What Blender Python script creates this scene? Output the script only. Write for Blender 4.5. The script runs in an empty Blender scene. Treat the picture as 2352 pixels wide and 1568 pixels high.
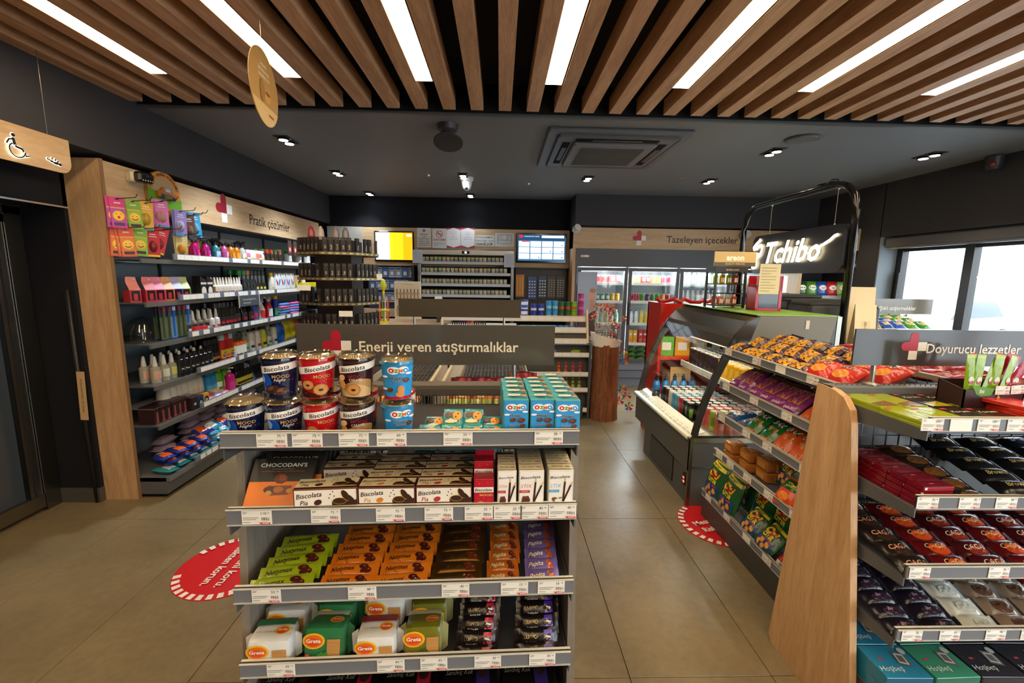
import bpy, math, random
from math import sin, cos, pi, radians, sqrt
from mathutils import Matrix, Vector
random.seed(7)
S = bpy.context.scene
COL = S.collection
# ---------------------------------------------------------------- camera
cd = bpy.data.cameras.new('camera'); cam = bpy.data.objects.new('camera', cd); COL.objects.link(cam)
cd.sensor_width = 36; cd.lens = 15.3; cd.clip_start = .05; cd.clip_end = 300
_r, _u, _f = ((0.9995, -0.0274, 0.0148), (-0.0106, 0.1482, 0.9889), (0.0293, 0.9886, -0.1479))
cam.matrix_world = Matrix(((_r[0], _u[0], -_f[0], 0), (_r[1], _u[1], -_f[1], 0), (_r[2], _u[2], -_f[2], 1.64), (0, 0, 0, 1)))
S.camera = cam
# ---------------------------------------------------------------- colour management, world
vs = S.view_settings
vs.view_transform = 'Standard'; vs.look = 'None'; vs.gamma = 1; vs.use_curve_mapping = False
vs.exposure = 1.2
S.cycles.use_denoising = True
S.cycles.max_bounces = 7; S.cycles.diffuse_bounces = 3; S.cycles.glossy_bounces = 3
S.cycles.transmission_bounces = 5; S.cycles.transparent_max_bounces = 12
S.cycles.caustics_reflective = False; S.cycles.caustics_refractive = False
S.cycles.sample_clamp_indirect = 4
w = bpy.data.worlds.new('daylight'); S.world = w; w.use_nodes = True
bg = w.node_tree.nodes['Background']; bg.inputs[0].default_value = (.86, .93, 1, 1); bg.inputs[1].default_value = 3.6

def area(name, loc, size, power, col, rot=(0, 0, 0), spread=180):
    l = bpy.data.lights.new(name, 'AREA'); l.shape = 'RECTANGLE'; l.size, l.size_y = size; l.energy = power; l.color = col
    l.spread = radians(spread)
    o = bpy.data.objects.new(name, l); COL.objects.link(o); o.location = loc; o.rotation_euler = rot
    return o
WARM = (1, .78, .52); COOL = (.80, .90, 1)
LAMP_X = [-2.0436 + .786 * k for k in range(-0, 9)]
# the daylight that the shop windows let in (right wall and the glazed front behind the photographer)
def portal(loc, size, rot):
    o = area('window_portal', loc, size, 1, (1, 1, 1), rot); o.data.cycles.is_portal = True
portal((4.9, 1.3, 1.1), (2.0, 7.8), (0, radians(90), 0))
portal((3.2, -2.78, 1.25), (2.7, 2.2), (radians(90), 0, 0))

# ---------------------------------------------------------------- materials
def lin(h):
    if isinstance(h, str):
        v = [int(h[i:i + 2], 16) / 255 for i in (1, 3, 5)] if len(h) == 7 else [int(c * 2, 16) / 255 for c in h[1:]]
        return tuple(c / 12.92 if c <= .04045 else ((c + .055) / 1.055) ** 2.4 for c in v)
    return h
MATS = {}
def mat(name, rough=.5, metal=0, spec=.5, col=None, bump=0, bscale=60, coat=0, emit=None, estr=0, alpha=None, trans=0, ior=1.45, bdist=.002):
    m = bpy.data.materials.new(name); m.use_nodes = True; nt = m.node_tree; b = nt.nodes['Principled BSDF']
    b.inputs['Roughness'].default_value = rough; b.inputs['Metallic'].default_value = metal
    b.inputs['Specular IOR Level'].default_value = spec; b.inputs['Coat Weight'].default_value = coat
    b.inputs['Coat Roughness'].default_value = .08
    if col is None:
        a = nt.nodes.new('ShaderNodeVertexColor'); a.layer_name = 'Col'
        nt.links.new(a.outputs[0], b.inputs['Base Color'])
    else:
        b.inputs['Base Color'].default_value = (*lin(col), 1)
    if bump:
        t = nt.nodes.new('ShaderNodeTexCoord'); n = nt.nodes.new('ShaderNodeTexNoise'); n.inputs['Scale'].default_value = bscale
        n.inputs['Detail'].default_value = 2; n.inputs['Distortion'].default_value = .6
        k = nt.nodes.new('ShaderNodeBump'); k.inputs['Strength'].default_value = bump; k.inputs['Distance'].default_value = bdist
        nt.links.new(t.outputs['Object'], n.inputs['Vector']); nt.links.new(n.outputs[0], k.inputs['Height']); nt.links.new(k.outputs[0], b.inputs['Normal'])
    if emit is not None:
        b.inputs['Emission Color'].default_value = (*lin(emit), 1); b.inputs['Emission Strength'].default_value = estr
    if trans:
        b.inputs['Transmission Weight'].default_value = trans; b.inputs['IOR'].default_value = ior
    MATS[name] = m; return m
mat('paper', .7); mat('card', .38, spec=.5); mat('matte', .85, spec=.2); mat('plastic', .28)
mat('film', .22, spec=.6, bump=.55, bscale=28, bdist=.004); mat('foil', .32, metal=.8, bump=.45, bscale=26, bdist=.004)
mat('satin', .45); mat('metal', .3, metal=1); mat('gloss', .12, spec=.6)
mat('darkmetal', .42, metal=.3)
mat('wall', .7, col='#3b3a3d', spec=.25, bump=.06, bscale=160)
mat('walldark', .85, col='#1d1d21', spec=.15)
mat('ceil', .6, col='#76777b', spec=.3)
def glow(name, col, strength, usecol=False):
    m = bpy.data.materials.new(name); m.use_nodes = True; nt = m.node_tree; nt.nodes.remove(nt.nodes['Principled BSDF'])
    e = nt.nodes.new('ShaderNodeEmission'); e.inputs[1].default_value = strength
    if usecol:
        a = nt.nodes.new('ShaderNodeVertexColor'); a.layer_name = 'Col'; nt.links.new(a.outputs[0], e.inputs[0])
    else: e.inputs[0].default_value = (*lin(col), 1)
    nt.links.new(e.outputs[0], nt.nodes['Material Output'].inputs[0]); MATS[name] = m
glow('lamp', (1, .76, .48), 10); glow('coolspot', (.85, .93, 1), 18); glow('warmspot', (1, .8, .5), 12)
glow('screen', None, 1.0, True); glow('neon', (1, .82, .50), 5.5); glow('fridgeled', (.86, .95, 1), 14); glow('halo', (1, .93, .8), 2.2)
glow('reddigit', (1, .05, .03), 4)
glow('skywhite', (.9, .95, 1), 3.2)
def clear(name, tint, a, rough=.04):
    """thin clear sheet: mostly see-through, mirror-like at grazing angles"""
    m = bpy.data.materials.new(name); m.use_nodes = True; nt = m.node_tree; nt.nodes.remove(nt.nodes['Principled BSDF'])
    t = nt.nodes.new('ShaderNodeBsdfTransparent'); t.inputs[0].default_value = (*tint, 1)
    g = nt.nodes.new('ShaderNodeBsdfGlossy'); g.inputs[1].default_value = rough
    lw = nt.nodes.new('ShaderNodeLayerWeight'); lw.inputs[0].default_value = .5
    f = nt.nodes.new('ShaderNodeMath'); f.operation = 'POWER'; f.inputs[1].default_value = 4.5; nt.links.new(lw.outputs['Facing'], f.inputs[0])
    ad = nt.nodes.new('ShaderNodeMath'); ad.operation = 'ADD'; ad.inputs[1].default_value = a + .035; ad.use_clamp = True
    mx = nt.nodes.new('ShaderNodeMixShader')
    L = nt.links.new; L(f.outputs[0], ad.inputs[0]); L(ad.outputs[0], mx.inputs[0]); L(t.outputs[0], mx.inputs[1]); L(g.outputs[0], mx.inputs[2])
    L(mx.outputs[0], nt.nodes['Material Output'].inputs[0]); MATS[name] = m
clear('glass', (.96, .98, .97), .0); clear('clearlid', (.93, .93, .9), .06, .08); clear('smoked', (.10, .105, .11), .02)
clear('liquid', (.8, .85, .75), .05)
def clearcol(name, a):
    """coloured translucent plastic or liquid, colour from the mesh"""
    m = bpy.data.materials.new(name); m.use_nodes = True; nt = m.node_tree; b = nt.nodes['Principled BSDF']
    v = nt.nodes.new('ShaderNodeVertexColor'); v.layer_name = 'Col'; nt.links.new(v.outputs[0], b.inputs['Base Color'])
    b.inputs['Roughness'].default_value = .1
    t = nt.nodes.new('ShaderNodeBsdfTransparent'); nt.links.new(v.outputs[0], t.inputs[0])
    mx = nt.nodes.new('ShaderNodeMixShader'); mx.inputs[0].default_value = a
    nt.links.new(t.outputs[0], mx.inputs[1]); nt.links.new(b.outputs[0], mx.inputs[2])
    nt.links.new(mx.outputs[0], nt.nodes['Material Output'].inputs[0]); MATS[name] = m
clearcol('tinted', .55); clearcol('clearrail', .62)
def wood(name, c1, c2, axis, scale=1.0, rough=.5, fine=1.0):
    """oak laminate; grain runs along the given object axis"""
    m = bpy.data.materials.new(name); m.use_nodes = True; nt = m.node_tree; b = nt.nodes['Principled BSDF']; L = nt.links.new
    tc = nt.nodes.new('ShaderNodeTexCoord'); mp = nt.nodes.new('ShaderNodeMapping')
    sc = [9 * scale] * 3; sc[axis] = .9 * scale; mp.inputs['Scale'].default_value = sc
    oi = nt.nodes.new('ShaderNodeObjectInfo'); av = nt.nodes.new('ShaderNodeVectorMath'); av.operation = 'ADD'
    ms = nt.nodes.new('ShaderNodeMath'); ms.operation = 'MULTIPLY'; ms.inputs[1].default_value = 31
    L(oi.outputs['Random'], ms.inputs[0]); L(tc.outputs['Object'], av.inputs[0]); L(ms.outputs[0], av.inputs[1]); L(av.outputs[0], mp.inputs[0])
    n = nt.nodes.new('ShaderNodeTexNoise'); n.inputs['Scale'].default_value = 1.6; n.inputs['Detail'].default_value = 6; n.inputs['Distortion'].default_value = 1.2
    n2 = nt.nodes.new('ShaderNodeTexNoise'); n2.inputs['Scale'].default_value = 14 * fine; n2.inputs['Detail'].default_value = 3
    L(mp.outputs[0], n.inputs['Vector']); L(mp.outputs[0], n2.inputs['Vector'])
    mx = nt.nodes.new('ShaderNodeMix'); mx.data_type = 'FLOAT'; mx.inputs[0].default_value = .38; L(n.outputs[0], mx.inputs[2]); L(n2.outputs[0], mx.inputs[3])
    cr = nt.nodes.new('ShaderNodeValToRGB'); cr.color_ramp.elements[0].position = .34; cr.color_ramp.elements[1].position = .66
    cr.color_ramp.elements[0].color = (*lin(c2), 1); cr.color_ramp.elements[1].color = (*lin(c1), 1)
    L(mx.outputs[0], cr.inputs[0]); L(cr.outputs[0], b.inputs['Base Color']); b.inputs['Roughness'].default_value = rough
    bp = nt.nodes.new('ShaderNodeBump'); bp.inputs['Strength'].default_value = .12; bp.inputs['Distance'].default_value = .002
    L(mx.outputs[0], bp.inputs['Height']); L(bp.outputs[0], b.inputs['Normal']); MATS[name] = m
wood('oak_z', '#cfa87c', '#ae865c', 2); wood('oak_y', '#d2a47b', '#a87a54', 1); wood('oak_x', '#cdb08a', '#b3926a', 0)
wood('oak_hy', '#cdb08a', '#b3926a', 1); wood('bark', '#9a5f35', '#4a2410', 2, 1.6, .8)
wood('greyoak', '#8d8378', '#6f665c', 2)
def tile_mat():
    m = bpy.data.materials.new('concrete_tile'); m.use_nodes = True; nt = m.node_tree; b = nt.nodes['Principled BSDF']; L = nt.links.new
    tc = nt.nodes.new('ShaderNodeTexCoord'); g = nt.nodes.new('ShaderNodeNewGeometry')
    n = nt.nodes.new('ShaderNodeTexNoise'); n.inputs['Scale'].default_value = 1.7; n.inputs['Detail'].default_value = 7; n.inputs['Roughness'].default_value = .62; n.inputs['Distortion'].default_value = .5
    n2 = nt.nodes.new('ShaderNodeTexNoise'); n2.inputs['Scale'].default_value = 26; n2.inputs['Detail'].default_value = 5
    L(g.outputs['Position'], n.inputs['Vector']); L(g.outputs['Position'], n2.inputs['Vector'])
    mx = nt.nodes.new('ShaderNodeMix'); mx.data_type = 'FLOAT'; mx.inputs[0].default_value = .3; L(n.outputs[0], mx.inputs[2]); L(n2.outputs[0], mx.inputs[3])
    cr = nt.nodes.new('ShaderNodeValToRGB'); cr.color_ramp.elements[0].position = .3; cr.color_ramp.elements[1].position = .72
    cr.color_ramp.elements[0].color = (*lin('#665a43'), 1); cr.color_ramp.elements[1].color = (*lin('#8d7c5d'), 1)
    L(mx.outputs[0], cr.inputs[0]); L(cr.outputs[0], b.inputs['Base Color'])
    rr = nt.nodes.new('ShaderNodeMapRange'); rr.inputs[3].default_value = .24; rr.inputs[4].default_value = .42; L(mx.outputs[0], rr.inputs[0]); L(rr.outputs[0], b.inputs['Roughness'])
    MATS['concrete_tile'] = m
tile_mat()

# ---------------------------------------------------------------- mesh builder
_TX = {}
def text_mesh(s, bold=0):
    k = (s, bold)
    if k not in _TX:
        c = bpy.data.curves.new('t', 'FONT'); c.body = s; c.size = 1; c.resolution_u = 2; c.offset = bold; c.fill_mode = 'FRONT'
        o = bpy.data.objects.new('t', c); COL.objects.link(o)
        me = bpy.data.meshes.new_from_object(o, depsgraph=bpy.context.evaluated_depsgraph_get())
        V = [(v.co.x, v.co.y) for v in me.vertices]; F = [tuple(p.vertices) for p in me.polygons]
        bpy.data.objects.remove(o); bpy.data.curves.remove(c); bpy.data.meshes.remove(me)
        xs = [v[0] for v in V] or [0]; _TX[k] = (V, F, min(xs), max(xs))
    return _TX[k]
def plane(O, U, V):
    """flat face: origin O, unit vectors U and V in it; n = outward"""
    O, U, V = Vector(O), Vector(U), Vector(V); N = U.cross(V)
    return lambda u, v, e=0: O + U * u + V * v + N * e
def cyl(r, z0=0, r1=None, h=1):
    """round a cup or can; u = arc length from the front (-y)"""
    def f(u, v, e=0):
        R = r if r1 is None else r + (r1 - r) * v / h
        a = u / max(r, 1e-6); return Vector((sin(a) * (R + e), -cos(a) * (R + e), z0 + v))
    return f
class MB:
    def __init__(s): s.v = []; s.f = []; s.c = []; s.m = []; s.sm = []; s.lay = 0
    def add(s, V, F, col, m='card', smooth=False):
        b = len(s.v); s.v += [tuple(p) for p in V]; s.f += [tuple(b + i for i in q) for q in F]
        n = len(F); c = lin(col); s.c += [c] * n; s.m += [m] * n; s.sm += [smooth] * n; return s
    def merge(s, o, M=None):
        b = len(s.v); s.v += [tuple(M @ Vector(p)) for p in o.v] if M else o.v
        s.f += [tuple(b + i for i in q) for q in o.f]; s.c += o.c; s.m += o.m; s.sm += o.sm; return s
    def box(s, a, b, col, m='card', bev=0):
        x0, y0, z0 = a; x1, y1, z1 = b
        if bev:
            return s.rbox(a, b, bev, col, m)
        V = [(x0, y0, z0), (x1, y0, z0), (x1, y1, z0), (x0, y1, z0), (x0, y0, z1), (x1, y0, z1), (x1, y1, z1), (x0, y1, z1)]
        return s.add(V, [(0, 3, 2, 1), (4, 5, 6, 7), (0, 1, 5, 4), (1, 2, 6, 5), (2, 3, 7, 6), (3, 0, 4, 7)], col, m)
    def rbox(s, a, b, r, col, m='card'):
        """box with chamfered vertical and horizontal edges"""
        x0, y0, z0 = a; x1, y1, z1 = b
        ring = lambda q: [(x0 + r + q, y0 + q), (x1 - r - q, y0 + q), (x1 - q, y0 + r + q), (x1 - q, y1 - r - q), (x1 - r - q, y1 - q), (x0 + r + q, y1 - q), (x0 + q, y1 - r - q), (x0 + q, y0 + r + q)]
        V = [(x, y, z) for z, q in ((z0, r * .6), (z0 + r, 0), (z1 - r, 0), (z1, r * .6)) for x, y in ring(q)]
        F = [(8 * k + i, 8 * k + (i + 1) % 8, 8 * k + 8 + (i + 1) % 8, 8 * k + 8 + i) for k in range(3) for i in range(8)]
        F += [tuple(range(7, -1, -1)), tuple(range(24, 32))]
        return s.add(V, F, col, m)
    def prism(s, pts, y0, y1, col, m='card', ax=1):
        """extrude a 2-D outline; ax = axis of extrusion, pts in the other two axes in order"""
        n = len(pts)
        def P(p, t): return {0: (t, p[0], p[1]), 1: (p[0], t, p[1]), 2: (p[0], p[1], t)}[ax]
        V = [P(p, y0) for p in pts] + [P(p, y1) for p in pts]
        F = [tuple(range(n)), tuple(range(2 * n - 1, n - 1, -1))] + [(i, n + i, n + (i + 1) % n, (i + 1) % n) for i in range(n)]
        return s.add(V, F, col, m)
    def lathe(s, prof, col, m='plastic', n=14, cx=0, cy=0, cap=True, sm=True):
        """prof: (r, z[, colour]) from bottom to top"""
        for k in range(len(prof) - 1):
            a, b = prof[k], prof[k + 1]; c = b[2] if len(b) > 2 else col; mm = b[3] if len(b) > 3 else m
            V = [(cx + q[0] * sin(2 * pi * i / n), cy - q[0] * cos(2 * pi * i / n), q[1]) for q in (a, b) for i in range(n)]
            s.add(V, [(i, (i + 1) % n, n + (i + 1) % n, n + i) for i in range(n)], c, mm, sm)
        if cap:
            for q, rev in ((prof[0], True), (prof[-1], False)):
                if q[0] > 1e-5:
                    V = [(cx + q[0] * sin(2 * pi * i / n), cy - q[0] * cos(2 * pi * i / n), q[1]) for i in range(n)]
                    c = q[2] if len(q) > 2 else col; s.add(V, [tuple(range(n))[::-1] if rev else tuple(range(n))], c, q[3] if len(q) > 3 else m)
        return s
    def tube(s, pts, r, col, m='metal', n=8, closed=False):
        P = [Vector(p) for p in pts]; rings = []; up = Vector((0, 0, 1)); N = len(P)
        for i, p in enumerate(P):
            d = (P[(i + 1) % N] - P[i - 1]) if closed else (P[min(i + 1, N - 1)] - P[max(i - 1, 0)])
            d.normalize(); a = d.cross(up)
            if a.length < .05: a = d.cross(Vector((1, 0, 0)))
            a.normalize(); b = d.cross(a); R = r[i] if isinstance(r, (list, tuple)) else r
            rings.append([p + (a * cos(2 * pi * k / n) + b * sin(2 * pi * k / n)) * R for k in range(n)])
        V = [v for q in rings for v in q]
        F = [(n * i + k, n * i + (k + 1) % n, n * ((i + 1) % N) + (k + 1) % n, n * ((i + 1) % N) + k) for i in range(N if closed else N - 1) for k in range(n)]
        if not closed: F += [tuple(range(n))[::-1], tuple(range(n * (N - 1), n * N))]
        return s.add(V, F, col, m, n > 5)
    def sphere(s, c, r, col, m='plastic', n=8, k=5, sz=1):
        V = [(c[0], c[1], c[2] - r * sz)]
        for j in range(1, k):
            t = -pi / 2 + pi * j / k
            V += [(c[0] + r * cos(t) * cos(2 * pi * i / n), c[1] + r * cos(t) * sin(2 * pi * i / n), c[2] + r * sz * sin(t)) for i in range(n)]
        V.append((c[0], c[1], c[2] + r * sz)); L = len(V) - 1
        F = [(0, 1 + (i + 1) % n, 1 + i) for i in range(n)] + [(1 + n * j + i, 1 + n * j + (i + 1) % n, 1 + n * (j + 1) + (i + 1) % n, 1 + n * (j + 1) + i) for j in range(k - 2) for i in range(n)]
        F += [(L, 1 + n * (k - 2) + i, 1 + n * (k - 2) + (i + 1) % n) for i in range(n)]
        return s.add(V, F, col, m, True)
    # ---- flat print laid on a face
    def _e(s): s.lay += 1; return .0004 + .00022 * s.lay
    def rect(s, W, u0, v0, u1, v1, col, m='card', n=1, k=1, sk=0):
        e = s._e(); V = [W(u0 + (u1 - u0) * i / n + sk * j / k, v0 + (v1 - v0) * j / k, e) for j in range(k + 1) for i in range(n + 1)]
        F = [(j * (n + 1) + i, j * (n + 1) + i + 1, (j + 1) * (n + 1) + i + 1, (j + 1) * (n + 1) + i) for j in range(k) for i in range(n)]
        return s.add(V, F, col, m)
    def band(s, W, u0, u1, lo, hi, col, m='card', n=8):
        """strip between two curves lo(u), hi(u)"""
        e = s._e(); us = [u0 + (u1 - u0) * i / n for i in range(n + 1)]
        V = [W(u, lo(u), e) for u in us] + [W(u, hi(u), e) for u in us]
        return s.add(V, [(i, i + 1, n + 2 + i, n + 1 + i) for i in range(n)], col, m)
    def ell(s, W, cu, cv, ru, rv, col, m='card', n=14, rings=1, rot=0):
        e = s._e(); V = [W(cu, cv, e)]; cr, sr = cos(rot), sin(rot)
        for j in range(1, rings + 1):
            for i in range(n):
                a = 2 * pi * i / n; x = ru * cos(a) * j / rings; y = rv * sin(a) * j / rings
                V.append(W(cu + x * cr - y * sr, cv + x * sr + y * cr, e))
        F = [(0, 1 + i, 1 + (i + 1) % n) for i in range(n)]
        F += [(1 + n * (j - 1) + i, 1 + n * j + i, 1 + n * j + (i + 1) % n, 1 + n * (j - 1) + (i + 1) % n) for j in range(1, rings) for i in range(n)]
        return s.add(V, F, col, m)
    def poly(s, W, pts, col, m='card'):
        e = s._e(); return s.add([W(u, v, e) for u, v in pts], [tuple(range(len(pts)))], col, m)
    def txt(s, W, t, cu, cv, h, col, m='card', maxw=None, sh=0, bold=0, rot=0, align=0, edge=None, edgew=.03):
        """h = cap height; align 0 centre, -1 left"""
        if edge: s.txt(W, t, cu, cv, h, edge, m, maxw, sh, bold + edgew, rot, align)
        V, F, x0, x1 = text_mesh(t, bold); k = h / .72
        kx = k if not maxw or (x1 - x0) * k <= maxw else maxw / (x1 - x0)
        off = -(x0 + x1) / 2 * kx if align == 0 else -x0 * kx
        e = s._e(); cr, sr = cos(rot), sin(rot); out = []
        for x, y in V:
            a = x * kx + off + y * k * sh - h * sh / 2; b = y * k - h / 2
            out.append(W(cu + a * cr - b * sr, cv + a * sr + b * cr, e))
        return s.add(out, F, col, m)
    def mesh(s, name):
        me = bpy.data.meshes.new(name); me.from_pydata(s.v, [], s.f)
        names = list(dict.fromkeys(s.m)); ix = {n: i for i, n in enumerate(names)}
        for n in names: me.materials.append(MATS[n])
        me.polygons.foreach_set('material_index', [ix[n] for n in s.m]); me.polygons.foreach_set('use_smooth', s.sm)
        ca = me.color_attributes.new('Col', 'FLOAT_COLOR', 'CORNER'); buf = []
        for q, c in zip(s.f, s.c): buf += [c[0], c[1], c[2], 1.0] * len(q)
        ca.data.foreach_set('color', buf); me.update(); return me
# ---------------------------------------------------------------- objects
def obj(name, mb, parent=None, loc=None, rot=None, kind=None, label=None):
    me = mb.mesh(name) if isinstance(mb, MB) else mb
    o = bpy.data.objects.new(name, me); COL.objects.link(o); o.parent = parent
    if loc is not None: o.location = loc
    if rot is not None: o.rotation_euler = rot if isinstance(rot, (tuple, list)) else (0, 0, rot)
    if kind: o['kind'] = kind
    if label: o['label'] = label
    return o
def tag(o, label, cat, group=None):
    w_ = label.split()
    for drop in ('the', 'a', 'one', 'printed', 'wrapped'):
        while len(w_) > 16 and drop in w_: w_.remove(drop)
    label = ' '.join(w_)
    o['label'] = label; o['category'] = cat
    if group: o['group'] = group
    return o
def empty(name, loc=(0, 0, 0), rz=0):
    o = bpy.data.objects.new(name, None); COL.objects.link(o); o.location = loc; o.rotation_euler = (0, 0, rz); o.empty_display_size = .05; return o
def thing(name, label, cat, loc=(0, 0, 0), rz=0, group=None): return tag(empty(name, loc, rz), label, cat, group)
class Prod:
    """a kind of goods: body mesh and further parts; put() makes one individual of it"""
    def __init__(s, name, body, parts=()):
        s.name = name; s.body = body.mesh(name); s.parts = [(n, b.mesh(n)) for n, b in parts]
    def put(s, label, cat, loc, rot=0, group=None, frame=None, scale=1):
        o = obj(s.name, s.body)
        M = Matrix.Translation(loc) @ (Matrix.Rotation(rot, 4, 'Z') if not isinstance(rot, (tuple, list)) else (Matrix.Rotation(rot[2], 4, 'Z') @ Matrix.Rotation(rot[1], 4, 'Y') @ Matrix.Rotation(rot[0], 4, 'X')))
        if scale != 1: M = M @ Matrix.Scale(scale, 4)
        o.matrix_world = (frame @ M) if frame is not None else M
        for n, me in s.parts: obj(n, me, o)
        return tag(o, label, cat, group)
def J(a): return random.uniform(-a, a)
ORD = ['first', 'second', 'third', 'fourth', 'fifth', 'sixth', 'seventh', 'eighth', 'ninth', 'tenth', 'eleventh', 'twelfth', 'thirteenth', 'fourteenth', 'fifteenth', 'sixteenth', 'seventeenth', 'eighteenth', 'nineteenth', 'twentieth', 'twenty-first', 'twenty-second']
# ================================================================ the room
def wallbox(name, a, b, m, label=None):
    o = obj(name, MB().box(a, b, '#fff', m), kind='structure'); return o
fl = obj('floor', MB().box((-3.4, -2.8, -.06), (4.9, 7.1, -.004), '#3a352c', 'matte'), kind='structure')
tl = MB().rbox((.0015, .0015, -.02), (.5985, 1.1985, 0), .0015, '#fff', 'concrete_tile').mesh('tile')
for i in range(-7, 8):
    for j in range(-5, 4):
        obj('tile', tl, fl, (.557 + .6 * i, 2.767 + 1.2 * j, 0))
# tiles are cut at the walls by the walls themselves
wallbox('wall_left', (-3.45, -2.8, 0), (-3.2, 3.02, 3.1), 'walldark')
o = wallbox('wall_left_back', (-3.45, 3.1, 0), (-3.02, 7.1, 3.1), 'wall')
wallbox('wall_left_return', (-3.3, 3.0, 0), (-2.835, 3.1, 2.4), 'walldark')
wallbox('wall_left_transom', (-3.3, -2.8, 2.045), (-2.835, 3.1, 2.4), 'walldark')
wallbox('trim_1', (-2.838, -2.8, 2.036), (-2.828, 3.05, 2.046), 'metal')
wallbox('wall_left_bulkhead', (-3.4, -2.8, 2.385), (-2.575, 7.1, 3.1), 'wall')
obj('baseboard_left', MB().box((-3.16, 2.985, 0), (-2.84, 3.002, .105), '#4a463f', 'satin').box((-2.842, 2.985, 0), (-2.832, 3.09, .105), '#4a463f', 'satin'), kind='structure')
wallbox('wall_back', (-3.2, 6.9, 0), (1.1, 7.1, 3.1), 'walldark')
wallbox('wall_back_bulkhead', (-2.6, 6.84, 2.36), (1.1, 6.95, 2.85), 'walldark')
wallbox('wall_back_right', (1.05, 7.2, 0), (4.7, 7.3, 3.1), 'wall')
wallbox('wall_back_right_bulkhead', (1.06, 6.33, 2.375), (4.7, 7.25, 3.1), 'wall')
wallbox('wall_front', (-3.4, -2.9, 0), (1.8, -2.7, 3.1), 'wall')
wallbox('wall_front_top', (1.8, -2.9, 2.4), (4.9, -2.7, 3.1), 'wall')
wallbox('wall_front_sill', (1.8, -2.9, 0), (4.9, -2.7, .1), 'wall')
shop = obj('window_2', MB().box((1.8, -2.84, .1), (4.57, -2.78, .16), '#26282b', 'satin').box((1.8, -2.84, 2.34), (4.57, -2.78, 2.4), '#26282b', 'satin'), kind='structure')
for k in range(4): obj('mullion', MB().box((1.8 + .9 * k, -2.85, .16), (1.86 + .9 * k, -2.77, 2.34), '#26282b', 'satin'), shop)
for k in range(3): obj('pane', MB().box((1.86 + .9 * k, -2.813, .16), (2.70 + .9 * k, -2.806, 2.34), '#fff', 'glass'), shop)
# right wall with the window opening
wallbox('wall_right', (4.57, 5.24, 0), (4.95, 7.3, 3.1), 'wall')
wallbox('wall_right_top', (4.57, -2.8, 2.17), (4.95, 5.25, 3.1), 'wall')
wallbox('wall_right_sill', (4.57, -2.8, -.05), (4.95, 5.25, .12), 'wall')
mat('reveal', .7, col='#7d868d'); wallbox('trim_2', (4.575, 5.225, .12), (4.9, 5.242, 2.17), 'reveal')
for k in range(1):
    win = obj('window_1', MB().box((4.8, -2.7, .12), (4.86, 5.23, .18), '#26282b', 'satin').box((4.8, -2.7, 2.0), (4.86, 5.23, 2.17), '#26282b', 'satin'), kind='structure')
    ys = [5.19 - .79 * k for k in range(11)]
    for i, y in enumerate(ys):
        wd = .045 if i else .04
        obj('mullion', MB().box((4.79, y - wd, .15), (4.87, y + wd, 2.05), '#26282b', 'satin'), win)
        if i < len(ys) - 1:
            obj('pane', MB().box((4.825, y - .79 + .03, .16), (4.832, y - .03, 2.03), '#fff', 'glass'), win)
    obj('window_handle', MB().box((4.755, 5.13, 1.32), (4.79, 5.155, 1.75), '#17181a', 'satin', .006), win)
    for y in (2.55, 3.1):
        pass
    W = plane((4.823, 4.1, 1.28), (0, -1, 0), (0, 0, 1))
    t = MB().txt(W, 'Hoş Geldiniz', .55, .06, .045, '#e0707c', 'paper'); 
    # lettering is read from outside, so it is mirrored in here
    t.v = [(a, 2 * 3.55 - b, c) for a, b, c in t.v]
    obj('window_lettering', t, win)
shade = thing('roller_shade', 'grey roller shade box along the top of the window opening', 'roller shade', (4.6, 5.1, 2.1))
obj('shade_cassette', MB().rbox((0, -7.6, -.055), (.1, .1, .055), .012, '#5b5c60', 'satin'), shade)
obj('bottom_bar', MB().box((.03, -7.55, -.075), (.055, .08, -.057), '#a9acb0', 'metal'), shade)
# outside: forecourt and what stands on it
obj('ground_outside', MB().box((4.95, -30, -.25), (60, 60, -.15), '#b9bcc0', 'matte'), kind='structure')

# ceilings
ce = obj('ceiling', MB().box((-2.8, 3.37, 2.8), (4.7, 7.2, 3.1), '#fff', 'ceil').box((-2.8, -2.8, 3.0), (4.7, 3.4, 3.1), '#2a2a2c', 'matte')
         .box((-2.6, 3.36, 2.79), (4.6, 3.372, 3.0), '#1a1a1b', 'matte').box((-2.6, 3.35, 2.785), (4.6, 3.385, 2.8), '#4a4b4e', 'satin'), kind='structure')
sl = MB().rbox((-.044, -6.0, 0), (.044, 0, .105), .002, '#fff', 'oak_y').mesh('slat')
for k in range(37): obj('slat', sl, ce, (-2.531 + .1965 * k, 3.30, 2.8))
lampm = MB().box((-.049, -2.4, .0), (.049, 0, .003), '#fff', 'lamp')
hous = MB().box((-.0535, -2.405, .0035), (.0535, .005, .06), '#b9a888', 'satin').box((-.0535, -2.405, 0), (-.05, .005, .004), '#8d7a58', 'metal').box((.05, -2.405, 0), (.0535, .005, .004), '#8d7a58', 'metal')
lm, hm = lampm.mesh('diffuser'), hous.mesh('housing')
LW = ['leftmost', 'second from the left wall', 'third from the left wall', 'fourth, left of the air conditioner', 'fifth from the left wall', 'sixth from the left wall', 'seventh, nearest the window wall']
k = 0
for row in (0, 1):
    for i in range(8):
        if row and i > 6: continue
        lab = (f'linear warm white ceiling lamp between the wooden slats, {LW[i]}' if row == 0 and i < 7 else f'linear ceiling lamp in the near row overhead, {ORD[i]} from the left wall' if row else 'linear ceiling lamp past the window wall end of the first row')
        t = thing('ceiling_lamp', lab, 'ceiling lamp', (-2.0436 + .786 * i + (0), 2.855 - 2.75 * row, 2.802), 0, 'linear lamps in the slatted ceiling')
        obj('housing', hm, t); obj('diffuser', lm, t)
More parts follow.
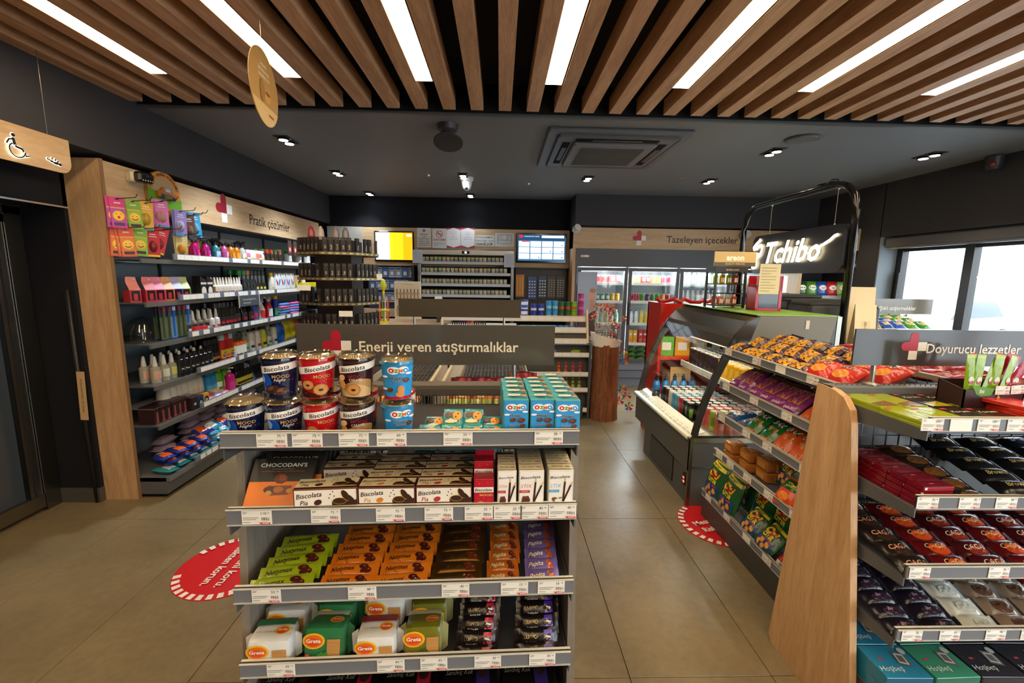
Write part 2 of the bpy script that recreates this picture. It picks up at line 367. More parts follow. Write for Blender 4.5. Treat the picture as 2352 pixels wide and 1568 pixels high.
# recessed twin spots
def spot(x, y, warm, lab):
    t = thing('ceiling_spotlight', lab, 'spotlight', (x, y, 2.8), 0, 'recessed twin ceiling spotlights')
    obj('frame', MB().box((-.06, -.115, -.006), (.06, .115, 0), '#141415', 'satin').rbox((-.053, -.108, -.008), (.053, .108, -.004), .002, '#0c0c0d', 'satin'), t)
    for s in (-1, 1):
        b = obj('lamp_barrel', MB().lathe([(.043, -.022), (.047, -.018), (.047, -.004)], '#18181a', 'metal', 16), t, (0, s * .054, 0))
        obj('lens', MB().lathe([(.036, -.0245), (.036, -.0225)], '#fff', 'warmspot' if warm else 'coolspot', 14), b)
    l = bpy.data.lights.new('spot', 'SPOT'); l.energy = 30 if not warm else 24; l.color = (1, .80, .56) if warm else (.80, .90, 1)
    if x < -1.5: l.energy = 62 if y < 6 else 20
    l.spot_size = radians(105); l.spot_blend = .7; l.shadow_soft_size = .06
    o = bpy.data.objects.new('spot_light', l); COL.objects.link(o); o.location = (x, y, 2.765)
    if x < -1.5: o.rotation_euler = (0, radians(12), 0)
    if y > 6 and x > -1: l.energy = 7
rows = {4.1: 'nearest the slats', 5.33: 'middle row', 6.57: 'back row by the dark wall'}
cols = {-1.89: 'above the left shelves', -.44: 'in line with the dome camera', 1.02: 'behind the air conditioner', 2.47: 'beside the round speaker', 3.93: 'near the window wall'}
for x in cols:
    for y in rows:
        if (x, y) == (1.02, 4.1) or (y == 6.57 and x > 1): continue
        spot(x, y, x > 1.5, f'recessed twin ceiling spotlight {cols[x]}, {rows[y]}')
# cassette air conditioner
ac = thing('air_conditioner', 'grey four-way cassette air conditioner set in the dark ceiling', 'air conditioner', (.95, 4.15, 2.8))
obj('outer_panel', MB().rbox((-.58, -.57, -.035), (.58, .57, 0), .012, '#56575a', 'satin').rbox((-.5, -.49, -.05), (.5, .49, -.03), .02, '#4d4e51', 'satin'), ac)
for a, b in (((-.34, -.44), (.34, -.375)), ((-.34, .375), (.34, .44)), ((-.44, -.34), (-.375, .34)), ((.375, -.34), (.44, .34))):
    v = obj('air_outlet', MB().box((*a, -.052), (*b, -.049), '#070708', 'matte'), ac)
    lx, ly = (b[0] - a[0]), (b[1] - a[1]); 
    obj('louver', MB().box((a[0] + lx * .2, a[1] + ly * .2, -.058), (b[0] - lx * .2, b[1] - ly * .2, -.054), '#2c2d2f', 'satin'), v)
obj('inner_panel', MB().rbox((-.355, -.355, -.075), (.355, .355, -.048), .02, '#66666a', 'satin'), ac)
gr = MB().box((-.27, -.27, -.078), (.27, .27, -.074), '#3b372f', 'satin')
for i in range(27): gr.box((-.27, -.265 + i * .02, -.081), (.27, -.259 + i * .02, -.078), '#4a463d', 'satin')
g = obj('intake_grille', gr, ac); g['kind'] = 'stuff'
sp = thing('ceiling_speaker', 'round grey flush ceiling speaker right of the air conditioner', 'speaker', (2.48, 3.73, 2.8))
obj('speaker_rim', MB().lathe([(.122, -.012), (.13, -.008), (.13, 0)], '#3a3b3d', 'satin', 28), sp)
obj('speaker_grille', MB().lathe([(.108, -.016), (.113, -.011)], '#606163', 'satin', 28), sp)
sp = thing('tilted_ceiling_speaker', 'dark speaker dish tilted below its round ceiling mount', 'speaker', (-.42, 3.62, 2.8))
obj('ceiling_mount', MB().lathe([(.05, -.07), (.075, -.04), (.085, 0)], '#2a2a2c', 'satin', 18), sp)
obj('speaker_cone', MB().lathe([(.03, 0), (.045, .03), (.06, .05)], '#6b6c70', 'satin', 18), sp, (0, .02, -.11))
obj('speaker_dish', MB().lathe([(.0, -.012), (.115, -.006), (.118, .003), (.04, .006)], '#232325', 'satin', 26), sp, (0, .03, -.12), (radians(-20), 0, 0))
dc = thing('dome_camera', 'white dome security camera hanging from the middle of the ceiling', 'security camera', (-.41, 5.45, 2.8))
obj('camera_base', MB().lathe([(.055, -.055), (.08, -.03), (.082, 0)], '#e4e4e2', 'plastic', 18), dc)
obj('camera_body', MB().lathe([(.02, -.15), (.045, -.13), (.058, -.09), (.062, -.055)], '#e9e9e7', 'plastic', 18), dc)
obj('camera_lens', MB().sphere((0, -.03, -.125), .022, '#1a1a1c', 'gloss'), dc)
for n, (x, y, lab) in enumerate(((-.85, 5.35, 'left of the dome camera'), (.35, 5.7, 'right of the dome camera'))):
    tag(obj('sprinkler', MB().lathe([(.012, -.02, '#c9ccd0'), (.018, -.014), (.02, 0)], '#c9ccd0', 'metal', 10), None, (x, y, 2.8)), f'tiny round sprinkler head in the ceiling {lab}', 'sprinkler')
for (x, y, lab) in ((1.9, 5.85, 'behind the air conditioner'), (2.1, 5.2, 'left of a warm spotlight'), (3.25, 5.75, 'near the arched sign frame')):
    tag(obj('ceiling_sticker', MB().box((-.03, -.02, -.003), (.03, .02, 0), '#b08a5c', 'paper'), None, (x, y, 2.8), J(1)), f'small tan patch stuck on the grey ceiling {lab}', 'sticker')
sc = thing('ceiling_alarm', 'dark round alarm with a red lens high on the window wall', 'alarm', (4.5, 4.05, 2.72))
obj('alarm_body', MB().lathe([(.045, -.05), (.06, -.02), (.065, .06)], '#2c2c2e', 'satin', 16), sc)
obj('alarm_lens', MB().sphere((-.05, -.035, -.01), .025, '#8a2a30', 'gloss'), sc)

# ---------------------------------------------------------------- glass door on the left
d = obj('door_1', MB().box((-3.2, 2.885, .0), (-3.1, 2.985, 2.03), '#8d8b84', 'metal').box((-3.2, -.6, 1.985), (-3.1, 2.99, 2.045), '#8d8b84', 'metal'), kind='structure')
obj('door_panel_frame', MB().box((-3.17, 2.80, .03), (-3.11, 2.88, 1.98), '#a3a19a', 'metal').box((-3.165, 2.795, .10), (-3.105, 2.80, 1.98), '#4c4b48', 'metal')
    .box((-3.17, 1.5, .03), (-3.10, 2.88, .12), '#9a988f', 'metal').box((-3.17, 1.5, 1.93), (-3.11, 2.88, 1.985), '#9a988f', 'metal'), d)
obj('door_glass', MB().box((-3.145, 1.5, .12), (-3.135, 2.795, 1.93), '#39414a', 'gloss'), d)
obj('door_seal', MB().box((-3.115, 2.83, .12), (-3.105, 2.838, 1.93), '#242424', 'matte'), d)
# ================================================================ shop fixtures
TAGC = {}
def tag_mesh(price, w=.078, h=.038):
    """paper shelf ticket: small print, price, bar code and a red flag mark"""
    k = (price, w)
    if k not in TAGC:
        m = MB().box((-w / 2, -.0012, -h / 2), (w / 2, 0, h / 2), '#e8e6df', 'paper'); W = plane((0, -.0012, 0), (1, 0, 0), (0, 0, 1))
        if price:
            m.txt(W, price, w * .24, h * .30, h * .2, '#26262a', 'paper', maxw=w * .2)
            m.txt(W, '00', w * .40, h * .34, h * .1, '#26262a', 'paper', maxw=w * .08)
            for a, b, l in ((.40, .33, .14), (.33, .33, .1), (.02, .0, .52), (-.1, .0, .44), (-.30, .0, .24)):
                m.rect(W, -w * .45, h * a, -w * .45 + w * l, h * a - h * .035, '#77777c', 'paper')
            for i in range(13):
                if i % 4 != 2: m.rect(W, w * .17 + i * w * .021, -h * .17, w * .17 + i * w * .021 + w * .012, h * .04, '#55555a', 'paper')
            m.poly(W, [(w * .08, -h * .31), (w * .47, -h * .31), (w * .46, -h * .43), (w * .17, -h * .43)], '#cf3340', 'paper')
            m.rect(W, w * .2, -h * .345, w * .42, -h * .395, '#f3d9da', 'paper')
        TAGC[k] = m.mesh('price_tag')
    return TAGC[k]
def logo(m, W, cu, cv, s, red='#a3132b', white='#e9e6e2', mt='satin', sq=True):
    """red heart built of two rounded bars with two white squares; s = size of one square"""
    r = s / 2
    def cap(pts0, horizontal):
        n = 8
        if horizontal: return [(cu, cv + s), (cu - s * 1.4, cv + s)] + [(cu - s * 1.4 - r * sin(pi * i / n), cv + r + r * cos(pi * i / n)) for i in range(1, n)] + [(cu - s * 1.4, cv), (cu, cv)]
        return [(cu, cv), (cu, cv + s * 1.6)] + [(cu - r + r * cos(pi * i / n), cv + s * 1.6 + r * sin(pi * i / n)) for i in range(1, n)] + [(cu - s, cv + s * 1.6), (cu - s, cv)]
    m.poly(W, cap(0, True)[::-1] if False else cap(0, True), red, mt); m.poly(W, cap(0, False), red, mt)
    m.rect(W, cu, cv, cu + s, cv + s, white, mt); m.rect(W, cu - s, cv - s, cu, cv, white, mt)
DK = '#47474a'; RAILC = '#8d9199'
def shelf_rail(parent, x0, x1, zt, zb, tags, y=0, ticket_w=.078, col=RAILC):
    """plastic ticket strip along a shelf edge with its paper tickets; local frame, front = -y"""
    m = MB()
    m.box((x0, y - .002, zb), (x1, y + .004, zt), col, 'clearrail').box((x0, y + .004, zb - .002), (x1, y + .010, zt - .002), '#6f737a', 'metal')
    m.box((x0, y - .006, zt - .003), (x1, y + .012, zt), '#c9c6bb', 'plastic').box((x0, y - .006, zb), (x1, y + .006, zb + .002), '#b5b5b0', 'plastic')
    o = obj('ticket_rail', m, parent)
    for c, p in tags: obj('price_tag', tag_mesh(p, ticket_w, min(.038, (zt - zb) * .92)), o, (c, y - .0035, (zt + zb) / 2))
    return o
def wire_mesh(m, x0, x1, z0, z1, y, dx, dz, r=.0018, col='#55565a'):
    n = max(1, round((x1 - x0) / dx)); k = max(1, round((z1 - z0) / dz))
    for i in range(n + 1):
        x = x0 + (x1 - x0) * i / n; m.box((x - r, y - r, z0), (x + r, y + r, z1), col, 'darkmetal')
    for i in range(k + 1):
        z = z0 + (z1 - z0) * i / k; m.box((x0, y + r, z - r), (x1, y + 3 * r, z + r), col, 'darkmetal')
    return m
def shelf_board(parent, x0, x1, z, y0, y1, col=DK, fence=True):
    m = MB().box((x0 + .004, y0 + .01, z - .006), (x1 - .004, y1, z), col, 'darkmetal').box((x0 + .004, y1 - .02, z - .025), (x1 - .004, y1, z - .006), col, 'darkmetal')
    o = obj('shelf', m, parent)
    for x in (x0, x1 - .004):
        obj('shelf_bracket', MB().prism([(y0 + .006, z + .004), (y1, z + .004), (y1, z - .07), (y0 + .006, z - .028)], x, x + .004, '#5d5f62', 'darkmetal', 0), o)
    if fence:
        f = obj('wire_fence', wire_mesh(MB(), x0 + .01, x1 - .01, z, z + .055, y1 - .012, .021, .055, .0013), o); f['kind'] = 'stuff'
    return o
def sign_board(name, label, w, h, text, lx, th, frame_loc, rz, posts, post_h, logo_at=None, logo_s=.03, col='#4a463f'):
    """dark header board on two short chrome posts"""
    t = thing(name, label, 'sign board', frame_loc, rz)
    b = MB().box((0, -.004, 0), (w, .004, h), col, 'gloss'); W = plane((0, -.004, 0), (1, 0, 0), (0, 0, 1))
    if text: b.txt(W, text, lx, h * .46, th, '#d9cdb4', 'satin', bold=.012, align=-1)
    if logo_at: logo(b, W, logo_at[0], logo_at[1], logo_s, white='#d8d2c6')
    obj('board', b, t)
    for x in posts:
        obj('post', MB().lathe([(.026, -post_h), (.026, -post_h + .006), (.009, -post_h + .012), (.008, .012)], '#b9b7b0', 'metal', 14), t, (x, .012, 0))
    return t

# ---------------------------------------------------------------- centre end stand (faces the camera)
FR = Matrix.Translation((-.698, 1.064, 0)) @ Matrix.Rotation(radians(2), 4, 'Z')
GW = .912
def side_panel(parent, x, pts, m='greyoak'):
    return obj('side_panel', MB().prism(pts, x, x + .022, '#fff', m, 0), parent)
g1 = thing('end_stand', 'centre end stand of snacks with grey oak sides and wire back', 'shelf stand'); g1.matrix_world = FR
pp = [(.065, 0), (.05, .45), (.085, .9), (.105, 1.16), (.125, 1.185), (.17, 1.2), (.46, 1.2), (.47, .9), (.475, 0)]
side_panel(g1, -.0245, pp); side_panel(g1, GW + .0025, pp)
LV1 = [(1.243, 1.203), (1.037, .992), (.812, .768), (.586, .542), (.345, .302)]
TG1 = [[(585, 660, '75'), (663, 739, '75'), (768, 843, '75'), (855, 928, '60'), (1009, 1080, '20'), (1224, 1293, '30')],
       [(558, 630, '110'), (710, 782, '75'), (856, 927, '75'), (967, 1037, '75'), (1060, 1129, '35'), (1134, 1191, '25'), (1192, 1257, '40'), (1258, 1325, '40')],
       [(587, 656, '50'), (797, 864, '40'), (1007, 1072, '40'), (1142, 1207, '15'), (1228, 1292, '15')],
       [(617, 684, '65'), (858, 923, '65'), (955, 1018, '65'), (1077, 1140, '30'), (1203, 1265, '30')], []]
SP1 = [(507, 1332), (527, 1325), (550, 1312), (562, 1300), (570, 1296)]
BZ1 = []
for (zt, zb), tg, (a, b) in zip(LV1, TG1, SP1):
    z = zt - .048; BZ1.append(z)
    s = shelf_board(g1, 0, GW, z, 0, .40)
    shelf_rail(g1, 0, GW, zt, zb, [(((l + r_) / 2 - a) / (b - a) * GW, p) for l, r_, p in tg], ticket_w=.075)
obj('plinth', MB().box((0, .03, 0), (GW, .46, .14), DK, 'darkmetal'), g1)
o = obj('back_grid', wire_mesh(MB(), .03, GW - .03, .3, 1.17, .425, .052, .05), g1); o['kind'] = 'stuff'
o = obj('upper_back_grid', wire_mesh(MB(), .03, GW - .03, 1.19, 1.235, .405, .021, .045, .0015), g1); o['kind'] = 'stuff'
for x in (.0, GW - .035): 
    obj('upright', MB().box((x, .41, 0), (x + .035, .455, 1.23), '#3a3b3e', 'darkmetal'), g1)
obj('top_beam', MB().rbox((-.01, .405, 1.222), (GW + .01, .462, 1.262), .003, '#5b564c', 'satin'), g1)
bx = ((0.0207, 1.47), (0.9099, 1.3282))
sb = sign_board('header_sign', 'dark header board above the centre end stand reading Enerji veren atıştırmalıklar', bx[1][0] - bx[0][0], bx[0][1] - bx[1][1], None, 0, 0, (0, 0, 0), 0, (0.1742 - bx[0][0], 0.766 - bx[0][0]), bx[1][1] - 1.262,
                (0.169 - bx[0][0], 1.3789 - bx[1][1]), .034)
sb.matrix_world = FR @ Matrix.Translation((bx[0][0], .43, bx[1][1]))
b_ = MB(); W = plane((0, -.0045, 0), (1, 0, 0), (0, 0, 1))
b_.txt(W, 'Enerji veren atıştırmalıklar', 0.2301 - bx[0][0], 1.3945 - bx[1][1], .037, '#d9cdb4', 'satin', bold=.012, align=-1, maxw=0.5704)
obj('lettering', b_, sb)

# ---------------------------------------------------------------- long double gondola behind it
g2 = thing('snack_gondola', 'long grey double-sided gondola behind the centre end stand', 'shelf stand', (-.70, 1.56, 0))
for side, (x0, x1) in enumerate(((.02, .40), (.48, .86))):
    for z in (1.06, .88, .66, .4, .18):
        mm = MB()
        n = int((x1 - x0) / .022)
        mm.box((x0, 0, z - .012), (x0 + .012, 1.5, z), '#6e685c', 'darkmetal').box((x1 - .012, 0, z - .012), (x1, 1.5, z), '#6e685c', 'darkmetal')
        for i in range(1, n): mm.box((x0 + i * .022, 0, z - .004), (x0 + i * .022 + .003, 1.5, z), '#6e685c', 'darkmetal')
        for i in range(9): mm.box((x0, i * .185, z - .008), (x1, i * .185 + .004, z - .004), '#6e685c', 'darkmetal')
        o = obj('wire_shelf', mm, g2); o['kind'] = 'stuff'
        xr = x0 - .004 if side == 0 else x1 + .002
        obj('ticket_rail', MB().box((xr, 0, z - .01), (xr + .004, 1.5, z + .035), '#b4b3ae', 'plastic'), g2)
for x in (.405, .455):
    o = obj('divider_grid', MB(), g2) if False else None
dv = MB()
for x in (.415, .465):
    dv.box((x, 0, 1.20), (x + .012, 1.5, 1.212), '#b9ae98', 'satin').box((x, 0, 1.0), (x + .01, 1.5, 1.006), '#77736a', 'darkmetal')
    for i in range(68): dv.box((x + .003, i * .022, 1.0), (x + .007, i * .022 + .004, 1.2), '#cfc8b8', 'satin')
o = obj('divider_grid', dv, g2); o['kind'] = 'stuff'
for y in (0, .75, 1.46): obj('upright', MB().box((.425, y, 0), (.455, y + .04, 1.2), '#3a3b3e', 'darkmetal'), g2)
obj('plinth', MB().box((.05, 0, 0), (.83, 1.5, .12), DK, 'darkmetal'), g2)
# far end stand with a blank board
g3 = thing('far_end_stand', 'far end stand of the centre gondola, facing the sales counter', 'shelf stand', (-.74, 3.08, 0))
for z in (1.15, .9, .65, .4, .15): 
    obj('shelf', MB().box((.02, .12, z - .012), (.88, .5, z), DK, 'darkmetal').box((.02, .5, z - .01), (.88, .506, z + .03), '#b4b3ae', 'plastic'), g3)
obj('top_beam', MB().rbox((0, .08, 1.21), (.9, .14, 1.25), .003, '#5b564c', 'satin'), g3)
for x in (0, .865): obj('upright', MB().box((x, .09, 0), (x + .035, .13, 1.21), '#3a3b3e', 'darkmetal'), g3)
q = ((-0.7302, 1.4712), (0.1518, 1.3403))
sign_board('header_sign', 'blank dark header board on the far end stand, below the cigarette cabinet', q[1][0] - q[0][0], q[0][1] - q[1][1], None, 0, 0, (q[0][0], 3.17, q[1][1]), 0, (0.1099, 0.7644), q[1][1] - 1.25, col='#463f35')

# ---------------------------------------------------------------- right end stand
RX, RY = 1.262, 1.22
g4 = thing('end_stand', 'right end stand of chocolate with a tall oak side panel, by the window', 'shelf stand', (RX, RY, 0))
RW = 1.02
obj('side_panel', MB().prism([(.06, 0), (.10, .25), (.235, 1.13), (.25, 1.185), (.285, 1.222), (.33, 1.238), (.40, 1.243), (.42, 1.243), (.535, .03), (.51, 0)], -.005, .02, '#fff', 'oak_z', 0), g4)
obj('panel_foot', MB().box((-.002, .1, 0), (.018, .5, .02), '#2a2a2a', 'satin'), g4)
LV4 = [(1.241, 1.199), (.99, .949), (.755, .712), (.531, .49), (.29, .25)]
def R4(px0, px1): return ((px0 + px1) / 2)
TG4 = [[(0.0362, '100'), (0.1244, ''), (0.2096, '100'), (0.3019, '70')],
       [(0.0618, '35'), (0.195, '35'), (0.3123, '30')],
       [(0.0742, '30'), (0.3327, '35')],
       [(0.0828, '35'), (0.2091, '25'), (0.3632, '40'), (0.4827, '40')], []]
X04 = [0.0006, -0.0095, -0.0256, -0.0224, 0.01]
BZ4 = []
for (zt, zb), tg, x0 in zip(LV4, TG4, X04):
    z = zt - .048; BZ4.append(z)
    shelf_board(g4, .035, RW, z, 0, .40, '#5a5b5e')
    shelf_rail(g4, .035, RW, zt, zb, tg, ticket_w=.068)
obj('plinth', MB().box((.03, .03, 0), (RW, .42, .12), DK, 'darkmetal'), g4)
o = obj('back_grid', wire_mesh(MB(), .03, RW, .25, 1.18, .405, .052, .05, .002, '#6b6d72'), g4); o['kind'] = 'stuff'
obj('top_beam', MB().rbox((.0, .36, 1.212), (RW + .02, .42, 1.2425), .003, '#63686d', 'satin').box((-.0, .355, 1.212), (.006, .425, 1.246), '#1c1c1d', 'satin'), g4)
for x in (.03, RW - .04): obj('upright', MB().box((x, .37, 0), (x + .035, .41, 1.21), '#3a3b3e', 'darkmetal'), g4)
q = ((1.3491, 1.463), (1.3474, 1.3235), (1.4482, 1.3245), (1.5632, 1.3816), (1.6317, 1.3924), (2.0057, 1.3963))
sb = sign_board('header_sign', 'dark header board above the right end stand reading Doyurucu lezzetler', .92, q[0][1] - q[1][1], None, 0, 0, (q[0][0], 1.6, q[1][1]), 0, (q[2][0] - q[0][0], .8), q[1][1] - 1.243,
                (q[3][0] + .033 - q[0][0], q[3][1] - q[1][1]), .034, col='#3f3d3c')
b_ = MB(); b_.txt(W, 'Doyurucu lezzetler', q[4][0] - q[0][0], q[4][1] - q[1][1], .037, '#dcd6ca', 'satin', bold=.012, align=-1, maxw=q[5][0] - q[4][0]); obj('lettering', b_, sb)

# ---------------------------------------------------------------- cracker gondola (its left face looks down the right aisle)
g5 = thing('cracker_gondola', 'double-sided gondola of crackers and crisps between right end stand and chilled display', 'shelf stand')
# local frame: x runs from the far (left) end to the near end, front = -y
CF = Matrix.Translation((1.375, 2.60, 0)) @ Matrix.Rotation(radians(-90), 4, 'Z'); g5.matrix_world = CF
CW = .93
LV5 = [(1.232, 1.192), (1.022, .978), (.822, .778), (.585, .540)]
TG5 = [((.07, '35'), (.36, '45'), (.56, ''), (.78, '40')), ((.08, '40'), (.37, '40'), (.64, '25')), ((.06, '30'), (.33, '40'), (.52, '35'), (.8, '40')), ((.07, '35'), (.2, '30'), (.38, '40'), (.57, '40'), (.77, '50'))]
OFF5 = [.02, 0, -.01, .0]
BZ5 = []
for (zt, zb), tg in zip(LV5, TG5):
    z = zt - .05; BZ5.append(z)
    shelf_board(g5, 0, CW, z, 0, .42, '#55565a', False); shelf_rail(g5, 0, CW, zt, zb, tg, ticket_w=.075)
    obj('rear_shelf', MB().box((0, .48, z - .012), (CW, .88, z), '#55565a', 'darkmetal').box((0, .88, z - .01), (CW, .886, z + .035), '#a9aaa8', 'plastic'), g5)
bs = obj('base_shelf', MB().box((-.22, .065, .10), (CW, .45, .155), '#4b4945', 'darkmetal').box((-.22, .06, .0), (CW, .08, .155), '#4b4945', 'darkmetal').box((-.22, .08, 0), (-.2, .45, .155), '#4b4945', 'darkmetal'), g5)
shelf_rail(g5, -.22, CW, .20, .155, ((-.12, '35'), (.12, '45'), (.34, ''), (.53, '40'), (.75, '30')), y=.055, ticket_w=.075)
obj('spine_top', MB().box((0, .45, 1.235), (CW, .475, 1.255), '#8a7c66', 'satin'), g5)
o = obj('back_grid', wire_mesh(MB(), 0, CW, .2, 1.235, .46, .05, .05), g5); o['kind'] = 'stuff'
obj('end_plate', MB().box((-.006, .02, .155), (0, .45, .6), '#4b4945', 'darkmetal'), g5) if False else None
for x in (0, CW - .035): obj('upright', MB().box((x, .455, 0), (x + .035, .475, 1.235), '#3a3b3e', 'darkmetal'), g5)

# ---------------------------------------------------------------- left wall shelving with oak header and side
g6 = thing('wall_shelving', 'long wall shelving with oak side panel and oak header along the left wall', 'shelf unit', (-2.60, 3.05, 0), radians(90))
# local frame: x runs away from the camera along the wall, front (-y) faces the shop
LL = 3.45
obj('side_panel', MB().box((-.022, 0, -.003), (0, .235, 2.357), '#fff', 'oak_z').box((-.0235, -.003, 0), (.0005, 0, 2.357), '#8a6a48', 'satin'), g6)
hd = MB().box((0, .01, 2.062), (LL, .028, 2.352), '#fff', 'oak_x')
hdr = obj('header_board', hd, g6)
W6 = plane((0, .01, 0), (1, 0, 0), (0, 0, 1)); b_ = MB()
lp = [(1.33, 2.2001), (1.6878, 2.1885), (2.5607, 2.199), (1.2738, 2.2282)]
logo(b_, W6, lp[0][0] - .02, lp[0][1] - .01, .085, red='#97152a'); obj('logo', b_, hdr)
b_ = MB().txt(W6, 'Pratik çözümler', lp[1][0], (lp[1][1] + lp[2][1]) / 2, .105, '#1d1815', 'satin', bold=.012, align=-1, maxw=lp[2][0] - lp[1][0]); obj('lettering', b_, hdr)
obj('back_panel', MB().box((0, .36, .1), (LL, .38, 2.1), '#858e96', 'satin'), g6)
obj('header_underside', MB().box((0, .03, 2.05), (LL, .36, 2.062), '#2a2a2c', 'satin'), g6)
bj = MB()
for k in range(4): bj.box((.86 * (k + 1) - .012, .345, .1), (.86 * (k + 1) + .012, .36, 2.05), '#2f3336', 'darkmetal')
for z in (1.70, 1.02, .72): bj.box((0, .357, z), (LL, .3605, z + .004), '#2c3033', 'matte')
for k in range(4):
    obj('upright', MB().box((.86 * (k + 1) - .012, .345, .1), (.86 * (k + 1) + .012, .36, 2.05), '#2f3336', 'darkmetal'), g6)
o = obj('panel_joint', MB().box((0, .3575, 1.70), (LL, .3605, 1.704), '#23272a', 'matte'), g6)
RAIL6 = [1.768, 1.468, 1.178, .88, .59]
X6 = [.28, .30, .36, .42, .42]   # where the ticket rails start
BZ6 = []
rnd6 = random.Random(3)
for n_, (zt, xs) in enumerate(zip(RAIL6, X6)):
    z = zt - .045; BZ6.append(z)
    obj('shelf', MB().box((.0, -.17, z - .01), (LL, .34, z), '#55585a', 'darkmetal').box((.0, -.185, z - .03), (LL, -.17, z - .0), '#6b6a63', 'darkmetal'), g6)
    o = obj('ticket_rail', MB().box((xs, -.20, zt - .045), (LL, -.187, zt), '#6a7484', 'plastic'), g6)
    x = xs + .03
    while x < 2.6:
        obj('price_tag', tag_mesh('', .075, .04), o, (x + .037, -.2015, zt - .0225)); x += .078 if rnd6.random() < .8 else .13
bs = obj('base', MB().box((0, -.19, .03), (LL, .34, .155), '#66676a', 'darkmetal').box((0, -.215, .125), (LL, .34, .16), '#7a7b7d', 'darkmetal').box((.02, -.16, 0), (LL, .3, .03), '#1c1c1d', 'matte'), g6)
o = obj('ticket_rail', MB().box((.25, -.235, .16), (LL, -.222, .203), '#6a7484', 'plastic'), g6)
for i in range(20): obj('price_tag', tag_mesh('', .075, .04), o, (.31 + .085 * i + (.03 if i % 3 == 0 else 0), -.2365, .1815))
# black rod standing between the shelving and the wall, with a folded notice
rod = thing('black_rod', 'tall black rod leaning between the dark wall and the oak panel', 'pole')
obj('rod', MB().tube([(-2.86, 2.99, .0), (-2.865, 2.98, .75), (-2.862, 2.975, 1.51)], .013, '#141416', 'satin', 8), rod)
nt = MB().box((-.026, -.001, -.17), (.026, .001, .17), '#c9a777', 'paper'); nt.txt(plane((0, -.001, 0), (0, 0, 1), (-1, 0, 0)), 'TEMİZLİK YAPILMAKTADIR', 0, 0, .014, '#5c3a20', 'paper', maxw=.27)
tag(obj('paper_notice', nt, None, (-2.838, 2.96, .79), (0, radians(2), 0)), 'narrow tan paper notice taped upright beside the black rod', 'notice')

# ---------------------------------------------------------------- hanging wooden restroom sign
hs = thing('restroom_sign', 'hanging oak sign with wheelchair and baby symbols above the glass door', 'sign', (-2.5, 2.55, 2.3))
zt0, zb0 = 2.3741, 2.1841; y1 = 2.72; y0 = y1 - .78
hh = zt0 - zb0; ww = y1 - y0
# local: u runs along +y (to the right as seen), v up
pts = [(0, 0), (ww - .06, 0)] + [(ww - .06 + .06 * sin(a), .06 - .06 * cos(a)) for a in (radians(15 * i) for i in range(1, 6))] + [(ww, .06), (ww, hh), (0, hh)]
bd = obj('sign_panel', MB().prism(pts, -.012, 0, '#fff', 'oak_hy', 0), hs, (0.006, y0 - 2.55, zb0 - 2.3))
m = MB(); W = plane((0, 0, 0), (0, 1, 0), (0, 0, 1))
hx = (2.4266, 2.2639) ; cu, cv = hx[0] - y0, hx[1] - zb0
def wheel(m, W, col, mt, g=0):
    # head, trunk, arm, legs and wheel drawn as thick strokes; g widens the strokes for the lit rim
    def st(a, b, t):
        dx, dy = b[0] - a[0], b[1] - a[1]; L = sqrt(dx * dx + dy * dy); nx, ny = -dy / L * (t + g), dx / L * (t + g)
        m.poly(W, [(cu + a[0] + nx, cv + a[1] + ny), (cu + a[0] - nx, cv + a[1] - ny), (cu + b[0] - nx, cv + b[1] - ny), (cu + b[0] + nx, cv + b[1] + ny)], col, mt)
        m.ell(W, cu + b[0], cv + b[1], t + g, t + g, col, mt, 8); m.ell(W, cu + a[0], cv + a[1], t + g, t + g, col, mt, 8)
    m.ell(W, cu - .006, cv + .052, .010 + g, .010 + g, col, mt)
    st((-.008, .034), (-.002, -.002), .0075); st((-.008, .032), (-.03, .026), .004); st((-.03, .026), (-.042, .006), .004)
    st((-.002, -.002), (.026, -.008), .006); st((.026, -.008), (.042, -.04), .005); st((.042, -.04), (.055, -.036), .004)
    for i in range(14):
        a0, a1 = radians(115 + 17 * i), radians(132 + 17 * i)
        st((-.004 + .034 * cos(a0), -.022 + .034 * sin(a0)), (-.004 + .034 * cos(a1), -.022 + .034 * sin(a1)), .0035)
h_ = MB(); wheel(h_, W, '#fff', 'halo', .0018); 
wheel(m, plane((.002, 0, 0), (0, 1, 0), (0, 0, 1)), '#0c0b0a', 'satin')
obj('lit_rim', h_, hs, (.0065, y0 - 2.55, zb0 - 2.3)); obj('wheelchair_symbol', m, hs, (.0065, y0 - 2.55, zb0 - 2.3))
hx = (2.6154, 2.2318); cu, cv = hx[0] - y0, hx[1] - zb0
m = MB(); h_ = MB()
for (a, b, r1, r2) in ((.034, -.006, .009, .009), (.012, -.004, .018, .0075), (-.012, .001, .01, .006), (-.026, .006, .008, .004), (-.034, .010, .004, .006), (-.01, .016, .004, .007), (.008, .012, .004, .008), (.02, .006, .006, .005)):
    h_.ell(W, cu + a, cv + b, r1 + .0015, r2 + .0015, '#fff', 'halo'); m.ell(plane((.002, 0, 0), (0, 1, 0), (0, 0, 1)), cu + a, cv + b, r1, r2, '#0c0b0a', 'satin')
obj('lit_rim', h_, hs, (.0065, y0 - 2.55, zb0 - 2.3)); obj('baby_symbol', m, hs, (.0065, y0 - 2.55, zb0 - 2.3))
sx = 2.6082
obj('suspension_wire', MB().tube([(0, sx - 2.55, zt0 - 2.3), (0, sx - 2.55, .5)], .0015, '#8a867c', 'metal', 5), hs)
obj('suspension_wire', MB().tube([(0, sx - 3.0, zt0 - 2.3), (0, sx - 3.0, .5)], .0015, '#8a867c', 'metal', 5), hs)
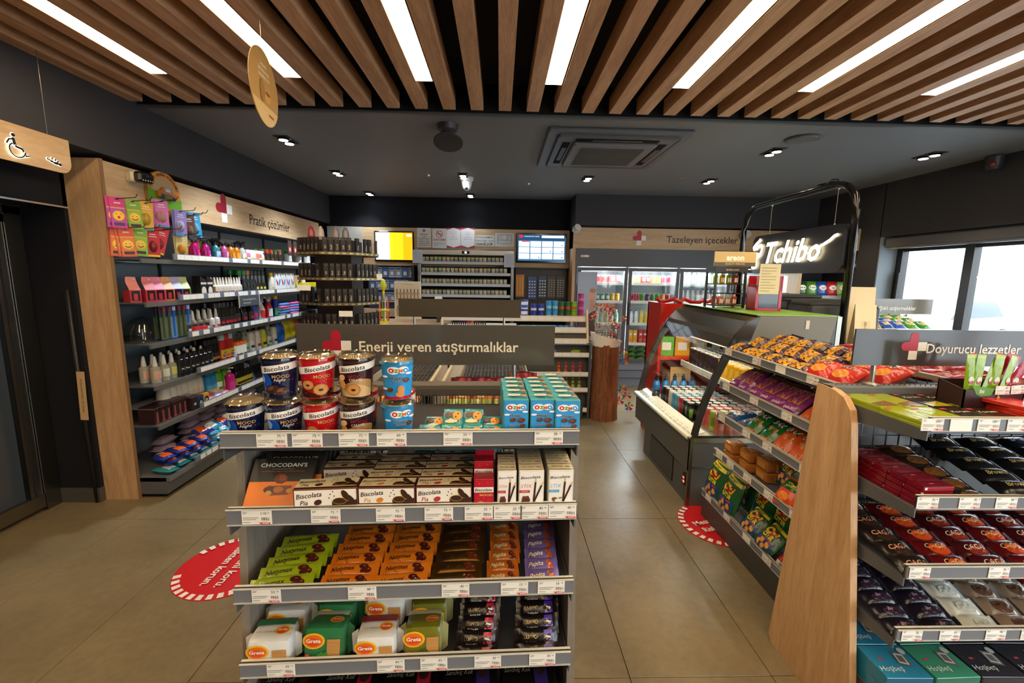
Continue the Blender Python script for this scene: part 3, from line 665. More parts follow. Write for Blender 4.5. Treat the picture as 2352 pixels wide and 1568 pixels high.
# ---------------------------------------------------------------- hanging round leaflet
rs = thing('hanging_disc', 'tan round promotion disc hanging on a thread from the slatted ceiling', 'hanging sign', (-1.102, 2.2, 2.487), radians(97))
dm = MB(); n = 36; R_ = .166
V = [(R_ * cos(2 * pi * i / n), 0, R_ * sin(2 * pi * i / n)) for i in range(n)]
dm.prism([(a, c) for a, b, c in V], -.0015, .0015, '#a8824a', 'card', 1)
W = plane((0, -.0016, 0), (1, 0, 0), (0, 0, 1))
for t_, z_ in (('Lezzetli', .098), ('kahvelerimizi', .072), ('denediniz mi?', .046)): dm.txt(W, t_, -.0, z_, .017, '#e9dcc0', 'card', bold=.01)
dm.poly(W, [(R_ * cos(a), R_ * sin(a)) for a in (radians(207 + 126 * i / 14) for i in range(15))], '#c7a971', 'card')
dm.ell(W, .03, -.03, .036, .03, '#c0924e', 'card').ell(W, .03, -.018, .03, .01, '#7a5428', 'card').ell(W, -.03, -.02, .028, .05, '#8e6a35', 'card')
dm.rect(W, .03, -.115, .09, -.105, '#a3482f', 'card')
obj('disc', dm, rs); obj('thread', MB().tube([(0, 0, .165), (0, 0, .32)], .0008, '#b5b0a0', 'metal', 4), rs)
# ================================================================ back of the shop
# ---- drinks coolers: one built-in bank of four glass doors, header board above
fb = thing('drinks_cooler', 'bank of tall lit drinks coolers with four glass doors under the oak header', 'refrigerator', (1.10, 6.45, 0))
FL = 3.22; GR = '#4d5056'
obj('surround', MB().box((0, 0, 1.80), (FL, .62, 2.07), GR, 'satin').box((0, .0, 0), (.035, .62, 1.8), GR, 'satin').box((FL - .035, 0, 0), (FL, .62, 1.8), GR, 'satin'), fb)
obj('kickplate', MB().box((0, .03, .0), (FL, .6, .12), '#77808c', 'satin').box((0, .01, .13), (FL, .6, .245), '#6d7683', 'satin').box((0, 0, .255), (FL, .62, .36), '#76808e', 'satin'), fb)
obj('liner', MB().box((.03, .6, .36), (FL - .03, .62, 1.8), '#dfe8ea', 'satin').box((.03, .05, .36), (FL - .03, .6, .37), '#dfe8ea', 'satin').box((.03, .05, 1.775), (FL - .03, .6, 1.80), '#eef3f4', 'satin'), fb)
dx = [.035, .79, 1.56, 2.33, 3.185]
FZ = [.40, .66, .965, 1.295, 1.565]
for k in range(4):
    a, b = dx[k] + .006, dx[k + 1] - .006
    d = obj('cooler_door', MB().box((a, -.02, .37), (b, .02, .42), GR, 'satin').box((a, -.02, 1.74), (b, .02, 1.79), GR, 'satin').box((a, -.02, .42), (a + .05, .02, 1.74), GR, 'satin').box((b - .05, -.02, .42), (b, .02, 1.74), GR, 'satin'), fb)
    obj('pane', MB().box((a + .05, -.003, .42), (b - .05, .003, 1.74), '#fff', 'glass'), d)
    hxx = a + .02 if k != 1 else a + .015
    obj('handle', MB().box((hxx - .008, -.05, .95), (hxx + .012, -.02, 1.28), '#1b1c1e', 'satin', .004), d)
    for z in FZ[1:]:
        obj('shelf', MB().box((a, .05, z - .02), (b, .58, z), '#e8edee', 'satin').box((a, .04, z - .03), (b, .05, z + .012), '#f1f4f4', 'plastic'), fb)
    obj('led_strip', MB().box((b - .02, .035, .45), (b - .008, .045, 1.72), '#fff', 'fridgeled').box((a + .05, .03, 1.76), (b - .05, .05, 1.768), '#fff', 'fridgeled'), fb)
    if k: obj('divider', MB().box((dx[k] - .012, .05, .36), (dx[k] + .012, .6, 1.8), '#dfe8ea', 'satin'), fb)
    area('cooler_light', (1.10 + (a + b) / 2, 6.52, 1.74), (.6, .1), 16, (.86, .95, 1), (radians(-25), 0, 0))
ct = MB().box((.08, -.004, 1.935), (.20, 0, 1.965), '#d8d6d2', 'plastic'); W = plane((0, -.004, 0), (1, 0, 0), (0, 0, 1))
ct.ell(W, .11, 1.95, .022, .010, '#8d2a30').ell(W, .11, 1.95, .018, .006, '#d8d6d2').rect(W, .145, 1.938, .172, 1.962, '#170708'); ct.rect(W, .15, 1.944, .166, 1.957, '#fff', 'reddigit')
obj('thermostat', ct, fb)
# poster on the first door
ps = MB().box((.045, -.027, .77), (.33, -.022, 1.72), '#a9b1c0', 'card'); W = plane((0, -.027, 0), (1, 0, 0), (0, 0, 1))
ps.rect(W, .05, .775, .325, 1.715, '#9aa5b8'); ps.rect(W, .05, .775, .325, 1.12, '#8a93a3')
ps.poly(W, [(.05, .775), (.325, .775), (.325, 1.16), (.27, 1.14), (.20, 1.08), (.12, 1.05), (.05, .98)], '#4a3d44')
ps.ell(W, .262, 1.36, .052, .085, '#c79a80', n=18); ps.poly(W, [(.225, 1.14), (.30, 1.16), (.30, 1.32), (.235, 1.32)], '#b98b72')
ps.ell(W, .272, 1.45, .05, .035, '#a07a5a', n=14)
obj('door_poster', ps, fb)
hb = obj('trim_3', MB().box((1.06, 6.44, 2.062), (4.6, 6.46, 2.357), '#fff', 'oak_x').box((1.06, 6.44, 0), (1.10, 6.9, 2.062), '#fff', 'oak_z'), kind='structure')
lp = [(2.0089, 2.204), (2.4253, 2.2111), (3.4843, 2.2105)]
m = MB(); W = plane((0, 6.439, 0), (1, 0, 0), (0, 0, 1)); logo(m, W, lp[0][0] + .045, lp[0][1] - .02, .068, red='#b01c30'); obj('logo', m, hb)
m = MB().txt(W, 'Tazeleyen içecekler', lp[1][0], lp[1][1], .098, '#332b26', 'satin', bold=.01, align=-1, maxw=lp[2][0] - lp[1][0]); obj('lettering', m, hb)

# ---- crisps shelf in the far right corner
cs = thing('crisps_shelf', 'oak sided crisps shelf in the far right corner behind the coffee counter', 'shelf unit', (3.84, 5.55, 0))
obj('side_panel', MB().box((0, 0, 0), (.035, .6, 2.06), '#fff', 'oak_z'), cs)
obj('back_panel', MB().box((.035, .58, 0), (.73, .6, 2.06), '#3a3d40', 'satin'), cs)
for z in (.5, .95, 1.44, 1.85): obj('shelf', MB().box((.035, .02, z - .02), (.73, .58, z), '#55585a', 'darkmetal').box((.035, .0, z - .03), (.73, .02, z + .015), '#8d8f92', 'plastic'), cs)
hb = obj('header_board', MB().box((.36, -.01, 2.03), (.73, .01, 2.30), '#fff', 'oak_x'), cs)
obj('lettering', MB().txt(plane((0, -.011, 0), (1, 0, 0), (0, 0, 1)), 'lıklar', .56, 2.16, .09, '#4a4038', 'satin', maxw=.28), hb)

# ---- back wall behind the counter: oak band, screens, notices
bw = obj('trim_4', MB().box((-2.08, 6.8, 1.80), (1.06, 6.85, 2.345), '#fff', 'oak_x').box((-2.1, 6.76, 1.775), (1.06, 6.86, 1.80), '#fff', 'oak_x').box((-2.1, 6.72, 1.0), (-1.24, 6.86, 1.12), '#fff', 'oak_x'), kind='structure')
obj('trim_5', MB().box((-2.6, 6.78, 1.9), (-2.08, 6.86, 2.345), '#b3aca0', 'satin'), kind='structure')
def tv(name, label, a, b, art):
    x0, z1 = a; x1, z0 = b
    t = thing(name, label, 'television', (x0, 6.75, z0))
    w_, h_ = x1 - x0, z1 - z0
    obj('bezel', MB().rbox((-.02, 0, -.03), (w_ + .02, .045, h_ + .02), .006, '#0b0b0c', 'gloss'), t)
    m = MB().box((0, -.002, 0), (w_, 0, h_), '#000', 'screen'); art(m, plane((0, -.002, 0), (1, 0, 0), (0, 0, 1)), w_, h_); obj('screen', m, t)
    obj('wall_bracket', MB().box((w_ * .4, .045, h_ * .3), (w_ * .6, .08, h_ * .7), '#222', 'satin'), t)
def art1(m, W, w, h):
    m.rect(W, 0, 0, w, h, '#dfe9f2', 'screen'); m.rect(W, w * .38, 0, w * .66, h, '#ffbf1f', 'screen'); m.rect(W, w * .55, 0, w, h, '#f99410', 'screen'); m.rect(W, w * .46, 0, w * .75, h, '#fdac1a', 'screen'); m.rect(W, w * .84, h * .86, w * .98, h * .94, '#fbe6c0', 'screen')
def art2(m, W, w, h):
    m.rect(W, 0, 0, w, h, '#2a5575', 'screen'); m.rect(W, 0, h * .78, w, h, '#1d3a57', 'screen'); m.rect(W, w * .03, h * .88, w * .10, h * .98, '#c41e35', 'screen'); m.rect(W, w * .5, h * .88, w * .97, h * .97, '#cfe4f2', 'screen')
    m.txt(W, 'OTOMATİK FİYAT LİSTESİ', w * .13, h * .93, h * .035, '#dce8f4', 'screen', align=-1, maxw=w * .34)
    for i in range(4):
        for j in range(3):
            m.rect(W, w * (.02 + .245 * i), h * (.07 + .235 * j), w * (.245 + .245 * i), h * (.28 + .235 * j), '#d5ecf7', 'screen')
            m.rect(W, w * (.05 + .245 * i), h * (.245 + .235 * j), w * (.18 + .245 * i), h * (.26 + .235 * j), '#8fa9ba', 'screen')
    for (i, j) in ((3, 2), (2, 1), (3, 1), (3, 0), (1, 0)): m.ell(W, w * (.2 + .245 * i), h * (.13 + .235 * j), w * .02, h * .02, '#3b4a55' if j < 2 else '#c92a3e', 'screen')
    m.rect(W, w * .08, h * .72, w * .24, h * .75, '#c92a3e', 'screen')
tv('wall_television', 'wall television with a white and orange picture, above the phone accessories', *((-1.8751, 2.2651), (-1.3247, 1.8628)), art1)
tv('wall_television', 'wall television with a blue price table, right of the cigarette cabinet', *((0.2679, 2.2705), (0.9888, 1.8798)), art2)
def notice(label, a, b, art, base='#e2dfd8'):
    x0, z1 = a; x1, z0 = b
    m = MB().box((0, -.003, 0), (x1 - x0, 0, z1 - z0), base, 'paper'); art(m, plane((0, -.003, 0), (1, 0, 0), (0, 0, 1)), x1 - x0, z1 - z0)
    tag(obj('notice', m, None, (x0, 6.798, z0)), label, 'notice', 'notices on the oak band behind the counter')
def n1(m, W, w, h):
    m.ell(W, w / 2, h * .86, h * .08, h * .08, '#4a3a35'); m.ell(W, w / 2, h * .86, h * .062, h * .062, '#e2dfd8'); m.rect(W, w * .44, h * .82, w * .56, h * .9, '#5a4a45')
    m.rect(W, w * .2, h * .66, w * .8, h * .69, '#b23a3a')
    for i, t in enumerate(('18 YAŞINI', 'DOLDURMAYANLARA', 'SİGARA VE TÜTÜN', 'ÜRÜNLERİ SATILAMAZ', 'SATANLAR HAKKINDA', 'YASAL İŞLEM YAPILIR')): m.txt(W, t, w / 2, h * (.56 - .09 * i), h * .045, '#2a2626', 'paper', maxw=w * .86, bold=.02)
def n2(m, W, w, h):
    m.ell(W, w / 2, h * .73, w * .24, w * .24, '#b83036', n=20); m.ell(W, w / 2, h * .73, w * .2, w * .2, '#e6e2dc', n=20); m.rect(W, w * .33, h * .71, w * .66, h * .74, '#333'); 
    m.poly(W, [(w * .33, h * .84), (w * .37, h * .87), (w * .67, h * .62), (w * .63, h * .59)], '#b83036')
    m.txt(W, 'SİGARA İÇİLMEZ', w / 2, h * .44, h * .1, '#c0404a', 'paper', maxw=w * .92, bold=.015)
    for i in range(4): m.rect(W, w * .1, h * (.28 - .05 * i), w * (.92 if i < 3 else .4), h * (.295 - .05 * i), '#8d9aa8', 'paper')
def n3(m, W, w, h):
    m.poly(W, [(0, h * .9), (w * .5, h), (w, h * .9), (w, h), (0, h)], '#c22d4b', 'paper'); m.poly(W, [(0, h * .12), (0, 0), (w, 0), (w, h * .12), (w * .5, h * .01)], '#c22d4b', 'paper')
    for i, l in enumerate((.4, .5, .2, .55, .6)): m.rect(W, w * (.5 - l / 2), h * (.78 - .09 * i), w * (.5 + l / 2), h * (.795 - .09 * i), '#b9a9ad' if i != 2 else '#cf6a72', 'paper')
def n4(m, W, w, h):
    m.txt(W, 'FİYATLARIMIZA', w / 2, h * .82, h * .17, '#2b2b2e', 'paper', maxw=w * .92, sh=.15, bold=.01); m.txt(W, 'Katma Değer Vergisi', w / 2, h * .53, h * .17, '#2b2b2e', 'paper', maxw=w * .94, sh=.15); m.txt(W, 'DAHİLDİR', w / 2, h * .2, h * .23, '#2b2b2e', 'paper', maxw=w * .9, sh=.2, bold=.02)
def n5(m, W, w, h):
    m.rect(W, w * .12, h * .22, w * .88, h * .9, '#a9abae', 'paper'); m.rect(W, w * .18, h * .5, w * .6, h * .84, '#c9cbcc', 'paper'); m.rect(W, w * .42, h * .55, w * .6, h * .84, '#e0e0df', 'paper'); m.rect(W, w * .18, h * .27, w * .84, h * .45, '#d6d7d7', 'paper'); m.rect(W, w * .66, h * .5, w * .84, h * .84, '#cfd0d0', 'paper')
ND = [((-1.2601, 2.3449), (-1.0541, 2.0581)), ((-1.0309, 2.3362), (-0.8163, 2.0491)), ((-0.8141, 2.3528), (-0.6044, 2.0591)), ((-0.597, 2.3567), (-0.3922, 2.0626)), ((-0.3794, 2.251), (-0.0933, 2.0871)), ((-0.0818, 2.2885), (0.2131, 2.0857))]
notice('grey age limit notice beside the left wall television', *ND[0], n1); notice('white no smoking notice with red ring', *ND[1], n2)
notice('red edged certificate beside the no smoking notice', *ND[2], n3, '#eceaea'); notice('red edged certificate beside the FİYATLARIMIZA notice', *ND[3], n3, '#eceaea')
notice('white notice reading FİYATLARIMIZA Katma Değer Vergisi DAHİLDİR', *ND[4], n4); notice('notice with a grey floor plan, left of the blue television', *ND[5], n5, '#d5d5d3')
# ---- cigarette cabinet
cx0, cx1 = -1.215, .21
cg = thing('cigarette_cabinet', 'silver cigarette cabinet with five rows and a lit clock', 'cabinet', (cx0, 6.5, 0))
CWd = cx1 - cx0
obj('frame', MB().rbox((0, 0, .9), (.055, .3, 2.0), .01, '#8e9196', 'metal').rbox((CWd - .055, 0, .9), (CWd, .3, 2.0), .01, '#8e9196', 'metal').rbox((0, -.02, 1.93), (CWd, .3, 2.02), .012, '#a3a6aa', 'metal').box((.05, .27, .9), (CWd - .05, .3, 1.95), '#17181a', 'matte'), cg)
m = MB().box((CWd / 2 - .055, -.028, 1.955), (CWd / 2 + .055, -.02, 1.995), '#101418', 'gloss'); m.txt(plane((0, -.028, 0), (1, 0, 0), (0, 0, 1)), '12', CWd / 2, 1.975, .024, '#9fe6ff', 'fridgeled'); obj('clock', m, cg)
CZ = [1.8369, 1.678, 1.5179, 1.3566, 1.1942]
for z in CZ: obj('shelf', MB().box((.055, .02, z - .02), (CWd - .055, .27, z - .005), '#7f8388', 'metal').box((.055, -.002, z - .035), (CWd - .055, .02, z + .005), '#c2c6cb', 'plastic'), cg)
# paper sheets taped to the cabinet
for lab, a, b in (('pale blue paper sheet taped to the left edge of the cigarette cabinet', (949, 573), (971, 604)), ('pale blue paper sheet taped to the right edge of the cigarette cabinet', (1158, 583), (1180, 614))): pass
P = [((-1.2733, 2.0024), (-1.1256, 1.8122)), ((0.0581, 1.9621), (0.2073, 1.7702))]
for (a, b), sd in zip(P, ('left', 'right')):
    m = MB().box((0, -.002, 0), (b[0] - a[0], 0, a[1] - b[1]), '#bcc3d6', 'paper'); W = plane((0, -.002, 0), (1, 0, 0), (0, 0, 1))
    for i in range(8): m.rect(W, .02, .03 + .018 * i, b[0] - a[0] - .025, .034 + .018 * i, '#9aa2b5', 'paper')
    tag(obj('paper_sheet', m, None, (a[0], 6.47, b[1])), f'pale blue paper sheet taped to the {sd} edge of the cigarette cabinet', 'notice')
# ---- pegboard of phone accessories (left) and charms (right)
pb = thing('pegboard_display', 'dark pegboard of phone accessories under the orange television', 'display panel', (-2.02, 6.80, 1.12))
obj('pegboard', MB().box((0, 0, 0), (.74, .02, .64), '#26314d', 'satin').box((.72, -.3, -.2), (.76, .02, .66), '#1a1a1c', 'satin'), pb)
pb2 = thing('charm_display', 'dark wall panel of charm cards under the blue television', 'display panel', (.24, 6.80, .95))
obj('panel', MB().box((0, 0, 0), (.80, .02, .82), '#2a2521', 'satin').box((0, -.1, .815), (.82, .02, .83), '#3c3c3e', 'satin'), pb2)

# ================================================================ sales counter
ctr = thing('sales_counter', 'long sales counter with pale oak sweet trays and grey shelves facing the shop', 'counter', (0, 4.9, 0))
obj('body', MB().box((-2.0, .10, 0), (1.03, .75, 1.0), '#55514a', 'satin').box((-2.0, .02, 1.035), (-.62, .8, 1.075), '#8a6f52', 'satin').box((-.62, .1, 1.0), (.22, .8, 1.03), '#c9b59a', 'satin'), ctr)
obj('side_panel', MB().prism([(-.02, .02), (.6, .02), (.6, .9), (-.02, .9)], 1.03, 1.055, '#505357', 'darkmetal', 0), ctr)
obj('stand_side', MB().prism([(-.02, .90), (.02, .90), (.115, 1.2), (.13, 1.27), (.09, 1.27), (.05, 1.15)], 1.0, 1.02, '#e2cba8', 'satin', 0).prism([(-.02, .90), (.02, .90), (.115, 1.2), (.13, 1.27), (.09, 1.27), (.05, 1.15)], -.66, -.64, '#e2cba8', 'satin', 0), ctr)
for z, yo, h_ in ((1.155, .11, .06), (1.03, .055, .06), (.908, .0, .055)):
    o = obj('tray', MB().box((-.64, yo, z - .012), (1.0, yo + .14, z), '#e2cba8', 'satin').box((-.64, yo - .008, z - .025), (1.0, yo, z + .042), '#ddc9a6', 'satin').box((-.64, yo - .012, z - .02), (1.0, yo - .008, z + .032), '#d9d4cb', 'plastic'), ctr)
    for i in range(8): obj('price_tag', tag_mesh('', .085, .042), o, (.30 + .093 * i, yo - .0125, z + .006))
for z, h_ in ((.752, .05), (.525, .05), (.34, .05), (.1, .3)):
    o = obj('shelf', MB().box((-.62, -.0, z - .015), (1.03, .3, z), '#5b5e62', 'darkmetal').box((-.62, -.01, z - .02), (1.03, -.0, z + .035), '#b9bbbd', 'plastic'), ctr)
    for i in range(7): obj('price_tag', tag_mesh('', .1, .042), o, (.36 + .105 * i, -.0105, z + .012))
obj('recess', MB().box((-.64, .3, 0), (1.03, .31, .9), '#26272a', 'matte').box((-.66, -.01, .875), (1.05, .12, .9), '#5d6064', 'darkmetal'), ctr)
obj('base_crate', MB().box((.55, -.02, .0), (.98, .28, .16), '#4a4d51', 'darkmetal'), ctr)

# ================================================================ log stand with windmills
lg = thing('log_stand', 'tree trunk stand with bark, holding a white bag of toy windmills', 'stand', (1.23, 4.93, 0))
m = MB(); n = 20; rings = []
rl = random.Random(5); am = [rl.uniform(.93, 1.06) for _ in range(n)]
for j in range(9):
    z = .89 * j / 8; k = 1.08 - .10 * j / 8
    rings.append([(.148 * k * am[i] * (1 + rl.uniform(-.02, .02)) * cos(2 * pi * i / n), .148 * k * am[i] * sin(2 * pi * i / n), z + (.0 if j else 0)) for i in range(n)])
m.add([p for q in rings for p in q], [(n * j + i, n * j + (i + 1) % n, n * (j + 1) + (i + 1) % n, n * (j + 1) + i) for j in range(8) for i in range(n)], '#fff', 'bark', True)
m.add(rings[-1], [tuple(range(n))], '#c79c6a', 'matte'); obj('trunk', m, lg)
m = MB(); n = 18
V = [((.15 + .03 * j * .5) * cos(2 * pi * i / n) * (1 + .04 * sin(5 * i)), (.14 + .012 * j) * sin(2 * pi * i / n), .865 + .055 * j + .025 * cos(2 * pi * i / n + pi) * j) for j in range(3) for i in range(n)]
m.add(V, [(n * j + i, n * j + (i + 1) % n, n * (j + 1) + (i + 1) % n, n * (j + 1) + i) for j in range(2) for i in range(n)], '#ece6dc', 'paper', True); obj('white_wrap', m, lg)
m = MB()
for k in range(22):
    a = 2 * pi * k / 22; m.box((.12 * cos(a) - .002, .12 * sin(a) - .002, .9), (.12 * cos(a) + .002, .12 * sin(a) + .002, 1.03), '#1d2a22', 'darkmetal')
for z in (.97, 1.0, 1.03): m.tube([(.12 * cos(2 * pi * k / 16), .12 * sin(2 * pi * k / 16), z) for k in range(16)], .002, '#1d2a22', 'darkmetal', 4, True)
obj('wire_basket', m, lg)

# ================================================================ rotating stand of name items
SX, SY = -1.30, 3.62
sn = thing('rotating_stand', 'tall dark rotating stand of name tagged black souvenirs in five tiers', 'display stand', (SX, SY, 0))
obj('column', MB().box((-.14, -.14, .12), (.14, .14, 1.9), '#241713', 'satin').lathe([(.30, 0), (.30, .05), (.06, .08), (.06, .12)], '#1c1412', 'satin', 20), sn)
TZ = [1.855, 1.665, 1.475, 1.285, 1.10, .90, .70]
tr = MB()
NA = 8
for k in range(NA):
    a0, a1 = 2 * pi * (k - .5) / NA, 2 * pi * (k + .5) / NA; r0, r1 = .24, .322
    P0, P1, P2, P3 = [(r_ * sin(a), -r_ * cos(a)) for r_, a in ((r0, a0), (r0, a1), (r1, a1), (r1, a0))]
    for z0, z1 in ((0, .006),): tr.prism([P0, P1, P2, P3][::-1], z0, z1, '#2a1c16', 'satin', 2)
    dx_, dy_ = P2[0] - P3[0], P2[1] - P3[1]; L = sqrt(dx_ * dx_ + dy_ * dy_); nx, ny = dy_ / L * .003, -dx_ / L * .003
    tr.prism([P3, P2, (P2[0] + nx, P2[1] + ny), (P3[0] + nx, P3[1] + ny)][::-1], -.004, .016, '#9a8a62', 'metal', 2)
    for t in range(5):
        c0, c1 = (t + .25) / 5, (t + .75) / 5
        tr.prism([(P3[0] + dx_ * c0 + nx * 1.2, P3[1] + dy_ * c0 + ny * 1.2), (P3[0] + dx_ * c1 + nx * 1.2, P3[1] + dy_ * c1 + ny * 1.2), (P3[0] + dx_ * c1 + nx * 1.6, P3[1] + dy_ * c1 + ny * 1.6), (P3[0] + dx_ * c0 + nx * 1.6, P3[1] + dy_ * c0 + ny * 1.6)][::-1], .001, .010, '#e0d2a0', 'metal', 2)
trm = tr.mesh('tray')
for i, z in enumerate(TZ): obj('tray', trm, sn, (0, 0, z - .07), .3)
for px_, z in ((-.15, 1.535), (.15, 1.345), (-.33, 1.60), (.33, 1.62)):
    obj('price_tag', tag_mesh('', .10 if abs(px_) < .3 else .045, .048), sn, (px_, -.335 if abs(px_) < .3 else -.05, z))
# ================================================================ chilled display with curved glass
sh = thing('chilled_display', 'curved glass chilled display of drinks with a green top', 'refrigerator', (1.37, 2.93, 0))
# local: x = depth away from the aisle, y = along it
SW, SD, STOP = .96, 1.24, 1.398
OUT = [(0, .50), (.02, .60), (.065, .80), (.12, .96), (.19, 1.13), (.265, 1.27), (.335, 1.355), (.42, 1.395), (.96, 1.398)]
BODY = '#55544f'
obj('body', MB().box((.02, .0, .0), (SW, 1.0, .27), BODY, 'satin').box((.0, .0, .27), (SW, SD, .50), BODY, 'satin').box((.0, -.004, .29), (SW, 0, .305), '#a9a493', 'metal').box((.0, -.004, .485), (SW, 0, .52), '#a9a493', 'metal').box((.0, -.006, .0), (.022, .02, .52), '#8e8877', 'metal').box((.03, .03, .5), (SW, SD - .03, .512), '#b7b1a2', 'satin'), sh)
v = MB().box((.012, .30, .05), (.02, .80, .25), '#2c2b29', 'matte')
for i in range(24): v.box((.010, .305 + i * .0205, .055), (.013, .315 + i * .0205, .245), '#5b5954', 'satin')
o = obj('vent', v, sh); o['kind'] = 'stuff'
o = obj('switch', MB().rbox((.008, .055, .13), (.02, .10, .22), .004, '#1b1513', 'satin').box((.006, .065, .15), (.009, .085, .165), '#fff', 'reddigit').box((.006, .07, .18), (.009, .088, .192), '#fff', 'reddigit'), sh)
inn = [(.05, .53), (.072, .64), (.115, .80), (.165, .94), (.235, 1.10), (.30, 1.19), (.36, 1.205), (.92, 1.205), (.92, .53)]
for y0_ in (-.002, SD - .02):
    fr = MB()
    o1 = OUT + [(SW, .5)]
    k = len(OUT)
    for i in range(k - 2):
        a, b = OUT[i], OUT[i + 1]; c, d_ = inn[min(i, 6)], inn[min(i + 1, 6)]
        fr.prism([a, c, d_, b] if c != d_ else [a, c, b], y0_, y0_ + .022, '#35332e', 'gloss', 1)
    fr.prism([(.36, 1.205), (.92, 1.205), (.96, 1.398), (.42, 1.395)], y0_, y0_ + .022, '#6a6556', 'satin', 1).prism([(.92, .53), (.96, .53), (.96, 1.398), (.92, 1.205)], y0_, y0_ + .022, '#474540', 'gloss', 1)
    fr.prism([(0, .5), (.96, .5), (.96, .53), (.05, .53)], y0_, y0_ + .022, '#22211f', 'gloss', 1)
    obj('end_frame', fr, sh)
m = MB().box((.05, .008, .53), (.92, .014, 1.21), '#fff', 'glass'); obj('end_glass', m, sh)
m = MB(); n = 5
for i in range(5):
    a, b = OUT[i], OUT[i + 1]; m.add([(a[0] + .006, .02, a[1]), (a[0] + .006, SD - .02, a[1]), (b[0] + .006, SD - .02, b[1]), (b[0] + .006, .02, b[1])], [(0, 1, 2, 3)], '#fff', 'glass', True)
obj('curved_glass', m, sh)
m = MB()
CAN = [(.235, 1.17), (.262, 1.27), (.335, 1.357), (.42, 1.398), (.42, 1.37), (.35, 1.33), (.28, 1.24), (.25, 1.17)]
for i in range(3):
    a, b = CAN[i], CAN[i + 1]; c, d_ = CAN[7 - i], CAN[6 - i]; m.prism([a, c, d_, b], .02, SD - .02, '#8e8270', 'metal', 1)
obj('canopy', m, sh)
obj('green_top', MB().box((.40, .0, STOP), (SW + .02, SD, STOP + .006), '#7fae3a', 'card'), sh)
obj('rear_wall', MB().box((SW - .03, .02, .5), (SW, SD - .02, 1.37), '#b9b3a4', 'satin').box((SW - .001, -.006, .5), (SW + .03, SD, STOP), '#9b978c', 'metal'), sh)
for z, x0 in ((.84, .42), (1.12, .5)):
    s_ = obj('glass_shelf', MB().box((x0, .03, z - .012), (SW - .03, SD - .03, z), '#cfc8b8', 'satin'), sh)
    t_ = MB().box((x0 - .012, .03, z - .035), (x0, SD - .03, z + .02), '#efece2', 'plastic'); 
    for i in range(7): t_.rect(plane((x0 - .012, SD - .03, z - .035), (0, -1, 0), (0, 0, 1)), .06 + .165 * i, .012, .16 + .165 * i, .018, '#b9b6ae')
    obj('ticket_strip', t_, s_)
    o = obj('shelf_light', MB().box((x0 + .02, .06, z - .02), (x0 + .035, SD - .06, z - .013), '#fff', 'halo'), s_)
area('display_light', (1.37 + .36, 3.55, 1.33), (.06, 1.1), 9, (1, .88, .66), (0, radians(20), 0))
tb = MB().prism([(-.022, .515), (.10, .555), (.10, .565), (-.022, .53)], .0, SD, '#e6e2d2', 'plastic', 1); Wt = plane((-.022, SD, .53), (0, -1, 0), Vector((.122, 0, .035)).normalized())
for i in range(14): tb.rect(Wt, .06 + i * .085, .03, .115 + i * .085, .036, '#9b998f').rect(Wt, .06 + i * .085, .055, .10 + i * .085, .059, '#9b998f')
tb.tube([(-.022, 0, .52), (-.022, SD, .52)], .012, '#b5b9a4', 'plastic', 8)
obj('front_ticket_strip', tb, sh)
obj('paper_tab', MB().box((.74, -.006, 1.31), (.765, -.003, 1.37), '#c9c2b4', 'paper'), sh)

# ================================================================ coffee counter, portal frame and lit sign
cc = thing('coffee_counter', 'dark coffee counter behind the chilled display', 'counter', (2.38, 2.95, 0))
obj('body', MB().box((.01, 0, 0), (.8, 2.1, 1.14), '#3c3a38', 'satin').box((0.01, -.01, 1.14), (.82, 2.12, 1.18), '#2a2826', 'gloss').box((.02, -.012, .1), (.78, 0, 1.1), '#9b7550', 'satin'), cc)
pf = thing('portal_frame', 'black arched tube frame standing over the coffee counter', 'frame', (2.45, 3.0, 0))
pt = [(0, .03, 1.18), (0, .03, 2.12)] + [(0, .03 + .20 * (1 - cos(radians(a))), 2.12 + .21 * sin(radians(a))) for a in (15, 30, 45, 60, 75)] + [(0, .23, 2.335), (0, 1.22, 2.335)] + [(0, 1.22 + .21 * sin(radians(a)), 2.335 - .21 * (1 - cos(radians(a)))) for a in (15, 30, 45, 60, 75)] + [(0, 1.43, 2.12), (0, 1.43, 1.18)]
obj('tube', MB().tube(pt, .025, '#100f0f', 'gloss', 12), pf)
obj('cable', MB().tube([(0, .35, 2.365), (.0, .30, 2.385), (0, .24, 2.375), (-.01, .2, 2.33)], .004, '#111', 'plastic', 5), pf)
ls = thing('lit_sign', 'black hanging sign with glowing Tchibo lettering and coffee bean mark', 'illuminated sign', (2.45, 3.05, 1.70))
z0, z1 = 0, .345; Ls = 1.12; r_ = .07
def rr_(x0, x1, z0, z1, r):
    P_ = []
    for cx_, cz_, a0 in ((x1 - r, z0 + r, -90), (x1 - r, z1 - r, 0), (x0 + r, z1 - r, 90), (x0 + r, z0 + r, 180)):
        P_ += [(cx_ + r * cos(radians(a0 + 15 * k)), cz_ + r * sin(radians(a0 + 15 * k))) for k in range(7)]
    return P_
obj('sign_case', MB().prism(rr_(0, Ls, z0, z1, r_), -.045, .045, '#17161a', 'satin', 0), ls)
W = plane((-.05, Ls, 0), (0, -1, 0), (0, 0, 1)); m = MB()
m.txt(lambda u, v, e=0: Vector((-.062 - e, Ls - u, v)), 'Tchibo', .58, .185, .18, '#fff', 'neon', sh=.3, bold=.022, maxw=.72)
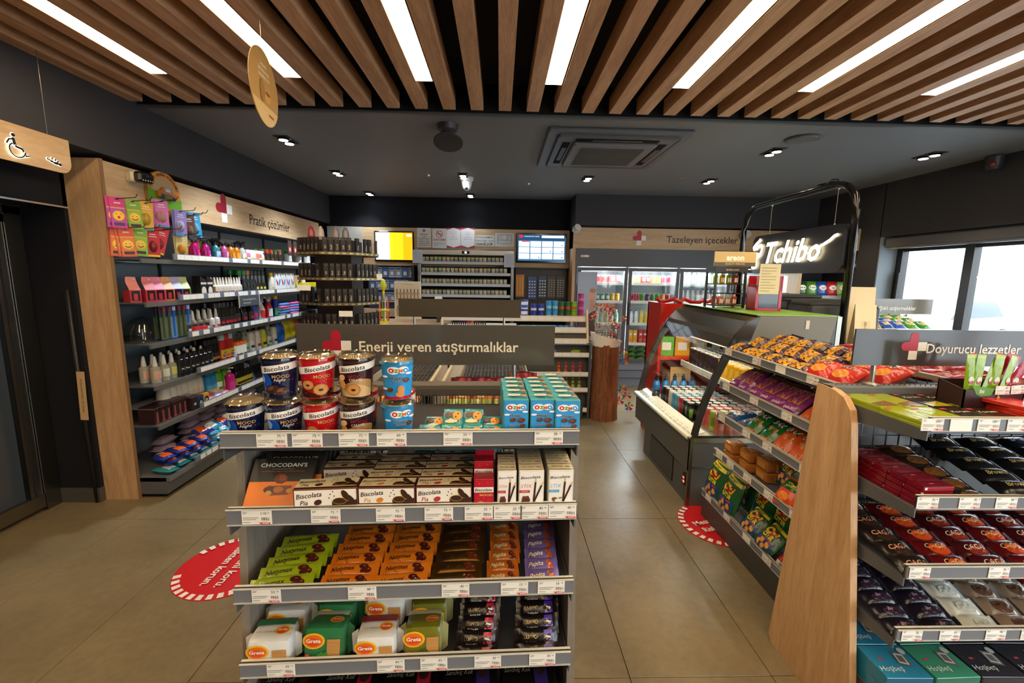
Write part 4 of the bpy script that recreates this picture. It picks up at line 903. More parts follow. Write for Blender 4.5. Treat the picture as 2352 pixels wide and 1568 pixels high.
def swash(m, pts, t):
    for a, b in zip(pts, pts[1:]):
        dx_, dy_ = b[0] - a[0], b[1] - a[1]; L_ = sqrt(dx_ * dx_ + dy_ * dy_) or 1; nx, ny = -dy_ / L_ * t, dx_ / L_ * t
        m.poly(W, [(a[0] + nx, a[1] + ny), (a[0] - nx, a[1] - ny), (b[0] - nx, b[1] - ny), (b[0] + nx, b[1] + ny)], '#fff', 'neon'); m.ell(W, b[0], b[1], t, t, '#fff', 'neon', 8)
swash(m, [(.90, .20), (.93, .21), (.99, .235), (1.03, .262), (1.06, .268)], .010)
swash(m, [(.13, .31), (.11, .295), (.06, .265), (.035, .245), (.04, .225), (.07, .225), (.12, .25), (.155, .255), (.17, .235), (.165, .20), (.14, .165), (.11, .15)], .013)
m.ell(W, .085, .155, .05, .032, '#fff', 'neon', 16, rot=.5); m.ell(W, .07, .085, .05, .042, '#fff', 'neon', 16, rot=.9)
obj('lettering', m, ls)
obj('letter_backing', MB().prism(rr_(.02, Ls - .22, .06, .31, .05), -.0555, -.046, '#2a2013', 'satin', 0), ls) if False else None
for y_ in (.22, 1.0): 
    obj('suspension_wire', MB().tube([(0, y_ - .05, z1), (0, y_ - .05, z1 + .27)], .0018, '#b9b4a0', 'metal', 5).sphere((0, y_ - .05, z1 + .006), .008, '#d8d2b8', 'metal').sphere((0, y_ - .05, z1 + .262), .009, '#d8d2b8', 'metal'), ls)
cm = thing('coffee_machine', 'low black coffee machine with yellow warning plate', 'coffee machine', (2.44, 3.62, 1.18))
m = MB().rbox((0, 0, 0), (.62, .75, .30), .02, '#262523', 'satin').box((-.004, .02, .22), (0, .74, .235), '#101010', 'satin').rbox((.03, .38, .30), (.58, .73, .33), .01, '#2c2b29', 'satin')
obj('housing', m, cm)
m = MB().box((-.006, .56, .10), (-.001, .66, .19), '#e0a92a', 'card'); W = plane((-.006, .66, .10), (0, -1, 0), (0, 0, 1))
for a in (.028, .072): m.poly(W, [(a - .018, .02), (a + .018, .02), (a, .07)], '#2b2414').poly(W, [(a - .010, .026), (a + .010, .026), (a, .056)], '#e0a92a')
obj('warning_plate', m, cm); obj('front_housing', MB().rbox((-.03, -.30, 0), (.55, -.02, .27), .02, '#2a2927', 'satin').rbox((-.02, -.28, .27), (.5, -.04, .285), .006, '#1a1a19', 'satin'), cm)
gd = thing('glass_dispenser', 'clear glass cabinet box on the coffee counter in front of the crisps', 'container', (2.62, 4.55, 1.51))
m = MB()
for a, b in (((0, 0, 0), (.008, .32, .18)), ((.40, 0, 0), (.408, .32, .18)), ((0, 0, .17), (.408, .32, .178)), ((0, -.004, 0), (.408, 0, .18)), ((0, .32, 0), (.408, .324, .18))): m.box(a, b, '#d3d6d0', 'clearlid')
obj('glass', m, gd); obj('divider', MB().box((.13, 0, 0), (.137, .32, .17), '#c9ccc6', 'clearlid'), gd); obj('base', MB().box((-.02, -.02, -.33), (.43, .34, 0), '#4a4038', 'satin'), gd)
for i, (x, y, w_, h_, lab) in enumerate(((2.60, 3.16, .17, .42, 'tall cream menu card standing on the coffee counter beside the black frame post'), (2.52, 2.99, .13, .30, 'small cream menu card with a spoon drawing, left of the tall card'))):
    m = MB().prism([(0, 0), (.10, 0), (.055, h_), (.045, h_)], 0, w_, '#d9c79c', 'card', 0); Wc = plane((0, 0, 0), (1, 0, 0), Vector((0, .045, h_)).normalized())
    m.rect(Wc, w_ * .3, h_ * .12, w_ * .72, h_ * .62, '#cdb98b').rect(Wc, w_ * .47, h_ * .15, w_ * .52, h_ * .5, '#9a8350').ell(Wc, w_ * .5, h_ * .55, w_ * .07, h_ * .06, '#9a8350')
    tag(obj('menu_card', m, None, (x, y, 1.18), radians(-15)), lab, 'menu card')
# perfume tower on the green top
pt_ = thing('perfume_rack', 'black wire rack of perfume bottles with gold areon header on the green top', 'display rack', (1.80, 3.62, STOP + .006))
m = MB()
for x in (0, .25):
    for y in (0, .16): m.box((x - .008, y - .008, 0), (x + .008, y + .008, .345), '#1d1c1a', 'satin')
for z in (.02, .12, .2, .29):
    m.tube([(0, 0, z), (.25, 0, z), (.25, .16, z), (0, .16, z)], .0025, '#1d1c1a', 'satin', 4, True)
for i in range(9): m.tube([(.03 * i, 0, .02), (.03 * i, 0, .09)], .0018, '#1d1c1a', 'satin', 4).tube([(.03 * i, 0, .2), (.03 * i, 0, .27)], .0018, '#1d1c1a', 'satin', 4)
m.box((0, 0, .015), (.25, .16, .02), '#1d1c1a', 'satin').box((0, 0, .195), (.25, .16, .2), '#1d1c1a', 'satin')
obj('rack', m, pt_)
W = plane((0, -.012, 0), (1, 0, 0), (0, 0, 1))
m = MB().box((-.01, -.012, .30), (.26, .17, .345), '#241f18', 'satin'); m.txt(W, 'areon.com', .13, .32, .018, '#e2cf9c', 'satin', maxw=.12); obj('rack_top', m, pt_)
m = MB().box((-.03, -.012, .345), (.32, .0, .465), '#cdae6a', 'card'); m.rect(W, -.03, .345, .32, .378, '#5b4a28'); m.txt(W, 'areon', .145, .418, .045, '#fff6dc', 'card', bold=.05, maxw=.22); m.txt(W, 'QUALITY PERFUME', .145, .366, .014, '#e8d7a6', 'card', maxw=.24)
obj('header_card', m, pt_)
for lv in (0, 1):
    for i in range(4):
        c = ('#c8c81c', '#d8a81c', '#a8c02a', '#c8402c')[i] if lv else ('#e0782c', '#e6a07a', '#d8c8a0', '#e06a2c')[i]
        b_ = MB().rbox((-.022, -.012, 0), (.022, .012, .075), .006, c, 'tinted').lathe([(.009, .075), (.009, .09)], '#d8d4c8', 'plastic', 10); b_.rect(plane((0, -.0125, 0), (1, 0, 0), (0, 0, 1)), -.014, .015, .014, .05, '#ece6d4')
        tag(obj('perfume_bottle', b_, None, (1.84 + .057 * i, 3.70, STOP + .027 + .18 * lv)), f'{["yellow","amber","lime","red"][i] if lv else ["orange","peach","cream","deep orange"][i]} perfume bottle in the {["lower","upper"][lv]} tier of the wire rack', 'perfume bottle', 'perfume bottles in the wire rack')
rb = thing('red_box', 'red charity box with a window, cream leaflet stuck on top, standing on the green top', 'box', (2.0, 3.36, STOP + .006), radians(-8))
obj('case', MB().box((0, 0, 0), (.19, .17, .02), '#b01c30', 'plastic').box((0, 0, 0), (.02, .17, .20), '#b01c30', 'plastic').box((.17, 0, 0), (.19, .17, .27), '#c2213a', 'plastic').box((0, .15, 0), (.19, .17, .27), '#b01c30', 'plastic').box((0, 0, .155), (.19, .02, .27), '#b01c30', 'plastic').box((.04, .07, .02), (.15, .12, .12), '#5a1430', 'plastic'), rb)
obj('window', MB().box((.02, .004, .02), (.17, .008, .155), '#fff', 'smoked'), rb)
m = MB().box((.01, -.006, .13), (.16, -.002, .36), '#d8cba4', 'paper'); W = plane((0, -.006, 0), (1, 0, 0), (0, 0, 1))
for i in range(9): m.rect(W, .02, .15 + .022 * i, .02 + (.11 if i % 3 else .07), .156 + .022 * i, '#a69a78', 'paper')
obj('leaflet', m, rb)

# ---- right wall side: small gondola with its board
g7 = thing('window_gondola', 'gondola of colourful packets in front of the window wall', 'shelf stand', (3.22, 3.75, 0))
for z in (1.20, .9, .6, .25): obj('shelf', MB().box((0, 0, z - .012), (.7, .5, z), '#77787a', 'darkmetal').box((0, -.008, z - .02), (.7, 0, z + .03), '#c2c0ba', 'plastic'), g7)
for x in (0, .66): obj('upright', MB().box((x, .5, 0), (x + .035, .54, 1.285), '#3a3b3e', 'darkmetal'), g7)
q = ((3.5955, 1.4754), (4.3337, 1.3239))
sb = sign_board('header_sign', 'small grey header board before the window, reading Sağlıklı atıştırmalıklar', q[1][0] - q[0][0], q[0][1] - q[1][1], None, 0, 0, (q[0][0], 4.25, q[1][1]), 0, (.08, .5), q[1][1] - 1.30, (.085, .06), .028, '#6b6457')
sb.location.y = 4.25
b_ = MB(); b_.txt(plane((0, -.0045, 0), (1, 0, 0), (0, 0, 1)), 'Sağlıklı atıştırmalıklar', .15, .06, .04, '#e2dccf', 'satin', bold=.01, align=-1, maxw=.42); obj('lettering', b_, sb)
obj('board_rail', MB().box((.0, .5, 1.285), (.7, .54, 1.30), '#3a3b3e', 'darkmetal'), g7)

# ---------------------------------------------------------------- security cameras
def bullet(lab, loc, rz, dark=False):
    t = thing('security_camera', lab, 'security camera', loc, rz)
    obj('camera_base', MB().lathe([(.045, 0), (.045, .02)], '#dcd6c4', 'plastic', 14), t, (0, .03, 0), (radians(90), 0, 0))
    obj('camera_body', MB().lathe([(.05, -.03), (.056, -.01), (.05, .06)], '#dedbd2' if not dark else '#1a1a1c', 'plastic', 16), t, (0, -.03, 0), (radians(65), 0, radians(20)))
    obj('camera_lens', MB().lathe([(.028, -.0335), (.03, -.029)], '#15151a', 'gloss', 14), t, (0, -.03, 0), (radians(65), 0, radians(20)))
cq = ((6.9281, 2.3681), (1.0798, 2.3194), (3.5399, 2.2764))
bullet('white ball camera at the far end of the left oak header', (-2.555, cq[0][0], cq[0][1] + .02), radians(90)); bullet('white ball camera at the left end of the drinks cooler header', (cq[1][0], 6.38, cq[1][1]), 0); bullet('white camera on the drinks cooler header behind the arched frame', (cq[2][0], 6.38, cq[2][1]), 0)
t = thing('box_camera', 'boxy black and white camera on the oak header above the air fresheners', 'security camera', (-2.545, 3.27, 2.29), radians(75))
obj('camera_base', MB().rbox((-.05, .0, -.035), (.0, .06, .035), .01, '#cfc4a8', 'plastic'), t); obj('camera_body', MB().rbox((-.035, -.05, -.035), (.075, .02, .035), .014, '#111113', 'gloss'), t)
m = MB(); W = plane((0, -.0505, 0), (1, 0, 0), (0, 0, 1)); m.ell(W, .02, .008, .012, .012, '#2a2a30', 'gloss'); 
for i in range(5): m.ell(W, -.012 + .016 * i, -.022, .005, .005, '#9a9a9a', 'plastic')
obj('camera_face', m, t)
# ---------------------------------------------------------------- floor stickers
def decal(name, label, c, rz, dl, dead=None):
    m = MB().lathe([(.275, 0), (.275, .0012)], '#c31a1f', 'card', 48); W = plane((0, 0, .0013), (1, 0, 0), (0, 1, 0))
    for s in (0, pi):
        for i in range(13):
            a = s + radians(-66 + 11 * i) ; 
            p = []
            for (rr2, da) in ((.272, -.055), (.272, .055), (.235, .055), (.235, -.055)): p.append((rr2 * cos(a + da), rr2 * sin(a + da)))
            m.poly(W, p, '#e6dcd4', 'card')
    m.txt(W, 'Mesafeni koru.', 0, .045, .048, '#efe6dd', 'card', bold=.015, maxw=.37).txt(W, 'Riskten korun.', 0, -.035, .048, '#efe6dd', 'card', bold=.015, maxw=.35)
    tag(obj(name, m, None, (c[0], c[1], .0005), rz), label, 'floor sticker')
decal('floor_sticker', 'round red distance sticker on the floor left of the centre end stand', (-1.50, 2.29), radians(-92), None)
decal('floor_sticker', 'round red distance sticker half under the cracker gondola', (1.515, 2.70), radians(17), None)
# ================================================================ goods
FP = plane((0, 0, 0), (1, 0, 0), (0, 0, 1))
def front(y, z=0): return plane((0, y, z), (1, 0, 0), (0, 0, 1))
def top(z, y=0): return plane((0, y, z), (1, 0, 0), (0, 1, 0))
def choc(m, W, cu, cv, r, c='#5a2c1a', c2='#7d4327'):
    m.ell(W, cu, cv, r, r * .72, c, n=10, rot=.4).ell(W, cu - r * .2, cv + r * .18, r * .5, r * .3, c2, n=8, rot=.6)
def cookie(m, W, cu, cv, r, rings=1, c='#c98f4e'):
    m.ell(W, cu, cv, r, r, '#a96c30', n=12, rings=rings).ell(W, cu, cv, r * .86, r * .86, c, n=12, rings=rings).ell(W, cu, cv - r * .05, r * .34, r * .22, '#3a1a10', n=8)
def pillow(L, Wd, T, col, mt='film', fin=.012, nx=12, ny=6, back=None, crimp=None, p=2.6, seed=0, wr=.0):
    """sealed bag lying on its back: length along x, print on +z; returns builder and surface wrap"""
    a, b = L / 2 - fin, Wd / 2; rg = random.Random(seed)
    def h(u, v):
        x = min(abs(u) / a, 1); y = min(abs(v) / b, 1)
        return T / 2 * (1 - x ** p) ** .5 * (1 - y ** p) ** .5 + wr * sin(31 * u / L + seed) * sin(17 * v / Wd + seed)*(1-x**4)*(1-y**4)
    xs = [-L / 2] + [a * (-1 + 2 * i / nx) for i in range(nx + 1)] + [L / 2]
    ys = [b * (-1 + 2 * j / ny) for j in range(ny + 1)]
    pinch = lambda x: 1 - .10 * (min(abs(x) / a, 1) ** 6) + (.04 if abs(x) > a * 1.001 else 0)
    m = MB(); cols = len(ys)
    for sgn in (1, -1):
        V = [(x, y * pinch(x), T / 2 + sgn * max(h(x, y), .0004)) for x in xs for y in ys]
        F = []
        for i in range(len(xs) - 1):
            for j in range(cols - 1):
                q = (i * cols + j, (i + 1) * cols + j, (i + 1) * cols + j + 1, i * cols + j + 1); F.append(q if sgn > 0 else q[::-1])
        b0 = len(m.v); m.add(V, F, col if sgn > 0 else (back or col), mt, True)
        if crimp:
            n_ = cols - 1; m.c[-len(F):-len(F) + n_] = [lin(crimp)] * n_; m.c[-n_:] = [lin(crimp)] * n_
    W = lambda u, v, e=0: Vector((u, v * pinch(u), T / 2 + h(u, v) + e + .0009))
    return m, W
RM = lambda rx, ry=0, rz=0: Matrix.Rotation(rz, 4, 'Z') @ Matrix.Rotation(ry, 4, 'Y') @ Matrix.Rotation(rx, 4, 'X')
def turned(m, M):
    o = MB(); o.merge(m, M); return o
def boxp(name, w, d, h, col, art=None, mt='card', side=None, arttop=None, bev=.0015):
    """carton centred on x and y, base at z=0"""
    m = MB().rbox((-w / 2, -d / 2, 0), (w / 2, d / 2, h), min(bev, w * .2, d * .2, h * .2), side or col, mt)
    W = front(-d / 2)
    m.rect(W, -w / 2 + bev * 2, bev * 2, w / 2 - bev * 2, h - bev * 2, col, mt)
    if art: art(m, W, w, h)
    if arttop: arttop(m, top(h), w, d)
    return Prod(name, m)
up = lambda W, h, f: (lambda u, v, e=0: W(u, h * f + v * (1 - f), e))
# ---------------- cups
def cup(name, h, rb, rt, col, brand_art, lidr):
    hb = h - .014
    m = MB().lathe([(rb, 0), (rb, .004), (rt, hb)], col, 'gloss', 28)
    W = cyl(rb, 0, rt, hb); W2 = lambda u, v, e=0: W(u, v, e + .0004)
    brand_art(m, W2, hb)
    lid = MB().lathe([(lidr, hb - .012), (lidr + .0015, hb - .006), (lidr + .0015, hb), (lidr - .004, hb + .003), (lidr - .006, hb + .009), (lidr - .012, hb + .012), (lidr - .016, hb + .009), (lidr - .02, hb + .0095), (.001, hb + .011)], '#e8e4da', 'clearlid', 28, cap=False)
    foil = MB().lathe([(rt - .001, hb - .001), (rt - .003, hb + .001), (rt - .02, hb + .003), (.001, hb + .002)], '#b59a62', 'foil', 20, cap=False)
    fl_ = MB()
    for k in range(5): fl_.box((-.02 + .009 * k, -.03 + .004 * k, hb + .004), (-.012 + .009 * k, .02, hb + .0055), ('#c9b078', '#8a6c3c')[k % 2], 'foil')
    return Prod(name, m, [('foil_seal', foil), ('lid', lid)]) if foil else 0
def wavy(m, W, u0, u1, a, b, sl, t, col, cv=0): 
    m.band(W, u0, u1, lambda u: a + sl * u + cv * u * u, lambda u: a + sl * u + cv * u * u + t, col, 'gloss', 14)
def art_bisc(base, sub, subc, sub2, splash):
    def f(m, W, h):
        R = .058
        if base == 'night': m.ell(W, -.028, h * .40, .022, .03, '#1c4fae', 'gloss', 16, 3); m.ell(W, -.034, h * .48, .010, .012, '#8fb4e8', 'gloss', 12, 2)
        if base == 'caramel': m.band(W, -.05, .05, lambda u: .006, lambda u: h * .42 + .008 * sin(60 * u), '#b78d58', 'gloss', 12); m.band(W, -.045, .05, lambda u: .004, lambda u: h * .25 + .012 * sin(50 * u + 1), '#d6b27c', 'gloss', 12)
        if base == 'red': m.band(W, -.05, .05, lambda u: .003, lambda u: h * .12 + .012 * abs(sin(30 * u)), '#3d1210', 'gloss', 12)
        wavy(m, W, -.066, .066, h * .66, 0, .16, .019, '#ece9e4')
        m.txt(W, 'Biscolata', .005, h * .66 + .0105, .0115, '#2a211e', 'gloss', sh=.22, bold=.012, rot=.16, maxw=.054)
        m.txt(W, sub, .014, h * .56, .0085, subc, 'gloss', bold=.02, maxw=.036)
        if sub2: m.txt(W, sub2, .012, h * .475, .0075, '#e8e4dc', 'gloss', sh=.25 if base == 'night' else 0, maxw=.03)
        rg = random.Random(4)
        for _ in range(16): m.ell(W, rg.uniform(-.04, .045), rg.uniform(h * .1, h * .55), .0009, .0009, '#d8cfc4', 'gloss', 5)
        if base == 'night': choc(m, W, -.004, h * .25, .016, '#3a1f18', '#6b4434'); choc(m, W, .014, h * .2, .014, '#4a281c', '#7a4e38')
        if base == 'red': cookie(m, W, -.016, h * .36, .013); cookie(m, W, .010, h * .24, .016)
        if base == 'caramel': m.ell(W, -.02, h * .52, .011, .008, '#e0b88a', 'gloss', 10, 2, .8); cookie(m, W, .006, h * .24, .015); m.ell(W, -.018, h * .36, .008, .012, '#d79a4a', 'gloss', 10, 2)
    return f
cup_night = cup('biscuit_cup', .121, .037, .0465, '#131a3e', art_bisc('night', 'MOOD', '#b98a4f', 'Night', 1), .0495)
cup_red = cup('biscuit_cup', .121, .037, .0465, '#c01522', art_bisc('red', 'MOOD', '#c99b55', None, 1), .0495)
cup_car = cup('biscuit_cup', .121, .037, .0465, '#33161c', art_bisc('caramel', 'MOOD', '#8a2030', 'CARAMEL', 1), .0495)
def ozmo(m, W, u, v, k):
    m.ell(W, u - .010 * k, v, .0145 * k, .0105 * k, '#f2f1ee', 'card', 14, 2).ell(W, u + .012 * k, v + .001 * k, .0125 * k, .0095 * k, '#f2f1ee', 'card', 14, 2)
    m.ell(W, u - .0145 * k, v, .0062 * k, .0062 * k, '#c7222d', 'card', 12).ell(W, u - .0145 * k, v, .0028 * k, .0028 * k, '#f2f1ee', 'card', 8)
    m.txt(W, 'Z', u - .0035 * k, v - .0005, .0085 * k, '#4c9a2e', 'card', bold=.05).txt(W, 'M', u + .0055 * k, v - .0005, .0085 * k, '#d65a1c', 'card', bold=.05)
    m.ell(W, u + .0165 * k, v, .006 * k, .006 * k, '#2d8ed2', 'card', 12).ell(W, u + .0165 * k, v, .0028 * k, .0028 * k, '#f2f1ee', 'card', 8)
def art_oz(m, W, h):
    m.rect(W, -.05, .001, .05, .009, '#b81c2c', 'gloss', 10); ozmo(m, W, .006, h * .78, 1)
    m.txt(W, 'Hoppo', .004, h * .6, .008, '#1c1a20', 'gloss', bold=.03, edge='#eeeeee', edgew=.03).txt(W, 'çikolatalı', .005, h * .5, .005, '#1c1a20', 'gloss', bold=.02, edge='#eeeeee', edgew=.03)
    for a, b in ((-.024, .62), (.030, .70), (-.026, .3)): m.ell(W, a, h * b, .008, .003, '#eef2f6', 'gloss', 10)
    m.ell(W, .012, h * .28, .008, .012, '#c98c4e', 'gloss', 10, 2).ell(W, .010, h * .16, .010, .008, '#c98c4e', 'gloss', 10, 2); choc(m, W, .024, h * .52, .008); choc(m, W, -.012, h * .28, .008)
cup_oz = cup('biscuit_cup', .117, .035, .043, '#2a93d8', art_oz, .0455)
GC = 'cups of biscuits on the centre stand'
g_ = lambda n: [0.0266, 0.1247, 0.2215, 0.3171, 0.4272][n]
Z1 = BZ1[0]
for i, (pr, n_, lx, ly, z, rz, lab) in enumerate((
    (cup_night, 0, g_(0), .077, 0, .10, 'blue biscuit cup with clear lid, leftmost in the front row'),
    (cup_night, 1, g_(1), .080, 0, .28, 'blue biscuit cup in the front row carrying another blue cup'),
    (cup_red, 2, g_(2), .078, 0, .25, 'red biscuit cup in the front row carrying another red cup'),
    (cup_car, 3, g_(3), .080, 0, -.02, 'brown caramel biscuit cup in the front row carrying another brown cup'),
    (cup_oz, 4, g_(4), .076, 0, .22, 'sky blue biscuit cup in the front row carrying another sky blue cup'),
    (cup_night, 0, 0.1211, .082, .1215, .02, 'blue biscuit cup with white band, stacked on a blue cup'),
    (cup_red, 0, 0.217, .080, .1215, .22, 'red biscuit cup with white band, stacked on a red cup'),
    (cup_car, 0, 0.3196, .082, .1215, -.12, 'brown and cream caramel biscuit cup, stacked on a brown cup'),
    (cup_oz, 0, 0.4275, .078, .1175, .05, 'sky blue biscuit cup stacked on another sky blue cup'),
    (cup_night, 0, .075, .185, 0, .4, 'dark biscuit cup in the back row behind the leftmost blue cup'),
    (cup_car, 0, .19, .19, 0, .1, 'dark biscuit cup in the back row between the blue and red columns'),
    (cup_red, 0, .30, .19, 0, .3, 'red biscuit cup in the back row between the red and brown columns'),
    (cup_red, 0, .41, .19, 0, -.2, 'red biscuit cup in the back row left of the sky blue column'))):
    pr.put(lab, 'biscuit cup', (lx, ly, Z1 + z), rz, GC, FR)
# ---------------- small teal packets
pk, Wp = pillow(.078, .058, .022, '#23808c', 'film', .006, 10, 6, seed=2)
Wq = lambda u, v, e=0: Wp(-v, u, e)
pk.ell(Wq, -.012, .012, .012, .010, '#5a3021', 'card', 10, 2).ell(Wq, .012, .010, .013, .016, '#e08a2a', 'card', 12, 2).ell(Wq, .014, .016, .003, .003, '#3a1a10', 'card', 6).ell(Wq, .008, .004, .003, .003, '#3a1a10', 'card', 6)
pk.rect(Wq, -.024, -.030, .024, -.018, '#4d9a2c', 'card', 6, 2).ell(Wq, -.004, -.010, .018, .006, '#e6c89a', 'card', 10, 2).txt(Wq, 'Vadeleme', 0, .026, .004, '#c9d6cc', 'card', maxw=.03)
cookie_pack = Prod('cookie_packet', turned(pk, RM(0, 0, -pi / 2)))
GP = 'small teal biscuit packets on the centre stand'
TP = [(0.5086, 1.2489, 0.03), (0.5715, 1.2484, 0.03), (0.6303, 1.248, 0.03), (0.6859, 1.2476, 0.03), (0.573, 1.2652, 0.09), (0.631, 1.2687, 0.09), (0.5188, 1.2459, 0.1), (0.6811, 1.2551, 0.1)]
TL = ['front row, leftmost', 'front row, second from the left', 'front row, second from the right', 'front row, beside the blue cartons', 'upper row, left one', 'upper row, right one', 'low one in the back at the left', 'low one in the back beside the cartons']
for i, (lx, z, ly) in enumerate(TP):
    cookie_pack.put('teal biscuit packet with orange cookie, ' + TL[i], 'biscuit packet', (lx, ly + .03, (Z1 + .002) + (.026 if i in (4, 5) else .004 if i > 5 else 0)), (radians(38 if i < 6 else 24), 0, J(.08)), GP, FR)
# ---------------- sky blue cartons
def a_ozb(m, W, w, h):
    W = up(W, h, .18)
    ozmo(m, W, 0, h * .79, 1.12); m.txt(W, 'Hoppo', .0, h * .58, .009, '#1c1a20', 'card', bold=.03, edge='#f0f0f0', edgew=.03).txt(W, 'çikolatalı', -.004, h * .3, .006, '#1c1a20', 'card', bold=.02, edge='#f0f0f0', edgew=.03)
    for a, b in ((-.024, .6), (.024, .68)): m.ell(W, a, h * b, .008, .0035, '#eef2f6', n=10)
    choc(m, W, -.008, h * .45, .009); choc(m, W, .014, h * .44, .011); choc(m, W, .018, h * .3, .008); m.ell(W, .012, h * .08, .012, .009, '#c98c4e', n=10).ell(W, -.018, h * .06, .008, .006, '#2e2024', n=7)
def a_ozt(m, W, w, d):
    m.ell(W, -.004, .004, .018, .009, '#e8ece4', n=12); m.rect(W, -.016, .001, .008, .007, '#d9803a').rect(W, -.012, -.010, .010, -.007, '#34504f').ell(W, .022, -.006, .007, .008, '#c07a38', n=8).ell(W, .022, .010, .008, .006, '#6b3a24', n=8)
oz_box = boxp('biscuit_carton', .067, .049, .122, '#2b95da', a_ozb, side='#3f8f9a', arttop=a_ozt)
cx = [0.7472, 0.8186, 0.8838]
for c in range(3):
    for r in range(5 if c < 2 else 6):
        oz_box.put(f'sky blue biscuit carton, {["left","middle","right"][c]} column, {ORD[r]} from the front', 'biscuit carton', (cx[c] + J(.001), .052 + .0505 * r - (.008 if c == 2 else 0), Z1), J(.02), 'sky blue biscuit cartons', FR)
# ---------------- level 2
Z2 = BZ1[1]
def a_cd(m, W, w, h):
    W = up(W, h, .30); m.rect(W, -w / 2 + .002, -h * .42, w / 2 - .002, h * .40, '#e57b1a'); m.txt(W, 'CHOCODAN\'S', 0, h * .82, .0155, '#ece6da', 'card', bold=.01, maxw=w * .74).rect(W, -.03, h * .715, .03, h * .72, '#c9c2b4')
    m.txt(W, 'sade KARAMEL dolgulu sütlü ÇİKOLATA kaplı', 0, h * .66, .0045, '#b8692c', 'card', maxw=w * .78)
    m.ell(W, .0, h * .47, .019, .021, '#6e2f1c', n=8, rot=.3).ell(W, .004, h * .49, .011, .013, '#8f4326', n=6, rot=.3).poly(W, [(-.03, h * .3), (.035, h * .3), (.028, h * .08), (-.022, h * .06)], '#7a3a20').ell(W, -.025, h * .2, .016, .014, '#4a2014', n=8).ell(W, -.025, h * .12, .009, .010, '#c98a3c', n=8).ell(W, .03, h * .17, .009, .010, '#c98a3c', n=8).ell(W, .0, h * .2, .014, .012, '#b0602a', n=8)
cd_ = boxp('chocolate_box', .172, .016, .158, '#211f1c', a_cd, side='#1a1816')
cdx = 0.096
for r in range(5):
    cd_.put('black and orange chocolate box leaning back, ' + ('in front of four others' if r == 0 else f'{ORD[r]} of five from the front'), 'chocolate box', (cdx + .012 * (r > 0) + .003 * r, .04 + .042 * r, Z2), (radians(-40 + 3 * r), 0, J(.01)), 'black and orange chocolate boxes', FR)
def a_pia(fc):
    def f(m, W, w, h):
        k = h / .047
        m.txt(W, 'Biscolata', -w * .25, h * .66, .0125 * k, '#2a1d1b', 'card', sh=.22, bold=.015, rot=.1, maxw=w * .42).txt(W, 'Pia', -w * .33, h * .25, .012 * k, '#2a1d1b' if fc == '#4a2418' else fc, 'card', sh=.25, bold=.01)
        choc(m, W, -w * .12, h * .25, .010 * k, fc, fc); m.band(W, w * .1, w * .49, lambda u: h * .06, lambda u: h * (.18 + .35 * abs(sin(u * 90)) * (u > w * .3) + .1), '#3a1c14', 'card', 12)
        m.ell(W, w * .22, h * .30, .017 * k, .009 * k, '#c9a83c', n=12).ell(W, w * .22, h * .30, .016 * k, .008 * k, '#3b2119', n=12).ell(W, w * .31, h * .6, .008 * k, .016 * k, '#c9a83c', n=12, rot=.5).ell(W, w * .315, h * .61, .0075 * k, .0155 * k, '#3b2119', n=12, rot=.5)
        for a, b in ((.08, .7), (.12, .85), (.06, .5), (.14, .6)): m.ell(W, w * a, h * b, .0016, .002, '#3a1c14', n=6)
    return f
pia = {}
for k_, fc in (('brown', '#4a2418'), ('apricot', '#d9822a'), ('raspberry', '#b5303c')):
    A = a_pia(fc); pia[k_] = boxp('biscuit_box', .150, .050, .046, '#ebe6da', A, side='#5c2c20', arttop=lambda m, W, w, d, A=A: (m.rect(W, -w / 2 + .003, -d / 2 + .003, w / 2 - .003, d / 2 - .003, '#dfcfa8'), A(m, lambda u, v, e=0: W(u, (v - .0235) * .95, e), w, .047)))
px3 = [0.2506, 0.405, 0.5538]
pia['brown'].put('white biscuit box with brown chocolate print, lower box of the front pile', 'biscuit box', (px3[0] - .0, .036, Z2), 0, 'long white biscuit boxes', FR)
pia['brown'].put('large white biscuit box lying turned on top of the front pile', 'biscuit box', (px3[0] - .004, .034, Z2 + .0465), (0, 0, radians(3)), 'long white biscuit boxes', FR, 1.08)
for r in range(2): pia['brown'].put(f'white biscuit box with brown print behind the turned one, {["nearer","farther"][r]}', 'biscuit box', (px3[0] + .052 + .015 * r, .16 + .055 * r, Z2 + .0), J(.03), 'long white biscuit boxes', FR)
for r in range(2): pia['brown'].put(f'lower brown print biscuit box in the left column, {["third","fourth"][r]} row', 'biscuit box', (px3[0] + .02 + .015 * r, .16 + .055 * r, Z2 + .0465), J(.03), 'long white biscuit boxes', FR)
for c, kk in ((1, 'apricot'), (2, 'raspberry')):
    for r in range(5):
        for t in range(2 if r < 5 else 1):
            pia[kk].put(f'white biscuit box with {kk} print, {ORD[r]} row from the front, {["bottom","top"][t]} layer', 'biscuit box', (px3[c] + .006 * r + J(.002), .040 + .053 * r, Z2 + .0465 * t - (.0 if t else 0)), J(.015), 'long white biscuit boxes', FR)
def a_mood(m, W, w, h):
    W = up(W, h, .22)
    m.rect(W, -w / 2 + .001, h * .60, w / 2 - .001, h * .76, '#e9e4dc'); m.txt(W, 'Biscolata', 0, h * .68, .0105, '#2a1d1b', 'card', sh=.22, bold=.015, maxw=w * .86).txt(W, 'MOOD', w * .12, h * .52, .008, '#d9a24a', 'card', bold=.03)
    cookie(m, W, -.008, h * .24, .012); cookie(m, W, .010, h * .15, .013)
    for a, b in ((-.015, .42), (.0, .44), (.016, .4), (.012, .34), (-.02, .1), (.02, .3), (-.012, .88), (.01, .92)): m.ell(W, a, h * b, .001, .001, '#e8b9a8', n=5)
